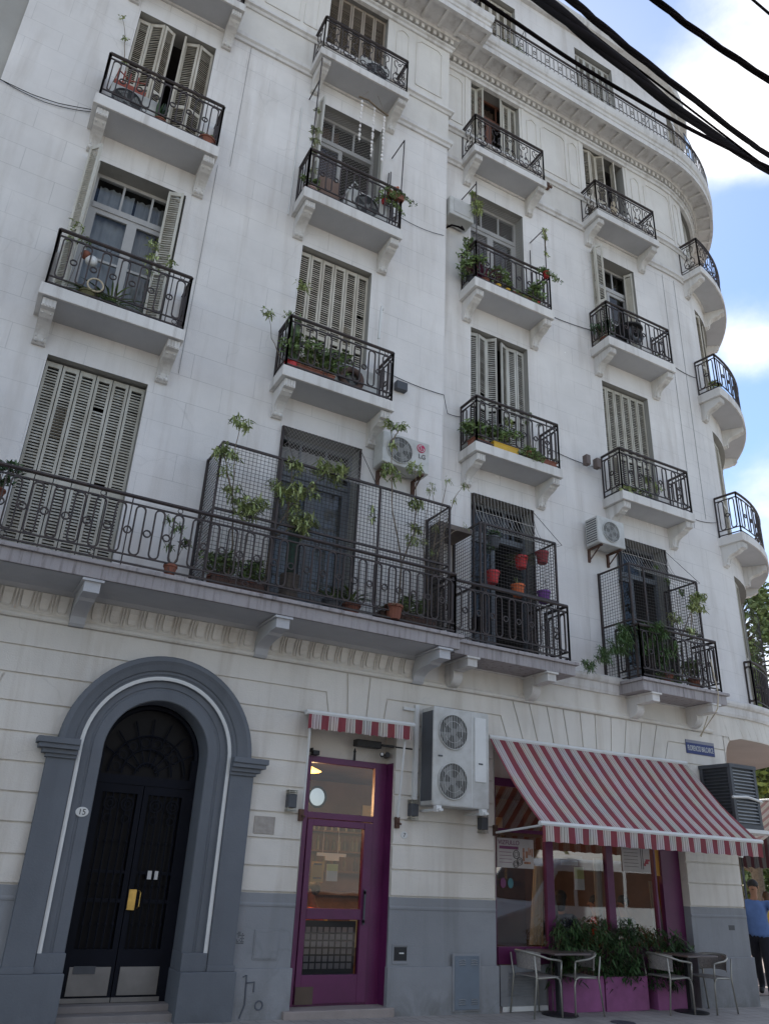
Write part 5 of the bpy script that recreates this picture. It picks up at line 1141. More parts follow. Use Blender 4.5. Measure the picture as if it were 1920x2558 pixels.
# ------------------------------------------------------------ safety cages on the first floor
def grid_panel(mb, P, U, V, Lu, Lv, s=.055, r=.0036):
    P, U, V = Vector(P), Vector(U), Vector(V); n = int(Lu/s); m_ = int(Lv/s)
    for i in range(n+1): q = P+U*(Lu*i/n); mb.tube([q, q+V*Lv], r, 3, cap=False)
    for j in range(m_+1): q = P+V*(Lv*j/m_); mb.tube([q, q+U*Lu], r, 3, cap=False)
def cage(lb, x0, x1, yf, yw, z0, z1, wx0, wx1, ztop, posts, top_curve='net'):
    t = thing('safety_cage', lb, 'cage', (x0, yf, z0), group='wire cages round the first floor balconies')
    mb = MB(); r = .021
    for z in (z0, z1): mb.tube([(x0, yw, z), (x0, yf, z), (x1, yf, z), (x1, yw, z)], r, 4)
    for x in [x0, x1]+posts: mb.tube([(x, yf, 4.67), (x, yf, z1)], r, 4)
    for x in (x0, x1): mb.tube([(x, yw-.02, 4.67), (x, yw-.02, z1+.02)], r*1.2, 4)
    for x in (wx0, wx1): mb.tube([(x, yw-.04, 4.67), (x, yw-.04, ztop)], r, 4); mb.tube([(x, yw-.04, ztop-.02), (x, yf, z1)], .005, 4)
    mb.tube([(wx0, yw-.04, ztop), (wx1, yw-.04, ztop)], .008, 4); mb.build('frame', M_IRON, t)
    mb = MB(); grid_panel(mb, (x0, yf, 4.75), (1, 0, 0), (0, 0, 1), x1-x0, z1-4.75)
    for x in (x0, x1): grid_panel(mb, (x, yf, 4.75), (0, 1, 0), (0, 0, 1), yw-yf, z1-4.75)
    mb.build('wire_mesh', M_WIRE, t, recalc=False)
    mb = MB(); n = int((wx1-wx0)/.055); f = lambda a, b: Vector((wx0+(wx1-wx0)*a, (yw-.05)+(yf-yw+.05)*(1-math.cos(b*PI/2)), ztop-(ztop-z1)*math.sin(b*PI/2)))
    if top_curve == 'net':
        for i in range(-n, n+1, 1):
            for fl in (0, 1):
                pts = []
                for j in range(9):
                    b = j/8; a = (i/n)+b*.8
                    if 0 <= a <= 1: pts.append(f(1-a if fl else a, b))
                if len(pts) > 1: mb.tube(pts, .003, 3, cap=False)
    else:
        n = int(n*.8)
        for i in range(n+1): mb.tube([f(i/n, j/8) for j in range(9)], .0045, 4)
        for j in (2, 5): mb.tube([f(q/8, j/8) for q in range(9)], .006, 3)
    mb.build('curved_top', M_WIREL, t, recalc=False); return t
cage('wide dark wire cage on the long balcony holding tall thin trees', 2.33, 5.92, -.66, 0, 5.70, 6.66, 3.36, 4.66, 7.56, [3.18, 4.72])
cage('dark wire cage with coloured hanging pots', 6.62, 8.13, -.47, YC, 5.62, 6.65, 7.0, 8.28, 7.56, [6.70], 'bars')
cage('dark wire cage on the rightmost flat first floor balcony', 9.78, 11.46, -.47, YC, 5.66, 6.67, 10.32, 11.56, 7.56, [10.12], 'bars')
# tall flat cage on the tower window
mb = MB()
for a in range(0, 33, 2): u = UA(17+a*1.05); mb.tube([GC(u, .16, 5.68), GC(u, .16, 6.9)], .004, 3)
for z in (5.7, 5.9, 6.1, 6.3, 6.5, 6.7, 6.9): mb.tube([GC(UA(17+a*2), .16, z) for a in range(18)], .006, 4)
tag(mb.build('window_grille', M_IRON, recalc=False), 'dark grille over the lowest window of the rounded corner', 'grille')

# ------------------------------------------------------------ wall fittings
for i, (x, zz, lb) in enumerate(((4.01, 2.20, 'dark box wall lamp left of the purple door'), (5.785, 2.22, 'dark box wall lamp right of the purple door'), (6.93, 2.12, 'dark box wall lamp just below the twin fan air conditioner'))):
    t = thing('wall_lamp', lb, 'lamp', (x, 0, zz), group='box wall lamps'); mb = MB(); mb.box(x-.055, x+.055, -.11, .0, zz+.045, zz+.20); mb.build('lamp_body', M_DGREY, t, bevel=.006)
    mb = MB()
    for z in (zz, zz+.015, zz+.205, zz+.225, zz+.245): mb.box(x-.058, x+.058, -.113, .0, z, z+.007)
    for s_ in (-1, 1): mb.box(x+s_*.05-.004, x+s_*.05+.004, -.10, -.09, zz, zz+.25)
    mb.build('louvres', M_STEEL, t)
def oval_plate(lb, x, y, z, rx, rz_, s, size):
    t = thing('number_plate', lb, 'number plate', (x, y, z)); mb = MB(); mb.lathe((0, 0, 0), [(1, -.004), (1, .003), (.9, .006)], 24); mb.v = [(x+p[0]*rx, y-p[2], z+p[1]*rz_) for p in mb.v]; mb.build('plate', M_WHITE, t); text_mesh('number', s, size, M_BLACK, Matrix.Translation((x, y-.008, z-.002)), t)
oval_plate('oval white number plate on the left jamb of the arched portal', 1.555, -.012, 2.025, .07, .052, '15', .085)
oval_plate('small oval white number plate right of the purple door', 5.69, -.002, 2.025, .055, .045, '7', .07)
t = thing('street_sign', 'dark blue street name sign between the small groove lines above the big awning', 'sign', (11.6, -.01, 3.77)); MB().box(11.25, 11.95, -.014, -.002, 3.655, 3.885).build('plate', M_BLUE, t, bevel=.003)
text_mesh('lettering', 'FLORENCIO BALCARCE', .125, M_WHITE, Matrix.Translation((11.6, -.016, 3.745)), t, sx=.48)
MB().box(11.25, 11.95, -.016, -.013, 3.835, 3.885).build('grey_band', mat('sign_grey', (.25, .25, .29), .6), t)
tag(MB().box(3.57, 3.84, -.010, 0, 1.925, 2.125).build('plaque', mat('worn_marble_plaque', (.42, .38, .34), .6, col2=(.30, .27, .24), scale=14), bevel=.004), 'small worn cream plaque on the wall left of the purple door', 'plaque')
tag(MB().box(3.72, 4.03, -.012, .0, .585, .895).box(3.735, 4.015, -.017, -.012, .60, .88).build('service_hatch', M_GREY, bevel=.003), 'square grey service hatch painted over left of the purple door', 'hatch')
mb = MB(); mb.box(5.59, 5.78, -.004, .0, .565, .715); gb2 = mb; o = mb.build('meter_box', M_BLACK); tag(o, 'small open black meter box right of the purple door', 'box'); MB().box(5.57, 5.59, -.012, .0, .55, .73).box(5.78, 5.80, -.012, 0, .55, .73).box(5.57, 5.80, -.012, 0, .53, .55).box(5.57, 5.80, -.012, 0, .73, .75).build('rim', M_GREY, o); MB().box(5.67, 5.73, -.02, -.004, .64, .655).build('lever', M_WHITE, o)
t = thing('gas_cabinet', 'blue grey metal gas cabinet door low on the wall under the twin fan unit', 'cabinet', (6.65, -.05, .3)); MB().box(6.44, 6.88, -.062, -.04, .0, .645).build('frame', M_GREY, t, bevel=.004); MB().box(6.47, 6.85, -.070, -.06, .02, .62).build('door', mat('cabinet_blue_grey', (.15, .18, .215), .5, var=.12), t, bevel=.004)
mb = MB()
for z in (.52, .545, .57, .08, .105, .13):
    for x in (6.53, 6.72): mb.tube([(x, -.072, z), (x+.05, -.078, z+.006), (x+.10, -.072, z)], .006, 5)
mb.build('vents', M_GREY, t)
mb = MB(); r = random.Random(9)
for i in range(8):
    for j in range(8):
        if r.random() < .55: mb.box(3.475+i*.016, 3.475+i*.016+.012, -.0025, .0, .745+j*.016, .745+j*.016+.012)
tag(mb.build('stencil_mark', M_DGREY), 'small dark stencilled speckle mark on the grey plinth beside the arch', 'mark')
mb = MB(); mb.tube([(3.62, -.048, .42), (3.66, -.048, .44), (3.67, -.048, .15), (3.62, -.048, .02)], .010, 4); mb.tube([(3.66, -.048, .36), (3.76, -.048, .37), (3.76, -.048, .27)], .010, 4); mb.ring((3.84, -.048, .14), .045, .009, n=10); mb.tube([(3.25, -.0, .30), (3.3, -.0, .33)], .001, 3)
tag(mb.build('graffiti', mat('graffiti_ink', (.09, .10, .12), .8)), 'dark painted scrawl low on the plinth left of the purple door', 'graffiti')
tag(MB().box(11.78, 11.92, -.003, 0, .96, 1.03).build('stencil_mark', M_DGREY), 'small dark stencil on the grey corner pier', 'mark')
# boxes and floodlights on the upper walls
t = thing('junction_box', 'dark grey box on the wall right of the snake plant balcony', 'box', (5.3, -.06, 8.95)); MB().box(5.21, 5.42, -.11, -.0, 8.87, 9.03).build('box_body', M_DGREY, t, bevel=.012)
for i, x in enumerate((9.50, 9.76)):
    t = thing('floodlight', ('left', 'right')[i]+' one of two small floodlights on the wall beside the right second floor balcony', 'floodlight', (x, .1, 8.9)); MB().box(x-.05, x+.05, .02, .14, 8.78, 8.98).build('lamp_head', mat('floodlight_brown', (.13, .10, .09), .6), t, bevel=.008); MB().tube([(x, .1, 8.88), (x+(.08 if i == 0 else -.08), .25, 8.86)], .012, 5).build('arm', M_WHITE, t)
tag(MB().box(8.98, 9.08, .20, .29, 15.80, 15.98).box(9.0, 9.14, .18, .22, 15.84, 15.9).build('junction_box', M_RUST, bevel=.005), 'rusty brown box on the pale ledge between the two scroll balconies', 'box')
tag(MB().tube([(4.72, -.35, 8.9), (4.70, -.35, 9.5)], .012, 5).tube([(4.70, -.35, 9.5), (4.715, -.35, 10.05), (4.73, -.34, 10.17), (4.78, -.30, 10.15)], .022, 6).build('bent_pole', M_WHITE, recalc=False), 'thin pole with a white bent top rising from the snake plant balcony', 'pole')
# laundry or canopy rods
def rods(lb, pts): mb = MB(); [mb.tube(p, .012, 5) for p in pts]; tag(mb.build('steel_rod', M_IRON), lb, 'rod')
rods('dark rods standing at the right end of the wind chime balcony', [[(4.9, -.48, 11.85), (4.92, -.50, 14.05)], [(4.92, -.50, 14.05), (4.92, -.02, 14.05)], [(4.90, -.06, 12.2), (4.90, -.05, 13.65)], [(4.82, -.06, 12.2), (4.86, -.05, 13.6)]])
rods('dark rod standing at the left end of the wind chime balcony', [[(3.14, -.48, 11.85), (3.14, -.48, 15.1)], [(3.14, -.48, 14.5), (3.14, -.02, 14.5)]])
rods('dark rod at the left end of the ivy balcony', [[(6.78, -.18, 11.85), (6.78, -.18, 14.35)], [(6.78, -.18, 14.3), (6.74, .28, 14.25)]])
rods('dark rod with a twining vine at the right end of the ivy balcony', [[(8.5, -.19, 11.85), (8.5, -.19, 13.98)], [(8.5, -.19, 13.96), (8.5, .28, 13.96)], [(8.46, .24, 12.6), (8.46, .24, 13.7)]])
tag(MB().tube([(3.02, -.02, 11.6), (3.02, -.02, 14.2)], .012, 6).build('conduit', M_WHITE), 'thin pale conduit on the wall left of the wind chime balcony', 'pipe')
t = thing('wooden_partition', 'weathered wooden board frame between the wide cage and the middle cage', 'partition', (6.2, -.2, 5.6)); MB().box(5.98, 6.06, -.30, .28, 4.66, 6.58).build('upright_board', mat('weathered_board', (.17, .14, .12), .9, var=.3), t); MB().box(6.06, 6.60, -.28, .28, 6.50, 6.58).build('top_board', mat('weathered_board', (.17, .14, .12), .9), t)
# drying racks on the top terrace
for i, u in enumerate((8.3, 10.9, 12.6)):
    mb = MB(); G_ = lambda a, o_, z: GC(u+a, o_, z); mb.tube([G_(0, .40, 18.99), G_(0, .40, 20.35)], .012, 5); mb.tube([G_(0, .40, 20.35), G_(0, .0, 20.05)], .009, 5); mb.tube([G_(-.35, .42, 20.0), G_(.1, .0, 20.4)], .009, 5)
    tag(mb.build('line_post', M_DGREY, recalc=False), ('leftmost', 'middle', 'rightmost')[i]+' thin post of the washing line on the top terrace', 'post', 'washing line posts')
mb = MB()
for q in range(14): a, b = 7.0+q*.5, 7.5+q*.5; mb.tube([GC(a, .4, 20.33), GC(b, .4, 20.33)], .005, 4)
tag(mb.build('washing_line', M_DGREY, recalc=False), 'thin washing line along the top terrace', 'line')
mb = MB(); us = [UA(17+i*2.2) for i in range(9)]; vs = [v for u in us for v in (GC(u, .42, 19.0), GC(u, .42, 20.45))]; mb.add(vs, [(2*i, 2*i+2, 2*i+3, 2*i+1) for i in range(8)]); t = thing('glass_screen', 'curved glass wind screen on the top terrace of the rounded corner', 'glass screen', GC(UA(20), .42, 19)); mb.build('pane', glass('blue_screen', (.55, .72, .95), .10), t, recalc=False); mb = MB(); mb.tube([GC(u, .42, 20.45) for u in us], .012, 5); [mb.tube([GC(UA(a), .42, 19.0), GC(UA(a), .42, 20.45)], .012, 5) for a in (17, 25, 34.5)]; mb.build('frame', M_DGREY, t)
# wind chimes
for i, (x, z1_, z0_) in enumerate(((4.02, 14.62, 13.52), (4.28, 14.60, 13.28), (4.50, 14.5, 13.35))):
    mb = MB(); mb.tube([(x, -.44, z1_), (x+.01, -.44, z0_)], .003, 4); z = z1_-.05; k = 0
    while z > z0_: mb.ball((x+random.uniform(-.006, .006), -.44, z), random.uniform(.018, .032), .016, random.uniform(.018, .042), 7, 5); z -= random.uniform(.05, .11)
    tag(mb.build('shell_string', mat('shell', (.75, .71, .68), .5)), ('left', 'middle', 'right')[i]+' string of white shells hanging from the driftwood', 'wind chime', 'shell strings')
tag(MB().tube([(3.95, -.44, 14.66), (4.15, -.45, 14.68), (4.35, -.43, 14.62), (4.58, -.44, 14.55)], .018, 6).tube([(4.0, -.44, 14.7), (4.2, -.3, 15.13)], .003, 4).tube([(4.5, -.44, 14.58), (4.4, -.3, 15.13)], .003, 4).build('driftwood', M_STEM), 'piece of driftwood hung under the balcony holding the shell strings', 'driftwood')
# ------------------------------------------------------------ potted plants
def pot(mb_m, parent, c, r, h, kind='round', w=.3):
    mb = MB(); x, y, z = c
    if kind == 'round': mb.lathe((x, y, z), [(r*.68, 0), (r*.9, h*.8), (r*1.02, h*.82), (r*1.02, h), (r*.9, h), (r*.85, h*.9), (.001, h*.88)], 14)
    else: mb.box(x-w/2, x+w/2, y-r*.8, y+r*.8, z, z+h*.85); mb.box(x-w/2-.012, x+w/2+.012, y-r*.9, y+r*.9, z+h*.85, z+h)
    return mb.build('pot', mb_m, parent)
def blade(mb, base, tip, w, bend=.0, n=5):
    b, t_ = Vector(base), Vector(tip); d = t_-b; s = d.cross(Vector((0, 0, 1)));
    if s.length < 1e-4: s = Vector((1, 0, 0))
    s.normalize(); vs = []
    for i in range(n+1):
        q = i/n; p = b+d*q+Vector((d.x, d.y, 0))*bend*q*q+Vector((0, 0, -bend*d.length*q*q)); ww = w*(1-q)**.6*(.6+q) if i < n else .001; vs += [p-s*ww, p+s*ww]
    mb.add(vs, [(2*i, 2*i+1, 2*i+3, 2*i+2) for i in range(n)])
def plant(name, lb, c, kind, size, m, potm=None, potr=.1, poth=.16, potk='round', potw=.3, seed=0, dens=1.0, group=None):
    r = random.Random(seed+len(lb)); t = thing(name, lb, 'plant', c, group=group); x, y, z = c; zt = z
    if potm: pot(potm, t, (x, y, z), potr, poth, potk, potw); zt = z+poth*.9
    W = potw*.45 if potk == 'box' else potr*.5
    if kind == 'spiky':
        mb = MB()
        for i in range(int(26*dens)): a = r.random()*6.28; L_ = size*r.uniform(.6, 1); bx = x+r.uniform(-W, W); blade(mb, (bx, y, zt), (bx+math.cos(a)*L_*.55, y+math.sin(a)*L_*.35, zt+L_*.75), .012+.01*size, .5)
        mb.build('foliage', m, t, recalc=False)
    elif kind == 'sword':
        mb = MB()
        for i in range(int(14*dens)): a = r.random()*6.28; L_ = size*r.uniform(.65, 1); bx = x+r.uniform(-W, W); blade(mb, (bx, y, zt), (bx+math.cos(a)*L_*.16, y+math.sin(a)*L_*.08, zt+L_*.95), .040, .0, 6)
        mb.build('foliage', m, t, recalc=False)
    elif kind == 'spider':
        mb = MB()
        for i in range(int(46*dens)): a = r.random()*6.28; L_ = size*r.uniform(.5, 1); blade(mb, (x+r.uniform(-W, W), y, zt), (x+math.cos(a)*L_*.75, y+math.sin(a)*L_*.5, zt+L_*.45), .009, .85, 6)
        mb.build('foliage', m, t, recalc=False)
    elif kind == 'bush':
        sm = MB(); mb = MB()
        for i in range(int(9*dens)):
            a = r.random()*6.28; q = Vector((x+r.uniform(-W, W)+math.cos(a)*size*.35, y+math.sin(a)*size*.2, zt+size*r.uniform(.25, .8))); sm.tube([(x+r.uniform(-W, W)*.6, y, zt-.02), q], .005, 4); leaf_quads(mb, q, int(44), size*.26, size*.055+.010, .8, r, 2.6)
        sm.build('stems', M_STEM, t, recalc=False); mb.build('foliage', m, t, recalc=False)
    elif kind == 'trail':
        sm = MB(); mb = MB()
        for i in range(int(7*dens)):
            a = r.uniform(-1, 1); P = [Vector((x+r.uniform(-W, W), y, zt))]; 
            for k in range(7): P.append(P[-1]+Vector((a*.05+r.uniform(-.03, .03), -.01, size*(.12 if k < 2 else -.12)+r.uniform(-.02, .02))))
            sm.tube(P, .004, 4)
            for p in P[1:]: leaf_quads(mb, p, 7, .05, .032, .9, r, 1.7)
        sm.build('stems', M_STEM, t, recalc=False); mb.build('foliage', m, t, recalc=False)
    return t
def small_tree(name, lb, base, stems, m, tuft=.15, n=70, s=.075, potm=None, seed=0, r0=.014, hang=.2, elong=3.2):
    r = random.Random(seed); t = thing(name, lb, 'plant', base); sm = MB(); mb = MB()
    for st in stems:
        pts = [Vector(p) for p in st[0]]; P = []
        for i in range(len(pts)-1):
            for q in range(4): P.append(pts[i]+(pts[i+1]-pts[i])*q/4+Vector((r.uniform(-.01, .01), 0, 0)))
        P.append(pts[-1]); sm.tube(P, [r0*(1-.7*i/(len(P)-1)) for i in range(len(P))], 5)
        for (q, k) in st[1]:
            c = pts[-1] if q == 1 else P[int(q*(len(P)-1))]; c = Vector(c)
            subs = [c+Vector((r.uniform(-1, 1), r.uniform(-.5, .5), r.uniform(-.8, .6)))*tuft*.72*math.sqrt(k) for _ in range(14)]
            for j in range(int(n*k*3.2)):
                c = subs[j % 14]; a = r.random()*6.28; L_ = tuft*r.uniform(.22, .52)*math.sqrt(k); e = r.uniform(-.55, .9); d = Vector((math.cos(a), math.sin(a)*.7, e)).normalized(); blade(mb, c+d*tuft*.12+Vector((0, 0, r.uniform(-.06, .04)*k)), c+d*L_+Vector((r.uniform(-.03, .03), 0, r.uniform(-.08, .03))), s*.20, hang, 3)
    sm.build('stems', M_STEM, t, recalc=False); mb.build('foliage', m, t, recalc=False)
    return t
y0 = -.55
small_tree('caged_tree', 'tallest thin tree whose top tuft rises above the left corner of the wide cage', (2.66, y0, 4.7), [([(2.66, y0, 4.75), (2.68, y0, 5.3), (2.58, -.62, 5.9), (2.50, -.70, 6.5), (2.52, -.70, 7.0)], [(1, 1.1), (.80, .5), (.62, .8), (.5, .35)]), ([(2.58, -.62, 5.9), (2.42, -.72, 6.25), (2.32, -.74, 6.5)], [(1, 1.1), (.6, .5)])], M_LEAFY, seed=1, tuft=.16, n=40)
small_tree('caged_tree', 'thin tree with a rounded leafy head low in the left half of the wide cage', (2.95, y0, 4.7), [([(2.85, y0, 4.75), (2.84, -.6, 5.4), (2.82, -.66, 5.85)], [(1, 1.7), (.9, .8)])], M_LEAFY, seed=2, tuft=.20, n=52)
small_tree('caged_tree', 'branching tree reaching across the net door in the wide cage', (3.2, y0, 4.7), [([(3.15, y0, 4.75), (3.18, -.6, 5.5), (3.35, -.62, 5.95), (3.62, -.64, 6.35), (3.92, -.66, 6.72)], [(1, 2.2), (.78, 1.0), (.62, .6)]), ([(3.35, -.62, 5.95), (3.28, -.64, 6.2)], [(1, 1.8)]), ([(3.35, -.62, 5.8), (3.34, -.64, 6.6)], [(1, 1.0)]), ([(3.18, -.6, 5.5), (3.45, -.64, 5.72), (3.56, -.66, 5.78)], [(1, 1.7)])], M_LEAFY, seed=3, tuft=.19, n=48)
small_tree('caged_tree', 'forked tree in the right half of the wide cage reaching up to the air conditioner', (5.15, y0, 4.7), [([(5.15, y0, 4.75), (5.16, -.6, 5.6), (4.92, -.68, 6.3), (4.86, -.72, 6.95), (4.84, -.72, 7.4), (4.80, -.70, 7.75)], [(1, .8), (.80, .4), (.63, 1.3)]), ([(5.16, -.6, 5.6), (5.33, -.62, 6.1), (5.36, -.62, 6.6), (5.30, -.62, 7.2)], [(1, .9), (.7, 1.1), (.45, .8), (.25, .7)]), ([(4.84, -.72, 7.4), (4.98, -.72, 7.75)], [(1, .6)])], M_LEAFY, seed=4, tuft=.15, n=40)
small_tree('caged_tree', 'bare twiggy tree at the right end of the wide cage', (5.65, y0, 4.7), [([(5.62, y0, 4.75), (5.66, -.6, 5.5), (5.70, -.62, 6.3), (5.62, -.62, 7.0)], [(1, .3), (.7, .4), (.5, .4)]), ([(5.68, -.6, 5.6), (5.85, -.6, 6.2), (6.1, -.5, 6.9), (6.35, -.4, 7.25)], [(1, .6), (.7, .3)]), ([(5.68, -.6, 5.9), (5.80, -.6, 6.6), (5.98, -.5, 7.2)], [(1, .4)]), ([(5.7, -.6, 6.0), (6.1, -.5, 6.35), (6.4, -.4, 6.55)], [(1, .3)]), ([(5.6, -.6, 5.2), (5.5, -.6, 6.0), (5.6, -.6, 6.9)], [(1, .5), (.6, .5)])], M_LEAFY, seed=5, tuft=.12, n=26, s=.04, r0=.011)
small_tree('caged_tree', 'thin dry stem with few leaves in front of the pale wall inside the wide cage', (4.75, y0, 4.7), [([(4.78, y0, 4.8), (4.72, -.62, 5.5), (4.64, -.64, 6.1), (4.60, -.64, 6.3)], [(1, .5), (.8, .4)])], M_LEAFY, seed=6, tuft=.10, n=22, r0=.007)
for i, (x, k, sz, lb) in enumerate(((2.55, 'bush', .42, 'pot of dark twigs at the left end of the wide cage'), (2.95, 'bush', .36, 'low leafy pot left of the net door in the wide cage'), (4.15, 'spiky', .5, 'grassy green plant just right of the net door in the wide cage'), (4.45, 'spiky', .62, 'big arching grass clump in the middle of the wide cage'), (5.40, 'bush', .36, 'leafy pot among thin trunks at the right of the wide cage'), (5.0, 'spider', .30, 'variegated spider plant hanging over the ledge of the wide cage'))):
    plant('potted_plant', lb, (x, -.5 if k != 'spider' else -.70, 4.66 if k != 'spider' else 4.70), k, sz, M_LEAFS if k == 'spider' else M_LEAF, M_TERRA if i != 2 else M_DGREY, .13, .2, seed=i, dens=1.6)
for i, (x0_, x1_, lb) in enumerate(((2.45, 3.15, 'long dark trough planter at the left of the wide cage floor'), (4.85, 5.75, 'long brown trough planter at the right of the wide cage floor'))): tag(MB().box(x0_, x1_, -.62, -.38, 4.66, 4.84).build('trough_planter', mat('trough', (.10, .06, .05), .85), bevel=.01), lb, 'planter')
small_tree('potted_plant', 'thin leggy plant in a terracotta pot left of the wide cage', (1.92, -.68, 4.66), [([(1.92, -.68, 4.75), (1.86, -.7, 5.05), (1.93, -.7, 5.32)], [(1, .8), (.6, .5)]), ([(1.92, -.68, 4.75), (2.05, -.7, 5.15)], [(1, .8)]), ([(1.92, -.68, 4.75), (1.80, -.7, 5.4)], [(1, .4)])], M_LEAF, seed=8, tuft=.10, n=26, r0=.007)
tag(pot(M_TERRA, None, (1.92, -.68, 4.66), .085, .15), 'terracotta pot on the long balcony ledge left of the wide cage', 'pot')
plant('potted_plant', 'dark leafy plant at the far left end of the long balcony', (-.12, -.5, 5.2), 'bush', .42, M_LEAFD, M_TERRA, .1, .14, seed=11)
tag(MB().lathe((3.52, -.5, 4.66), [(.12, 0), (.13, .42)], 12).build('concrete_pot', mat('old_pot', (.11, .09, .075), .85)), 'tall pot holding the cactus behind the railing', 'pot')
tag(MB().tube([(3.52, -.5, 5.08), (3.52, -.5, 5.3), (3.53, -.5, 5.85), (3.53, -.5, 5.9)], [.07, .09, .08, .03], 8).build('column_cactus', mat('cactus', (.03, .065, .045), .7), smooth=True), 'dark column cactus standing in front of the net door', 'cactus')
# snake plant balcony (second floor, column B)
plant('snake_plant', 'tall snake plant in a bright red pot at the left end of its balcony', (3.26, -.38, 8.28), 'sword', .98, mat('snake_leaf', (.20, .27, .13), .5, var=.3, col2=(.08, .13, .06), scale=8, island=.4), M_RED, .12, .17, seed=1, dens=2.4)
plant('potted_plant', 'green bush in a long terracotta box on the snake plant balcony', (3.62, -.40, 8.28), 'bush', .62, M_LEAF, M_TERRA, .09, .13, 'box', .62, seed=2, dens=1.6)
plant('potted_plant', 'leafy plant before the shutters right of the long terracotta box', (3.98, -.25, 8.28), 'bush', .62, M_LEAF, M_TERRA, .09, .15, seed=3, dens=1.2)
small_tree('potted_plant', 'leggy plant with three tufts leaning out left of the snake plant', (3.12, -.3, 8.4), [([(3.12, -.3, 8.5), (2.92, -.32, 8.8), (2.80, -.35, 9.25)], [(1, .8)]), ([(3.2, -.3, 8.5), (3.17, -.3, 9.2), (3.16, -.3, 9.35)], [(1, .7)]), ([(3.28, -.3, 8.5), (3.33, -.32, 9.5), (3.30, -.32, 10.0)], [(1, .9)])], M_LEAFY, seed=9, tuft=.13, n=30, r0=.008)
# wind chime balcony
plant('potted_plant', 'small plant in a pale pot at the left end of the wind chime balcony', (3.24, -.36, 11.83), 'bush', .3, M_LEAF, mat('pale_pink_pot', (.38, .25, .22), .7), .13, .12, seed=4)
small_tree('climbing_plant', 'pale climbing plant on the left rod of the wind chime balcony', (3.2, -.4, 11.9), [([(3.22, -.42, 11.9), (3.20, -.44, 12.8), (3.17, -.46, 13.8)], [(1, .4), (.8, .9), (.65, .9), (.5, .9), (.3, .6)])], mat('leaf_pale', (.33, .36, .22), .6, island=.3), seed=10, tuft=.10, n=34)
plant('potted_plant', 'plant with red flowers at the right end of the wind chime balcony', (4.62, -.42, 12.35), 'trail', .4, M_LEAF, M_RED, .06, .09, seed=5); tag(MB().ball((4.80, -.46, 12.78), .05, .04, .05).ball((4.86, -.44, 12.86), .03, .03, .03).build('orange_flowers', mat('orange_flower', (.45, .13, .06), .6)), 'orange flowers at the right end of the wind chime railing', 'flowers')
plant('potted_plant', 'leafy box hanging on the right end of the wind chime railing', (4.80, -.50, 12.50), 'trail', .3, M_LEAF, M_TERRA, .06, .10, 'box', .3, seed=6)
tag(MB().box(3.42, 3.80, -.30, -.05, 11.84, 12.50).box(3.45, 3.77, -.31, -.30, 12.1, 12.4).build('cardboard_box', mat('cardboard', (.22, .15, .12), .9), bevel=.01), 'brown cabinet left of the air conditioner on the wind chime balcony', 'cabinet')
tag(MB().tube([(3.86, -.38, 11.86), (3.86, -.40, 12.2), (4.02, -.42, 12.55), (4.08, -.42, 12.5)], .014, 5).build('white_hose', M_WHITE, recalc=False), 'white hose looping beside the air conditioner under the shells', 'hose')
# second floor left balcony
plant('potted_plant', 'spreading green plant in a basket on the second floor left balcony', (.30, -.40, 8.28), 'spider', .42, M_LEAF, mat('basket', (.13, .12, .06), .9), .13, .13, seed=7, dens=1.3)
plant('potted_plant', 'long thin leaved plant behind the basket on the second floor left balcony', (.62, -.35, 8.28), 'spiky', .62, M_LEAF, M_BLACK, .10, .12, seed=8)
small_tree('potted_plant', 'dry thin plant by the left shutter of the second floor left balcony', (-.05, -.3, 8.3), [([(-.02, -.3, 8.3), (-.06, -.32, 9.2), (-.02, -.32, 9.5)], [(1, .5), (.7, .5)]), ([(.02, -.3, 8.3), (.1, -.3, 9.35)], [(1, .4)])], M_LEAFY, seed=12, tuft=.15, n=24, r0=.005)
small_tree('potted_plant', 'thin drooping plant before the right shutter of the second floor left balcony', (1.1, -.3, 8.3), [([(1.1, -.3, 8.3), (1.05, -.32, 9.2), (.98, -.32, 9.7)], [(1, .6), (.8, .5), (.6, .4)]), ([(1.12, -.3, 8.3), (1.25, -.3, 9.5)], [(1, .5)])], M_LEAFY, seed=13, tuft=.17, n=26, r0=.005)
t = thing('hanging_ball_pot', 'round pot half brown half white hanging behind the second floor left railing', 'pot', (.22, -.45, 9.0)); MB().ball((.24, -.43, 8.93), .085, .06, .085, 14, 10).build('lower_ball', M_WHITE, t, smooth=True); MB().ball((.16, -.43, 8.99), .07, .06, .07, 12, 8).build('upper_ball', M_TERRA, t, smooth=True)
torus_thing('hose_ring', 'thin cream ring hanging on the second floor left railing', 'ring', (.36, -.52, 8.5), .10, .012, M_CREAM)
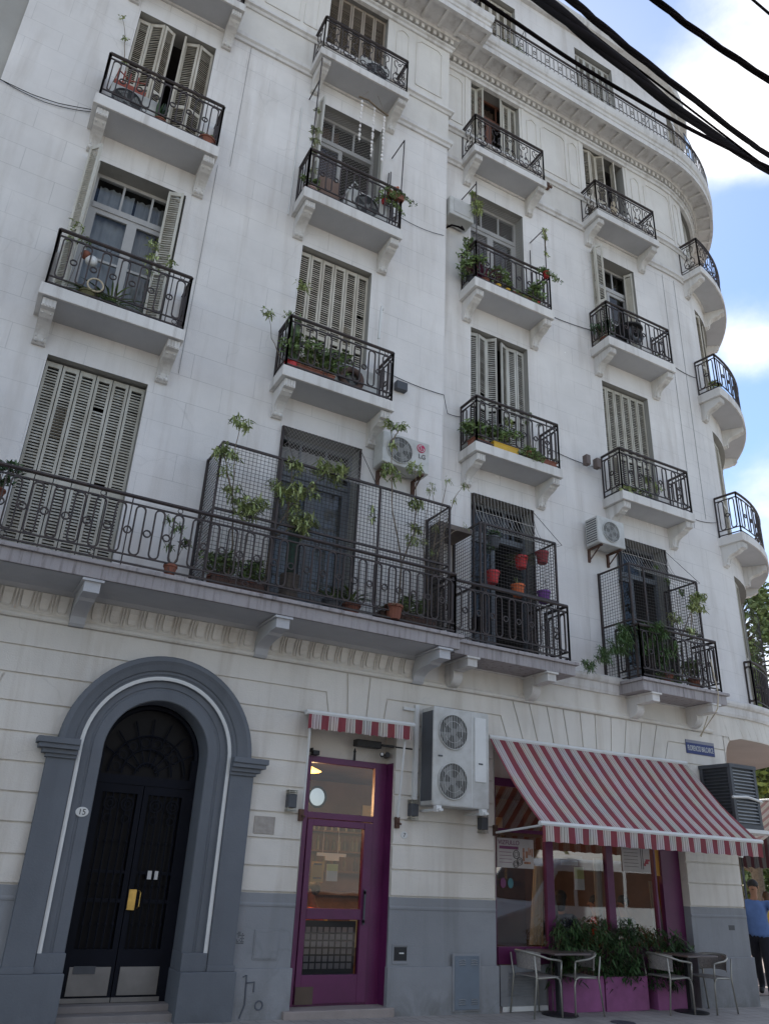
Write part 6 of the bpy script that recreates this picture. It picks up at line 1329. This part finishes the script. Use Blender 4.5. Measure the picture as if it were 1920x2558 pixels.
# third floor left balcony
t = thing('plastic_crate', 'orange red plastic rack on the air conditioner of the top left balcony', 'crate', (.02, -.25, 12.37)); mb = MB(); mb.box(-.08, .40, -.34, -.12, 12.37, 12.47); [mb.tube([(x, -.3, 12.45), (x, -.3, 12.75)], .012, 5) for x in (-.05, .04, .13, .25, .37)]; mb.tube([(-.05, -.3, 12.72), (.13, -.3, 12.6), (.37, -.3, 12.68)], .012, 5); mb.build('rack', mat('faded_red', (.30, .07, .045), .6), t)
plant('potted_plant', 'tall cactus like plant in the middle of the top left balcony', (.68, -.40, 11.83), 'sword', .52, M_LEAFD, M_TERRA, .11, .10, seed=14, dens=.9)
plant('potted_plant', 'low reddish pot at the right end of the top left balcony', (1.42, -.42, 11.83), 'bush', .16, M_LEAF, M_TERRA, .14, .12, seed=15)
small_tree('climbing_plant', 'dry vine climbing left of the shutters above the top left balcony', (-.1, -.2, 12), [([(-.12, -.2, 12.3), (-.02, -.1, 13.2), (-.12, -.06, 13.9), (-.22, -.06, 14.2)], [(1, .3), (.6, .3), (.4, .4)])], M_LEAFY, seed=16, tuft=.10, n=22, r0=.009)
# ivy balcony (third floor, column C)
plant('potted_plant', 'dark green plant at the left corner of the ivy balcony', (6.80, -.02, 11.83), 'bush', .60, M_LEAF, M_BLACK, .11, .16, seed=17, dens=1.2); plant('potted_plant', 'purple leaved plant on the ivy balcony', (7.02, -.10, 11.83), 'spiky', .62, M_LEAFP, M_TERRA, .10, .14, seed=18, dens=1.6)
plant('potted_plant', 'small plant in an amber pot on the ivy balcony', (7.30, -.14, 11.83), 'bush', .42, M_LEAF, M_YEL, .07, .11, seed=19); plant('potted_plant', 'second small plant in an amber pot right of the first one', (7.52, -.14, 11.83), 'bush', .28, M_LEAF, M_YEL, .07, .10, seed=20)
plant('potted_plant', 'low trailing greenery along the middle of the ivy balcony', (7.86, -.14, 11.83), 'trail', .22, M_LEAF, M_TERRA, .07, .10, 'box', .45, seed=21); plant('potted_plant', 'bushy green plant in red pot at the right of the ivy balcony', (8.28, -.12, 11.83), 'bush', .52, M_LEAF, M_RED, .08, .12, seed=22, dens=1.4)
plant('potted_plant', 'small plant spilling from a red pot on the right end of the ivy railing', (8.46, -.22, 12.62), 'trail', .3, M_LEAF, M_RED, .075, .12, seed=23)
small_tree('climbing_plant', 'bright green vine twined on the right rod of the ivy balcony', (8.5, -.19, 13.0), [([(8.5, -.2, 13.95), (8.49, -.21, 13.7), (8.52, -.2, 13.3)], [(.05, .5), (.3, .5), (.6, .6), (1, .5)])], M_LEAFY, seed=24, tuft=.10, n=22)
small_tree('climbing_plant', 'yellow green hanging plant near the boxed air conditioner', (6.85, -.2, 13.6), [([(6.74, -.1, 14.1), (6.78, -.16, 13.8), (6.82, -.16, 13.6)], [(.1, .8), (.5, 1.4), (1, 1.1)])], M_LEAFY, seed=25, tuft=.12, n=34)
small_tree('climbing_plant', 'green vine spilling over the left end of the ivy railing', (6.75, -.1, 12.6), [([(6.78, .05, 13.0), (6.72, .0, 12.8), (6.72, .1, 12.4)], [(.1, .9), (.5, 1), (1, .8)])], M_LEAF, seed=26, tuft=.14, n=34)
# yellow box balcony (second floor, column C)
plant('potted_plant', 'bushy grass like plants at the left of the yellow flower box', (6.98, -.05, 8.28), 'bush', .55, M_LEAF, M_TERRA, .11, .12, 'box', .5, seed=27, dens=2.2); plant('potted_plant', 'plants in the bright yellow flower box', (7.36, -.16, 8.28), 'bush', .40, M_LEAF, M_YEL, .075, .12, 'box', .52, seed=28, dens=1.1)
plant('potted_plant', 'trailing plant hanging over the ledge right of the yellow flower box', (7.86, -.20, 8.30), 'trail', .30, M_LEAF, M_TERRA, .07, .12, seed=29, dens=1.6); plant('potted_plant', 'low plants in a long terracotta box right of the yellow one', (8.22, -.16, 8.28), 'spiky', .30, M_LEAF, M_TERRA, .08, .10, 'box', .5, seed=30, dens=1.3)
small_tree('potted_plant', 'single bright green plant in the gap between the shutters', (7.55, -.1, 8.3), [([(7.55, -.1, 8.3), (7.5, -.12, 8.95)], [(1, .9)])], M_LEAFY, seed=31, tuft=.13, n=30, r0=.006); small_tree('potted_plant', 'bare twigs at the right of the yellow box balcony', (8.0, -.1, 8.3), [([(8.0, -.1, 8.4), (8.02, -.12, 9.3)], [(1, .1)]), ([(8.05, -.1, 8.4), (8.2, -.12, 9.15)], [(1, .1)]), ([(8.05, -.1, 8.4), (7.9, -.12, 9.1)], [(1, .1)])], M_LEAF, seed=32, r0=.006)
# column D balconies
plant('potted_plant', 'yellow green plant low on the closed shutter balcony at the right', (10.28, -.14, 8.28), 'trail', .3, M_LEAFY, M_TERRA, .07, .08, seed=33); small_tree('potted_plant', 'bright small tree behind the railing of the right second floor balcony', (10.95, -.1, 8.3), [([(10.95, -.1, 8.3), (10.85, -.12, 8.8)], [(1, .9)]), ([(10.95, -.1, 8.3), (11.12, -.12, 8.7)], [(1, 1.0)])], M_LEAFY, seed=34, tuft=.13, n=30, r0=.006); plant('potted_plant', 'sparse low plants along the right second floor balcony', (10.7, -.12, 8.28), 'bush', .22, M_LEAF, M_BLACK, .06, .06, 'box', .6, seed=35, dens=.8)
plant('potted_plant', 'dark leafy plant at the left end of the round table balcony', (10.2, .02, 11.83), 'bush', .50, M_LEAFD, M_TERRA, .1, .14, seed=36)
t = thing('round_table', 'small dark round table on the balcony with folded shutters', 'table', (10.9, -.02, 11.83)); MB().lathe((10.9, -.0, 12.44), [(.30, 0), (.31, .02), (.30, .035)], 20).build('table_top', M_BLACK, t); MB().tube([(10.9, 0, 11.83), (10.9, 0, 12.45)], .02, 6).tube([(10.7, 0, 11.83), (11.1, 0, 11.84)], .012, 4).build('leg', M_BLACK, t); torus_thing('wicker_wreath', 'dark wicker basket on the small round balcony table', 'basket', (10.95, -.14, 12.3), .17, .05, M_DGREY)
plant('potted_plant', 'dry dark plants in a low tray right of the round balcony table', (11.6, -.08, 11.83), 'spiky', .36, M_LEAFD, M_RED, .08, .08, 'box', .4, seed=37, dens=1.2)
tag(MB().tube([(7.05, 0, 15.33), (7.05, -.02, 15.7)], .05, 6).build('rolled_mat', M_DGREY), 'dark rolled thing behind the scroll railing of the third balcony column', 'roll')
tag(MB().ball((10.75, -.08, 15.85), .09, .05, .22, 10, 8).build('pale_cloth_bundle', M_CREAM, smooth=True), 'pale bundle behind the scroll railing of the rightmost flat column', 'bundle')
# caged balcony at the right (first floor, column D)
small_tree('potted_plant', 'green tree pushing through the right side of the right cage', (11.1, -.3, 4.7), [([(11.0, -.3, 4.8), (11.05, -.35, 5.6), (11.2, -.5, 6.05), (11.32, -.55, 6.3)], [(1, 2.0), (.75, .6)]), ([(11.05, -.35, 5.6), (10.85, -.4, 5.9)], [(1, .9)]), ([(11.2, -.5, 6.0), (11.15, -.5, 5.7)], [(1, .6)])], M_LEAFY, seed=38, tuft=.17, n=48)
small_tree('climbing_plant', 'dark creeping twig at the top right of the right cage', (11.4, -.3, 6.9), [([(11.0, .1, 7.2), (11.25, .1, 6.95), (11.4, .1, 6.85), (11.5, -.1, 6.6)], [(.2, .4), (.6, .5), (1, .5)])], M_LEAF, seed=39, tuft=.10, n=26, r0=.006)
small_tree('potted_plant', 'feathery fern spilling out of the left side of the right balcony', (9.95, -.3, 4.9), [([(9.95, -.35, 5.0), (9.75, -.4, 5.45), (9.5, -.42, 5.25), (9.15, -.42, 4.95), (8.8, -.42, 4.72)], [(.25, 1.3), (.45, 1.0), (.6, 1.0), (.8, 1.0), (1, .6)]), ([(10.0, -.4, 5.0), (10.2, -.5, 5.5)], [(1, 1.6), (.6, 1.2)]), ([(10.2, -.4, 4.9), (10.5, -.45, 5.3)], [(1, 1.5), (.5, 1.2)])], mat('fern', (.10, .17, .06), .6, island=.4), seed=40, tuft=.22, n=150, s=.04, r0=.006)
plant('potted_plant', 'pot of hanging greenery at the front of the right cage', (10.55, -.38, 4.66), 'trail', .4, M_LEAF, M_TERRA, .11, .18, seed=41); plant('potted_plant', 'second pot at the right of the right caged balcony', (11.2, -.38, 4.66), 'bush', .4, M_LEAF, M_TERRA, .11, .2, seed=42)
tag(MB().tube([(11.42, -.60, 5.2), (11.47, -.63, 4.6), (11.42, -.62, 4.35), (11.38, -.60, 4.28)], .010, 5).tube([(11.42, -.4, 4.25), (11.55, -.1, 3.95), (11.62, -.02, 3.98), (11.65, -.4, 4.35)], .008, 5).build('cream_rope', M_CREAM, recalc=False), 'cream rope looping from the right balcony over the street sign', 'rope')
plant('potted_plant', 'brown pot with grass on the third floor tower balcony', tuple(GC(UA(14), .32, 11.83)), 'bush', .3, M_LEAFY, M_TERRA, .10, .14, seed=43)
plant('potted_plant', 'reddish plants on the fourth floor tower balcony', tuple(GC(UA(24), .36, 15.33)), 'bush', .35, M_LEAFP, M_TERRA, .08, .12, seed=44)
plant('potted_plant', 'yellowish bushy plant on the top terrace ledge', (7.9, -.05, 19.0), 'bush', .42, M_LEAFY, M_TERRA, .1, .1, 'box', .5, seed=45, dens=1.5); tag(MB().box(11.0, 12.1, .0, .06, 19.02, 19.48).build('brown_screen', mat('brown_fabric', (.12, .08, .07), .9)), 'brown cloth screen behind the top terrace railing', 'screen')
# hanging pots in the middle cage
for i, (x, z, m, k, lb) in enumerate(((6.95, 6.33, M_DGREY, 'bush', 'grey hanging pot with dark plant at the upper left of the middle cage'), (7.50, 6.12, M_RED, 'spider', 'red hanging pot with a big spider plant in the middle cage'), (7.94, 6.30, mat('dull_red', (.26, .035, .04), .6), None, 'dull red hanging pot at the right side of the middle cage'), (6.93, 5.74, M_RED, None, 'red hanging pot at the lower left of the middle cage'), (7.42, 5.62, M_ORANGE, 'sprig', 'orange red hanging pot with pale sprigs at the bottom of the middle cage'), (7.94, 5.62, M_PURPP, None, 'purple hanging pot at the lower right of the middle cage'))):
    t = thing('hanging_pot', lb, 'pot', (x, -.36, z), group='pots hanging on the middle cage'); mb = MB(); mb.lathe((x, -.36, z-.02), [(.072, 0), (.082, .02), (.105, .17), (.114, .17), (.114, .20), (.095, .20), (.08, .16), (.001, .16)], 18); mb.build('pot', m, t, smooth=False)
    mb = MB(); [mb.tube([(x+.09*math.cos(a), -.36+.09*math.sin(a), z+.165), (x, -.42, z+.36)], .0025, 4) for a in (0, 2.1, 4.2)]; mb.build('hanger', M_BLACK, t); r = random.Random(i); fm = MB()
    if k == 'spider':
        for q in range(70): a = r.random()*6.28; L_ = r.uniform(.14, .28); blade(fm, (x, -.36, z+.16), (x+math.cos(a)*L_*.9, -.36+math.sin(a)*L_*.7, z+.16+L_*r.uniform(.1, .8)), .009, .8, 5)
        fm.build('foliage', M_LEAFS, t, recalc=False)
    elif k == 'bush': leaf_quads(fm, (x, -.36, z+.22), 90, .12, .04, .9, r); leaf_quads(fm, (x-.05, -.36, z-.02), 60, .11, .035, .9, r); fm.build('foliage', M_LEAFD, t, recalc=False)
    elif k == 'sprig': [blade(fm, (x, -.36, z+.15), (x+.12*math.cos(a), -.4, z+.30), .012, 0, 3) for a in (.4, 1.2, 2.0, 2.9)]; fm.build('foliage', M_LEAFS, t, recalc=False)

# ------------------------------------------------------------ pavement furniture
def chair(lb, x, y, rz, src=None):
    z = gz(x, y)
    if src: t = copy_tree(src); t.location = (x, y, z); t.rotation_euler = (0, 0, rz); t['label'] = lb; return t
    t = thing('cafe_chair', lb, 'chair', (0, 0, 0), group='aluminium armchairs outside the shop')   # faces +x
    r = .0125
    for s in (-1, 1):
        mb = MB(); mb.tube([(.21, s*.235, 0), (.20, s*.235, .36), (.18, s*.235, .43), (.12, s*.235, .455), (-.17, s*.23, .44)], r, 7); mb.build('front_leg', M_STEEL, t, smooth=True)
        mb = MB(); mb.tube([(-.26, s*.245, 0), (-.20, s*.24, .44), (-.235, s*.25, .70)], r, 7); mb.build('rear_leg', M_STEEL, t, smooth=True)
    mb = MB(); P = [(.20, -.265, .64), (.12, -.275, .655)]+[(-.02-.27*math.cos(a-PI/2)*1.0 if False else -.03-.25*math.cos(a), -.275*math.sin(-a+PI/2) if False else .275*math.sin(a), .67+.07*math.cos(a)) for a in [-PI/2+PI*i/12 for i in range(13)]]+[(.12, .275, .655), (.20, .265, .64)]
    P = [P[0], P[1]]+[(q[0], q[1], q[2]) for q in P[2:15]]+[P[15], P[16]]
    mb.tube(P, .014, 7); mb.tube([(.20, -.265, .64), (.20, -.24, .42)], r, 7); mb.tube([(.20, .265, .64), (.20, .24, .42)], r, 7); mb.build('arm_hoop', M_STEEL, t, smooth=True)
    mb = MB(); vs = []
    for i in range(11):
        a = -1.15+2.3*i/10; 
        for zz, k in ((.52, .92), (.725, 1.0)): vs.append((-.03-.245*math.cos(a)*k, .27*math.sin(a)*k, zz+.03*math.cos(a)))
    mb.add(vs, [(2*i, 2*i+2, 2*i+3, 2*i+1) for i in range(10)]); mb.tube([(v[0], v[1], v[2]) for v in vs[::2]], .009, 5); mb.build('backrest', mat('woven_grey', (.22, .20, .185), .8, var=.3, scale=60), t, recalc=False)
    mb = MB(); mb.box(-.19, .20, -.22, .22, .445, .462); mb.build('seat', mat('woven_grey', (.22, .20, .185), .8), t, bevel=.008)
    t.location = (x, y, z); t.rotation_euler = (0, 0, rz); return t
ch = chair('leftmost metal armchair with its back to the grey louvred panel side', 7.66, -.24, 0.0)
chair('metal armchair facing left in front of the first pink planter', 8.32, -.24, PI-.05, ch); chair('metal armchair facing right in front of the shrub at the third planter', 10.0, -.32, -.06, ch); chair('rightmost metal armchair standing beside the corner pier', 10.78, -.36, PI+.08, ch)
def cafe_table(lb, x, y, src=None):
    z = gz(x, y)
    if src: t = copy_tree(src); t.location = (x, y, z); t['label'] = lb; return t
    t = thing('cafe_table', lb, 'table', (0, 0, 0), group='cafe tables on the pavement'); MB().box(-.31, .31, -.31, .31, .715, .74).build('table_top', mat('table_brown', (.11, .085, .08), .32, var=.15, spec=.7), t, bevel=.008); MB().box(-.035, .035, -.035, .035, .02, .715).build('pedestal', M_BLACK, t, bevel=.004); MB().lathe((0, 0, 0), [(.24, 0), (.24, .012), (.06, .03), (.04, .05)], 24).build('foot_disc', M_BLACK, t); t.location = (x, y, z); return t
tb = cafe_table('left cafe table with two armchairs pulled up to it', 8.0, -.27); cafe_table('right cafe table between the last two armchairs', 10.38, -.34, tb)
# pink planters with dense shrubs
r = random.Random(4)
for i, (x0_, x1_) in enumerate(((8.12, 8.93), (8.96, 9.77), (9.95, 10.62))):
    z = gz(x0_, 0)-.01; t = thing('shrub_planter', ('left', 'middle', 'right')[i]+' pink planter box under the shop window with a dense dark shrub', 'planter', (x0_, -.05, z), group='pink planters with shrubs'); mb = MB()
    mb.box(x0_, x1_, -.13, -.11, z, z+.42); mb.box(x0_, x1_, .09, .11, z, z+.42); mb.box(x0_, x0_+.02, -.11, .09, z, z+.42); mb.box(x1_-.02, x1_, -.11, .09, z, z+.42); mb.box(x0_+.02, x1_-.02, -.11, .09, z+.02, z+.37); mb.build('planter_box', M_PINK, t)
    fm = MB(); sm = MB(); n = int((x1_-x0_)/.1*7)
    for k in range(n):
        p = Vector((x0_+(x1_-x0_)*r.random(), r.uniform(-.16, .05), z+r.uniform(.38, 1.10 if i < 2 else .98))); sm.tube([(p.x+r.uniform(-.05, .05), -.02, z+.38), p], .004, 4)
        for q in range(30):
            a = r.random()*6.28; L_ = r.uniform(.05, .085); s_ = p+Vector((r.uniform(-.10, .10), r.uniform(-.09, .05), r.uniform(-.12, .10))); blade(fm, s_, s_+Vector((math.cos(a)*L_, math.sin(a)*L_*.8-.02, -r.uniform(.1, 1.0)*L_)), .014, .3, 3)
    sm.build('stems', M_STEM, t, recalc=False); fm.build('shrub_leaves', M_LEAFD, t, recalc=False)
tag(MB().add([(8.05, -.42, .62), (8.13, -.44, .30), (8.17, -.43, .28), (8.20, -.41, .45), (8.16, -.40, .62)], [(0, 1, 2, 3, 4)]).build('folded_cloth', M_DGREY, recalc=False), 'dark cloth hanging from the seat of the left facing armchair', 'cloth') if False else None
tag(MB().lathe((8.55, -.85, gz(8.55, -.85)+.002), [(.16, 0), (.16, .006), (.001, .008)], 20).build('manhole_cover', M_DGREY), 'small dark round cover in the pavement', 'cover')
# ------------------------------------------------------------ people
def person(lb, loc, rz, H=1.72, pose='walk', shirt=(.2, .3, .5), pants=(.02, .02, .025), hair=(.015, .012, .01), skin=None, bulk=1.0, longhair=False, sleeves=True, skirt=False, group=None, shorts=False):
    t = thing('person', lb, 'person', (0, 0, 0), group=group); k = H/1.72; hid = mat('skin', (.34, .17, .10), .55) if skin is None else mat('skin%g' % skin[0], skin, .55)
    V = {}; E = []
    def add(n, p, r, par=None): V[n] = (Vector(p)*k, r*k, par)
    # faces +x ; pelvis root
    sit = pose == 'sit'; hz = .50 if sit else .93
    add('pelvis', (0, 0, hz), (.155*bulk, .135*bulk)[0]); add('waist', (.0, 0, hz+.16), .14*bulk, 'pelvis'); add('chest', (-.01 if not sit else .03, 0, hz+.36), .155*bulk, 'waist'); add('neckb', (0 if not sit else .06, 0, hz+.53), .075, 'chest')
    add('neck', (.01 if not sit else .08, 0, hz+.60), .052, 'neckb'); add('jaw', (.025 if not sit else .105, 0, hz+.67), .068, 'neck'); add('skull', (.015 if not sit else .09, 0, hz+.735), .088, 'jaw'); add('crown', (.0 if not sit else .07, 0, hz+.785), .055, 'skull')
    for s, n in ((1, 'l'), (-1, 'r')):
        add('sh'+n, (0 if not sit else .04, s*.175*bulk**.5, hz+.485), .062, 'chest')
        if pose == 'walk': el, wr = (-.05*s, s*.29*bulk**.5, hz+.20), (.08*s+.06, s*.31*bulk**.5, hz-.03)
        elif sit: el, wr = (.12, s*.26, hz+.24), (.34, s*.16, hz+.24)
        else: el, wr = (-.03, s*.27, hz+.20), (.02, s*.28, hz-.04)
        add('el'+n, el, .043, 'sh'+n); add('wr'+n, wr, .030, 'el'+n); w = Vector(wr); d = (w-Vector(el)).normalized()
        hp = w+d*.055; add('hand'+n, hp, .034, 'wr'+n)
        for f in range(4): b = hp+d*.035+Vector((.012-.0*f, 0, 0))+Vector((.022*(1.5-f), 0, 0)); add('f%d'%f+n, b, .0105, 'hand'+n); add('g%d'%f+n, b+d*(.045-.006*abs(f-1.5))+Vector((0, -s*.012, 0)), .0085, 'f%d'%f+n)
        add('th'+n, hp+Vector((.035, -s*.01, .0))+d*.012, .011, 'hand'+n); add('tk'+n, hp+Vector((.048, -s*.015, 0))+d*.045, .009, 'th'+n)
        if sit: kn, an, to = (.42, s*.11, hz-.0), (.40, s*.11, .09), (.52, s*.12, .04)
        else:
            fw = .16*s if pose == 'walk' else .02; kn, an, to = (fw+.05, s*.095, .50), (fw*1.5-.04, s*.09, .09+(.05 if pose == 'walk' and s < 0 else 0)), (fw*1.5+.11, s*.10, .035)
        add('hip'+n, (.02, s*.09, hz-.06), .105*bulk**.5, 'pelvis'); add('kn'+n, kn, .062, 'hip'+n); add('cf'+n, (Vector(kn)*.6+Vector(an)*.4), .056, 'kn'+n); add('an'+n, an, .040, 'cf'+n); add('to'+n, to, .033, 'an'+n)
    names = list(V); me = bpy.data.meshes.new('person_body'); me.from_pydata([V[n][0] for n in names], [(names.index(V[n][2]), i) for i, n in enumerate(names) if V[n][2]], [])
    o = bpy.data.objects.new('body', me); COL.objects.link(o); md = o.modifiers.new('s', 'SKIN'); md.branch_smoothing = .6
    sv = me.skin_vertices[0].data
    for i, n in enumerate(names):
        r = V[n][1]; sv[i].radius = (r, r*.72) if n in ('pelvis', 'waist', 'chest') else (r, r)
        if n in ('pelvis', 'waist', 'chest'): sv[i].radius = (r*1.02, r*.80)
        sv[i].use_root = (n == 'pelvis')
    o.modifiers.new('d', 'SUBSURF').levels = 2; o.modifiers['d'].render_levels = 2
    bpy.context.view_layer.update(); m2 = bpy.data.meshes.new_from_object(o.evaluated_get(bpy.context.evaluated_depsgraph_get())); bpy.data.objects.remove(o)
    b = bpy.data.objects.new('body', m2); COL.objects.link(b); m2.materials.clear(); m2.materials.append(hid)
    for p in m2.polygons: p.use_smooth = True
    b.parent = t
    # clothes: copies of the covered faces pushed out along the normal
    zs = V['neckb'][0].z-.015*k; hipz = V['pelvis'][0].z
    def cloth(name, test, off, m):
        bm = bmesh.new(); bm.from_mesh(m2); bm.normal_update(); rem = [f for f in bm.faces if not test(f.calc_center_median())]; bmesh.ops.delete(bm, geom=rem, context='FACES')
        for v in bm.verts: v.co += v.normal*off
        me_ = bpy.data.meshes.new(name); bm.to_mesh(me_); bm.free(); c = bpy.data.objects.new(name, me_); COL.objects.link(c); me_.materials.append(m)
        for p in me_.polygons: p.use_smooth = True
        sd_ = c.modifiers.new('th', 'SOLIDIFY'); sd_.thickness = .006; c.parent = t; return c
    arm = lambda c: abs(c.y) > .20*k*bulk**.5
    elz = V['ell'][0].z
    def in_shirt(c):
        if sit: return hipz-.02 < c.z < zs and not (c.x > .17*k and c.z < hipz+.12) and (not arm(c) or c.x < .16*k)
        return (hipz-.04*k < c.z < zs and not arm(c)) or (arm(c) and c.z > (elz+(.07 if sleeves else .22))*1 and c.z < zs)
    cloth('shirt', in_shirt, .016, mat('cloth%g%g' % (shirt[0], shirt[2]), shirt, .85, var=.15, scale=8))
    def in_pants(c):
        if arm(c): return False
        if sit: return (c.z < hipz+.10*k and c.z > .10) and not (c.x > .2 and c.z > hipz+.12)
        return (.10*k if not shorts else .5*k) < c.z < hipz+.03*k
    cloth('trousers', in_pants, .012, mat('cloth%g%g' % (pants[0], pants[2]), pants, .85, var=.15, scale=8))
    [cloth('shoe', lambda c, s=s: c.z < .10*k and not arm(c) and c.y*s > 0, .010, M_BLACK) for s in (-1, 1)]
    sk = V['skull'][0]
    hm = MB(); hm.ball(sk+Vector((-.022, 0, .022))*k, .098*k, .094*k, .095*k, 14, 10)
    if longhair: hm.ball(sk+Vector((-.06, 0, -.06))*k, .07*k, .085*k, .14*k, 12, 8)
    h = hm.build('hair', mat('hair%g' % hair[0], hair, .6, var=.3), None, smooth=True); h.parent = t
    fm = MB(); f0 = sk+Vector((.083, 0, -.01))*k
    fm.add([f0+Vector(q)*k for q in ((.0, 0, .03), (.028, 0, -.022), (-.002, .016, -.026), (-.002, -.016, -.026))], [(0, 1, 2), (0, 3, 1), (1, 3, 2)])
    for s in (-1, 1): fm.ball(sk+Vector((0, s*.086, -.01))*k, .018*k, .008*k, .028*k, 8, 6)
    x = fm.build('nose_and_ears', hid, None, smooth=True); x.parent = t
    em = MB()
    for s in (-1, 1): em.ball(sk+Vector((.078, s*.032, .012))*k, .010*k, .012*k, .006*k, 6, 5)
    em.ball(sk+Vector((.080, 0, -.052))*k, .006*k, .024*k, .005*k, 8, 5); x = em.build('eyes_and_mouth', M_HAIR, None); x.parent = t
    t.location = loc; t.rotation_euler = (0, 0, rz); return t
person('man in a blue sleeveless shirt and dark trousers walking at the right edge', (13.60, .86, gz(13.6, .86)), PI+.55, 1.78, 'walk', (.10, .17, .36), (.012, .012, .018), bulk=1.45, sleeves=False)
person('woman in a yellow top seen behind the walking man', (17.2, 3.35, gz(17, 3)), PI/2-.4, 1.62, 'stand', (.50, .34, .05), (.5, .5, .5), hair=(.10, .05, .02), longhair=True, sleeves=False)
person('dark haired diner in navy with back to the glass in the middle pane', (8.95, .75, .06), 0.7, 1.75, 'sit', (.01, .015, .05), longhair=True)
person('diner in a red top inside the third pane', (9.85, .85, .06), 2.6, 1.68, 'sit', (.45, .04, .03))
person('dark clothed diner inside the shop near the right edge of the window', (10.35, .75, .06), 2.9, 1.7, 'sit', (.03, .02, .02)); person('diner in an orange red shirt inside the purple door', (5.05, 1.2, .06), 2.5, 1.72, 'sit', (.50, .07, .02)); person('dark clothed diner at the left inside the purple door', (4.75, 1.3, .06), .5, 1.7, 'sit', (.03, .03, .04))
def inside_table(x, y, lb):
    t = thing('dining_table', lb, 'table', (x, y, .06)); MB().box(x-.35, x+.35, y-.35, y+.35, .78, .81).build('table_top', M_WOODI, t); MB().box(x-.04, x+.04, y-.04, y+.04, .06, .78).build('pedestal', M_BLACK, t)
    MB().lathe((x+.1, y-.1, .81), [(.03, 0), (.035, .12), (.012, .18), (.012, .22)], 8).build('bottle', M_GLD, t)
inside_table(9.45, 1.2, 'dining table inside between the diners of the middle and right panes'); inside_table(5.0, 1.1, 'dining table just inside the purple door')

# ------------------------------------------------------------ parked van (its reflection shows in the shop glass)
t = thing('parked_van', 'pale blue grey van parked at the kerb, reflected in the shop window', 'van', (12.3, -4.4, -.2)); X0, Y0_, Z0_ = 9.8, -5.35, -.25
prof = [(0, .45), (.05, .95), (.25, 1.15), (1.1, 1.35), (1.75, 2.10), (2.1, 2.22), (5.0, 2.25), (5.15, 2.1), (5.2, .45)]
mb = MB(); mb.prism(prof, lambda q: Vector((X0+q[0], Y0_, Z0_+q[1])), lambda q: Vector((X0+q[0], Y0_+1.85, Z0_+q[1]))); body = mb.build('body', mat('van_paint', (.58, .66, .72), .3, var=.06, spec=.6), t, bevel=.06)
for y, dy in ((Y0_-.006, -1), (Y0_+1.856, 1)):
    for a, b in ((1.35, 2.15), (2.25, 3.5), (3.6, 4.9)):
        mb = MB(); z1 = 2.02 if a > 2 else 1.98; pts = [(a+.0, 1.35), (b, 1.35), (b, z1), (a+(.42 if a < 2 else 0), z1)]; mb.prism(pts, lambda q: Vector((X0+q[0], y, Z0_+q[1])), lambda q: Vector((X0+q[0], y-dy*.01, Z0_+q[1]))); mb.build('window', M_BLACK, t)
for x in (.95, 4.2):
    for y in (Y0_+.1, Y0_+1.75):
        mb = MB(); mb.lathe((0, 0, 0), [(.30, -.1), (.33, -.07), (.33, .07), (.30, .1)], 20); mb.v = [(X0+x+p[0], y+p[2], Z0_+.33+p[1]) for p in mb.v]; w = mb.build('wheel', M_BLACK, t); mb = MB(); mb.lathe((0, 0, 0), [(.19, -.11), (.19, .11)], 16); mb.v = [(X0+x+p[0], y+p[2], Z0_+.33+p[1]) for p in mb.v]; mb.build('rim', M_STEEL, w)
for y in (Y0_+.25, Y0_+1.6): MB().box(X0-.02, X0+.08, y-.14, y+.14, Z0_+.82, Z0_+.97).build('headlight', M_WHITE, t, bevel=.02)
MB().prism([(1.16, 1.40), (1.72, 2.04), (1.70, 2.06), (1.13, 1.42)], lambda q: Vector((X0+q[0], Y0_+.12, Z0_+q[1])), lambda q: Vector((X0+q[0], Y0_+1.73, Z0_+q[1]))).build('windscreen', M_BLACK, t)
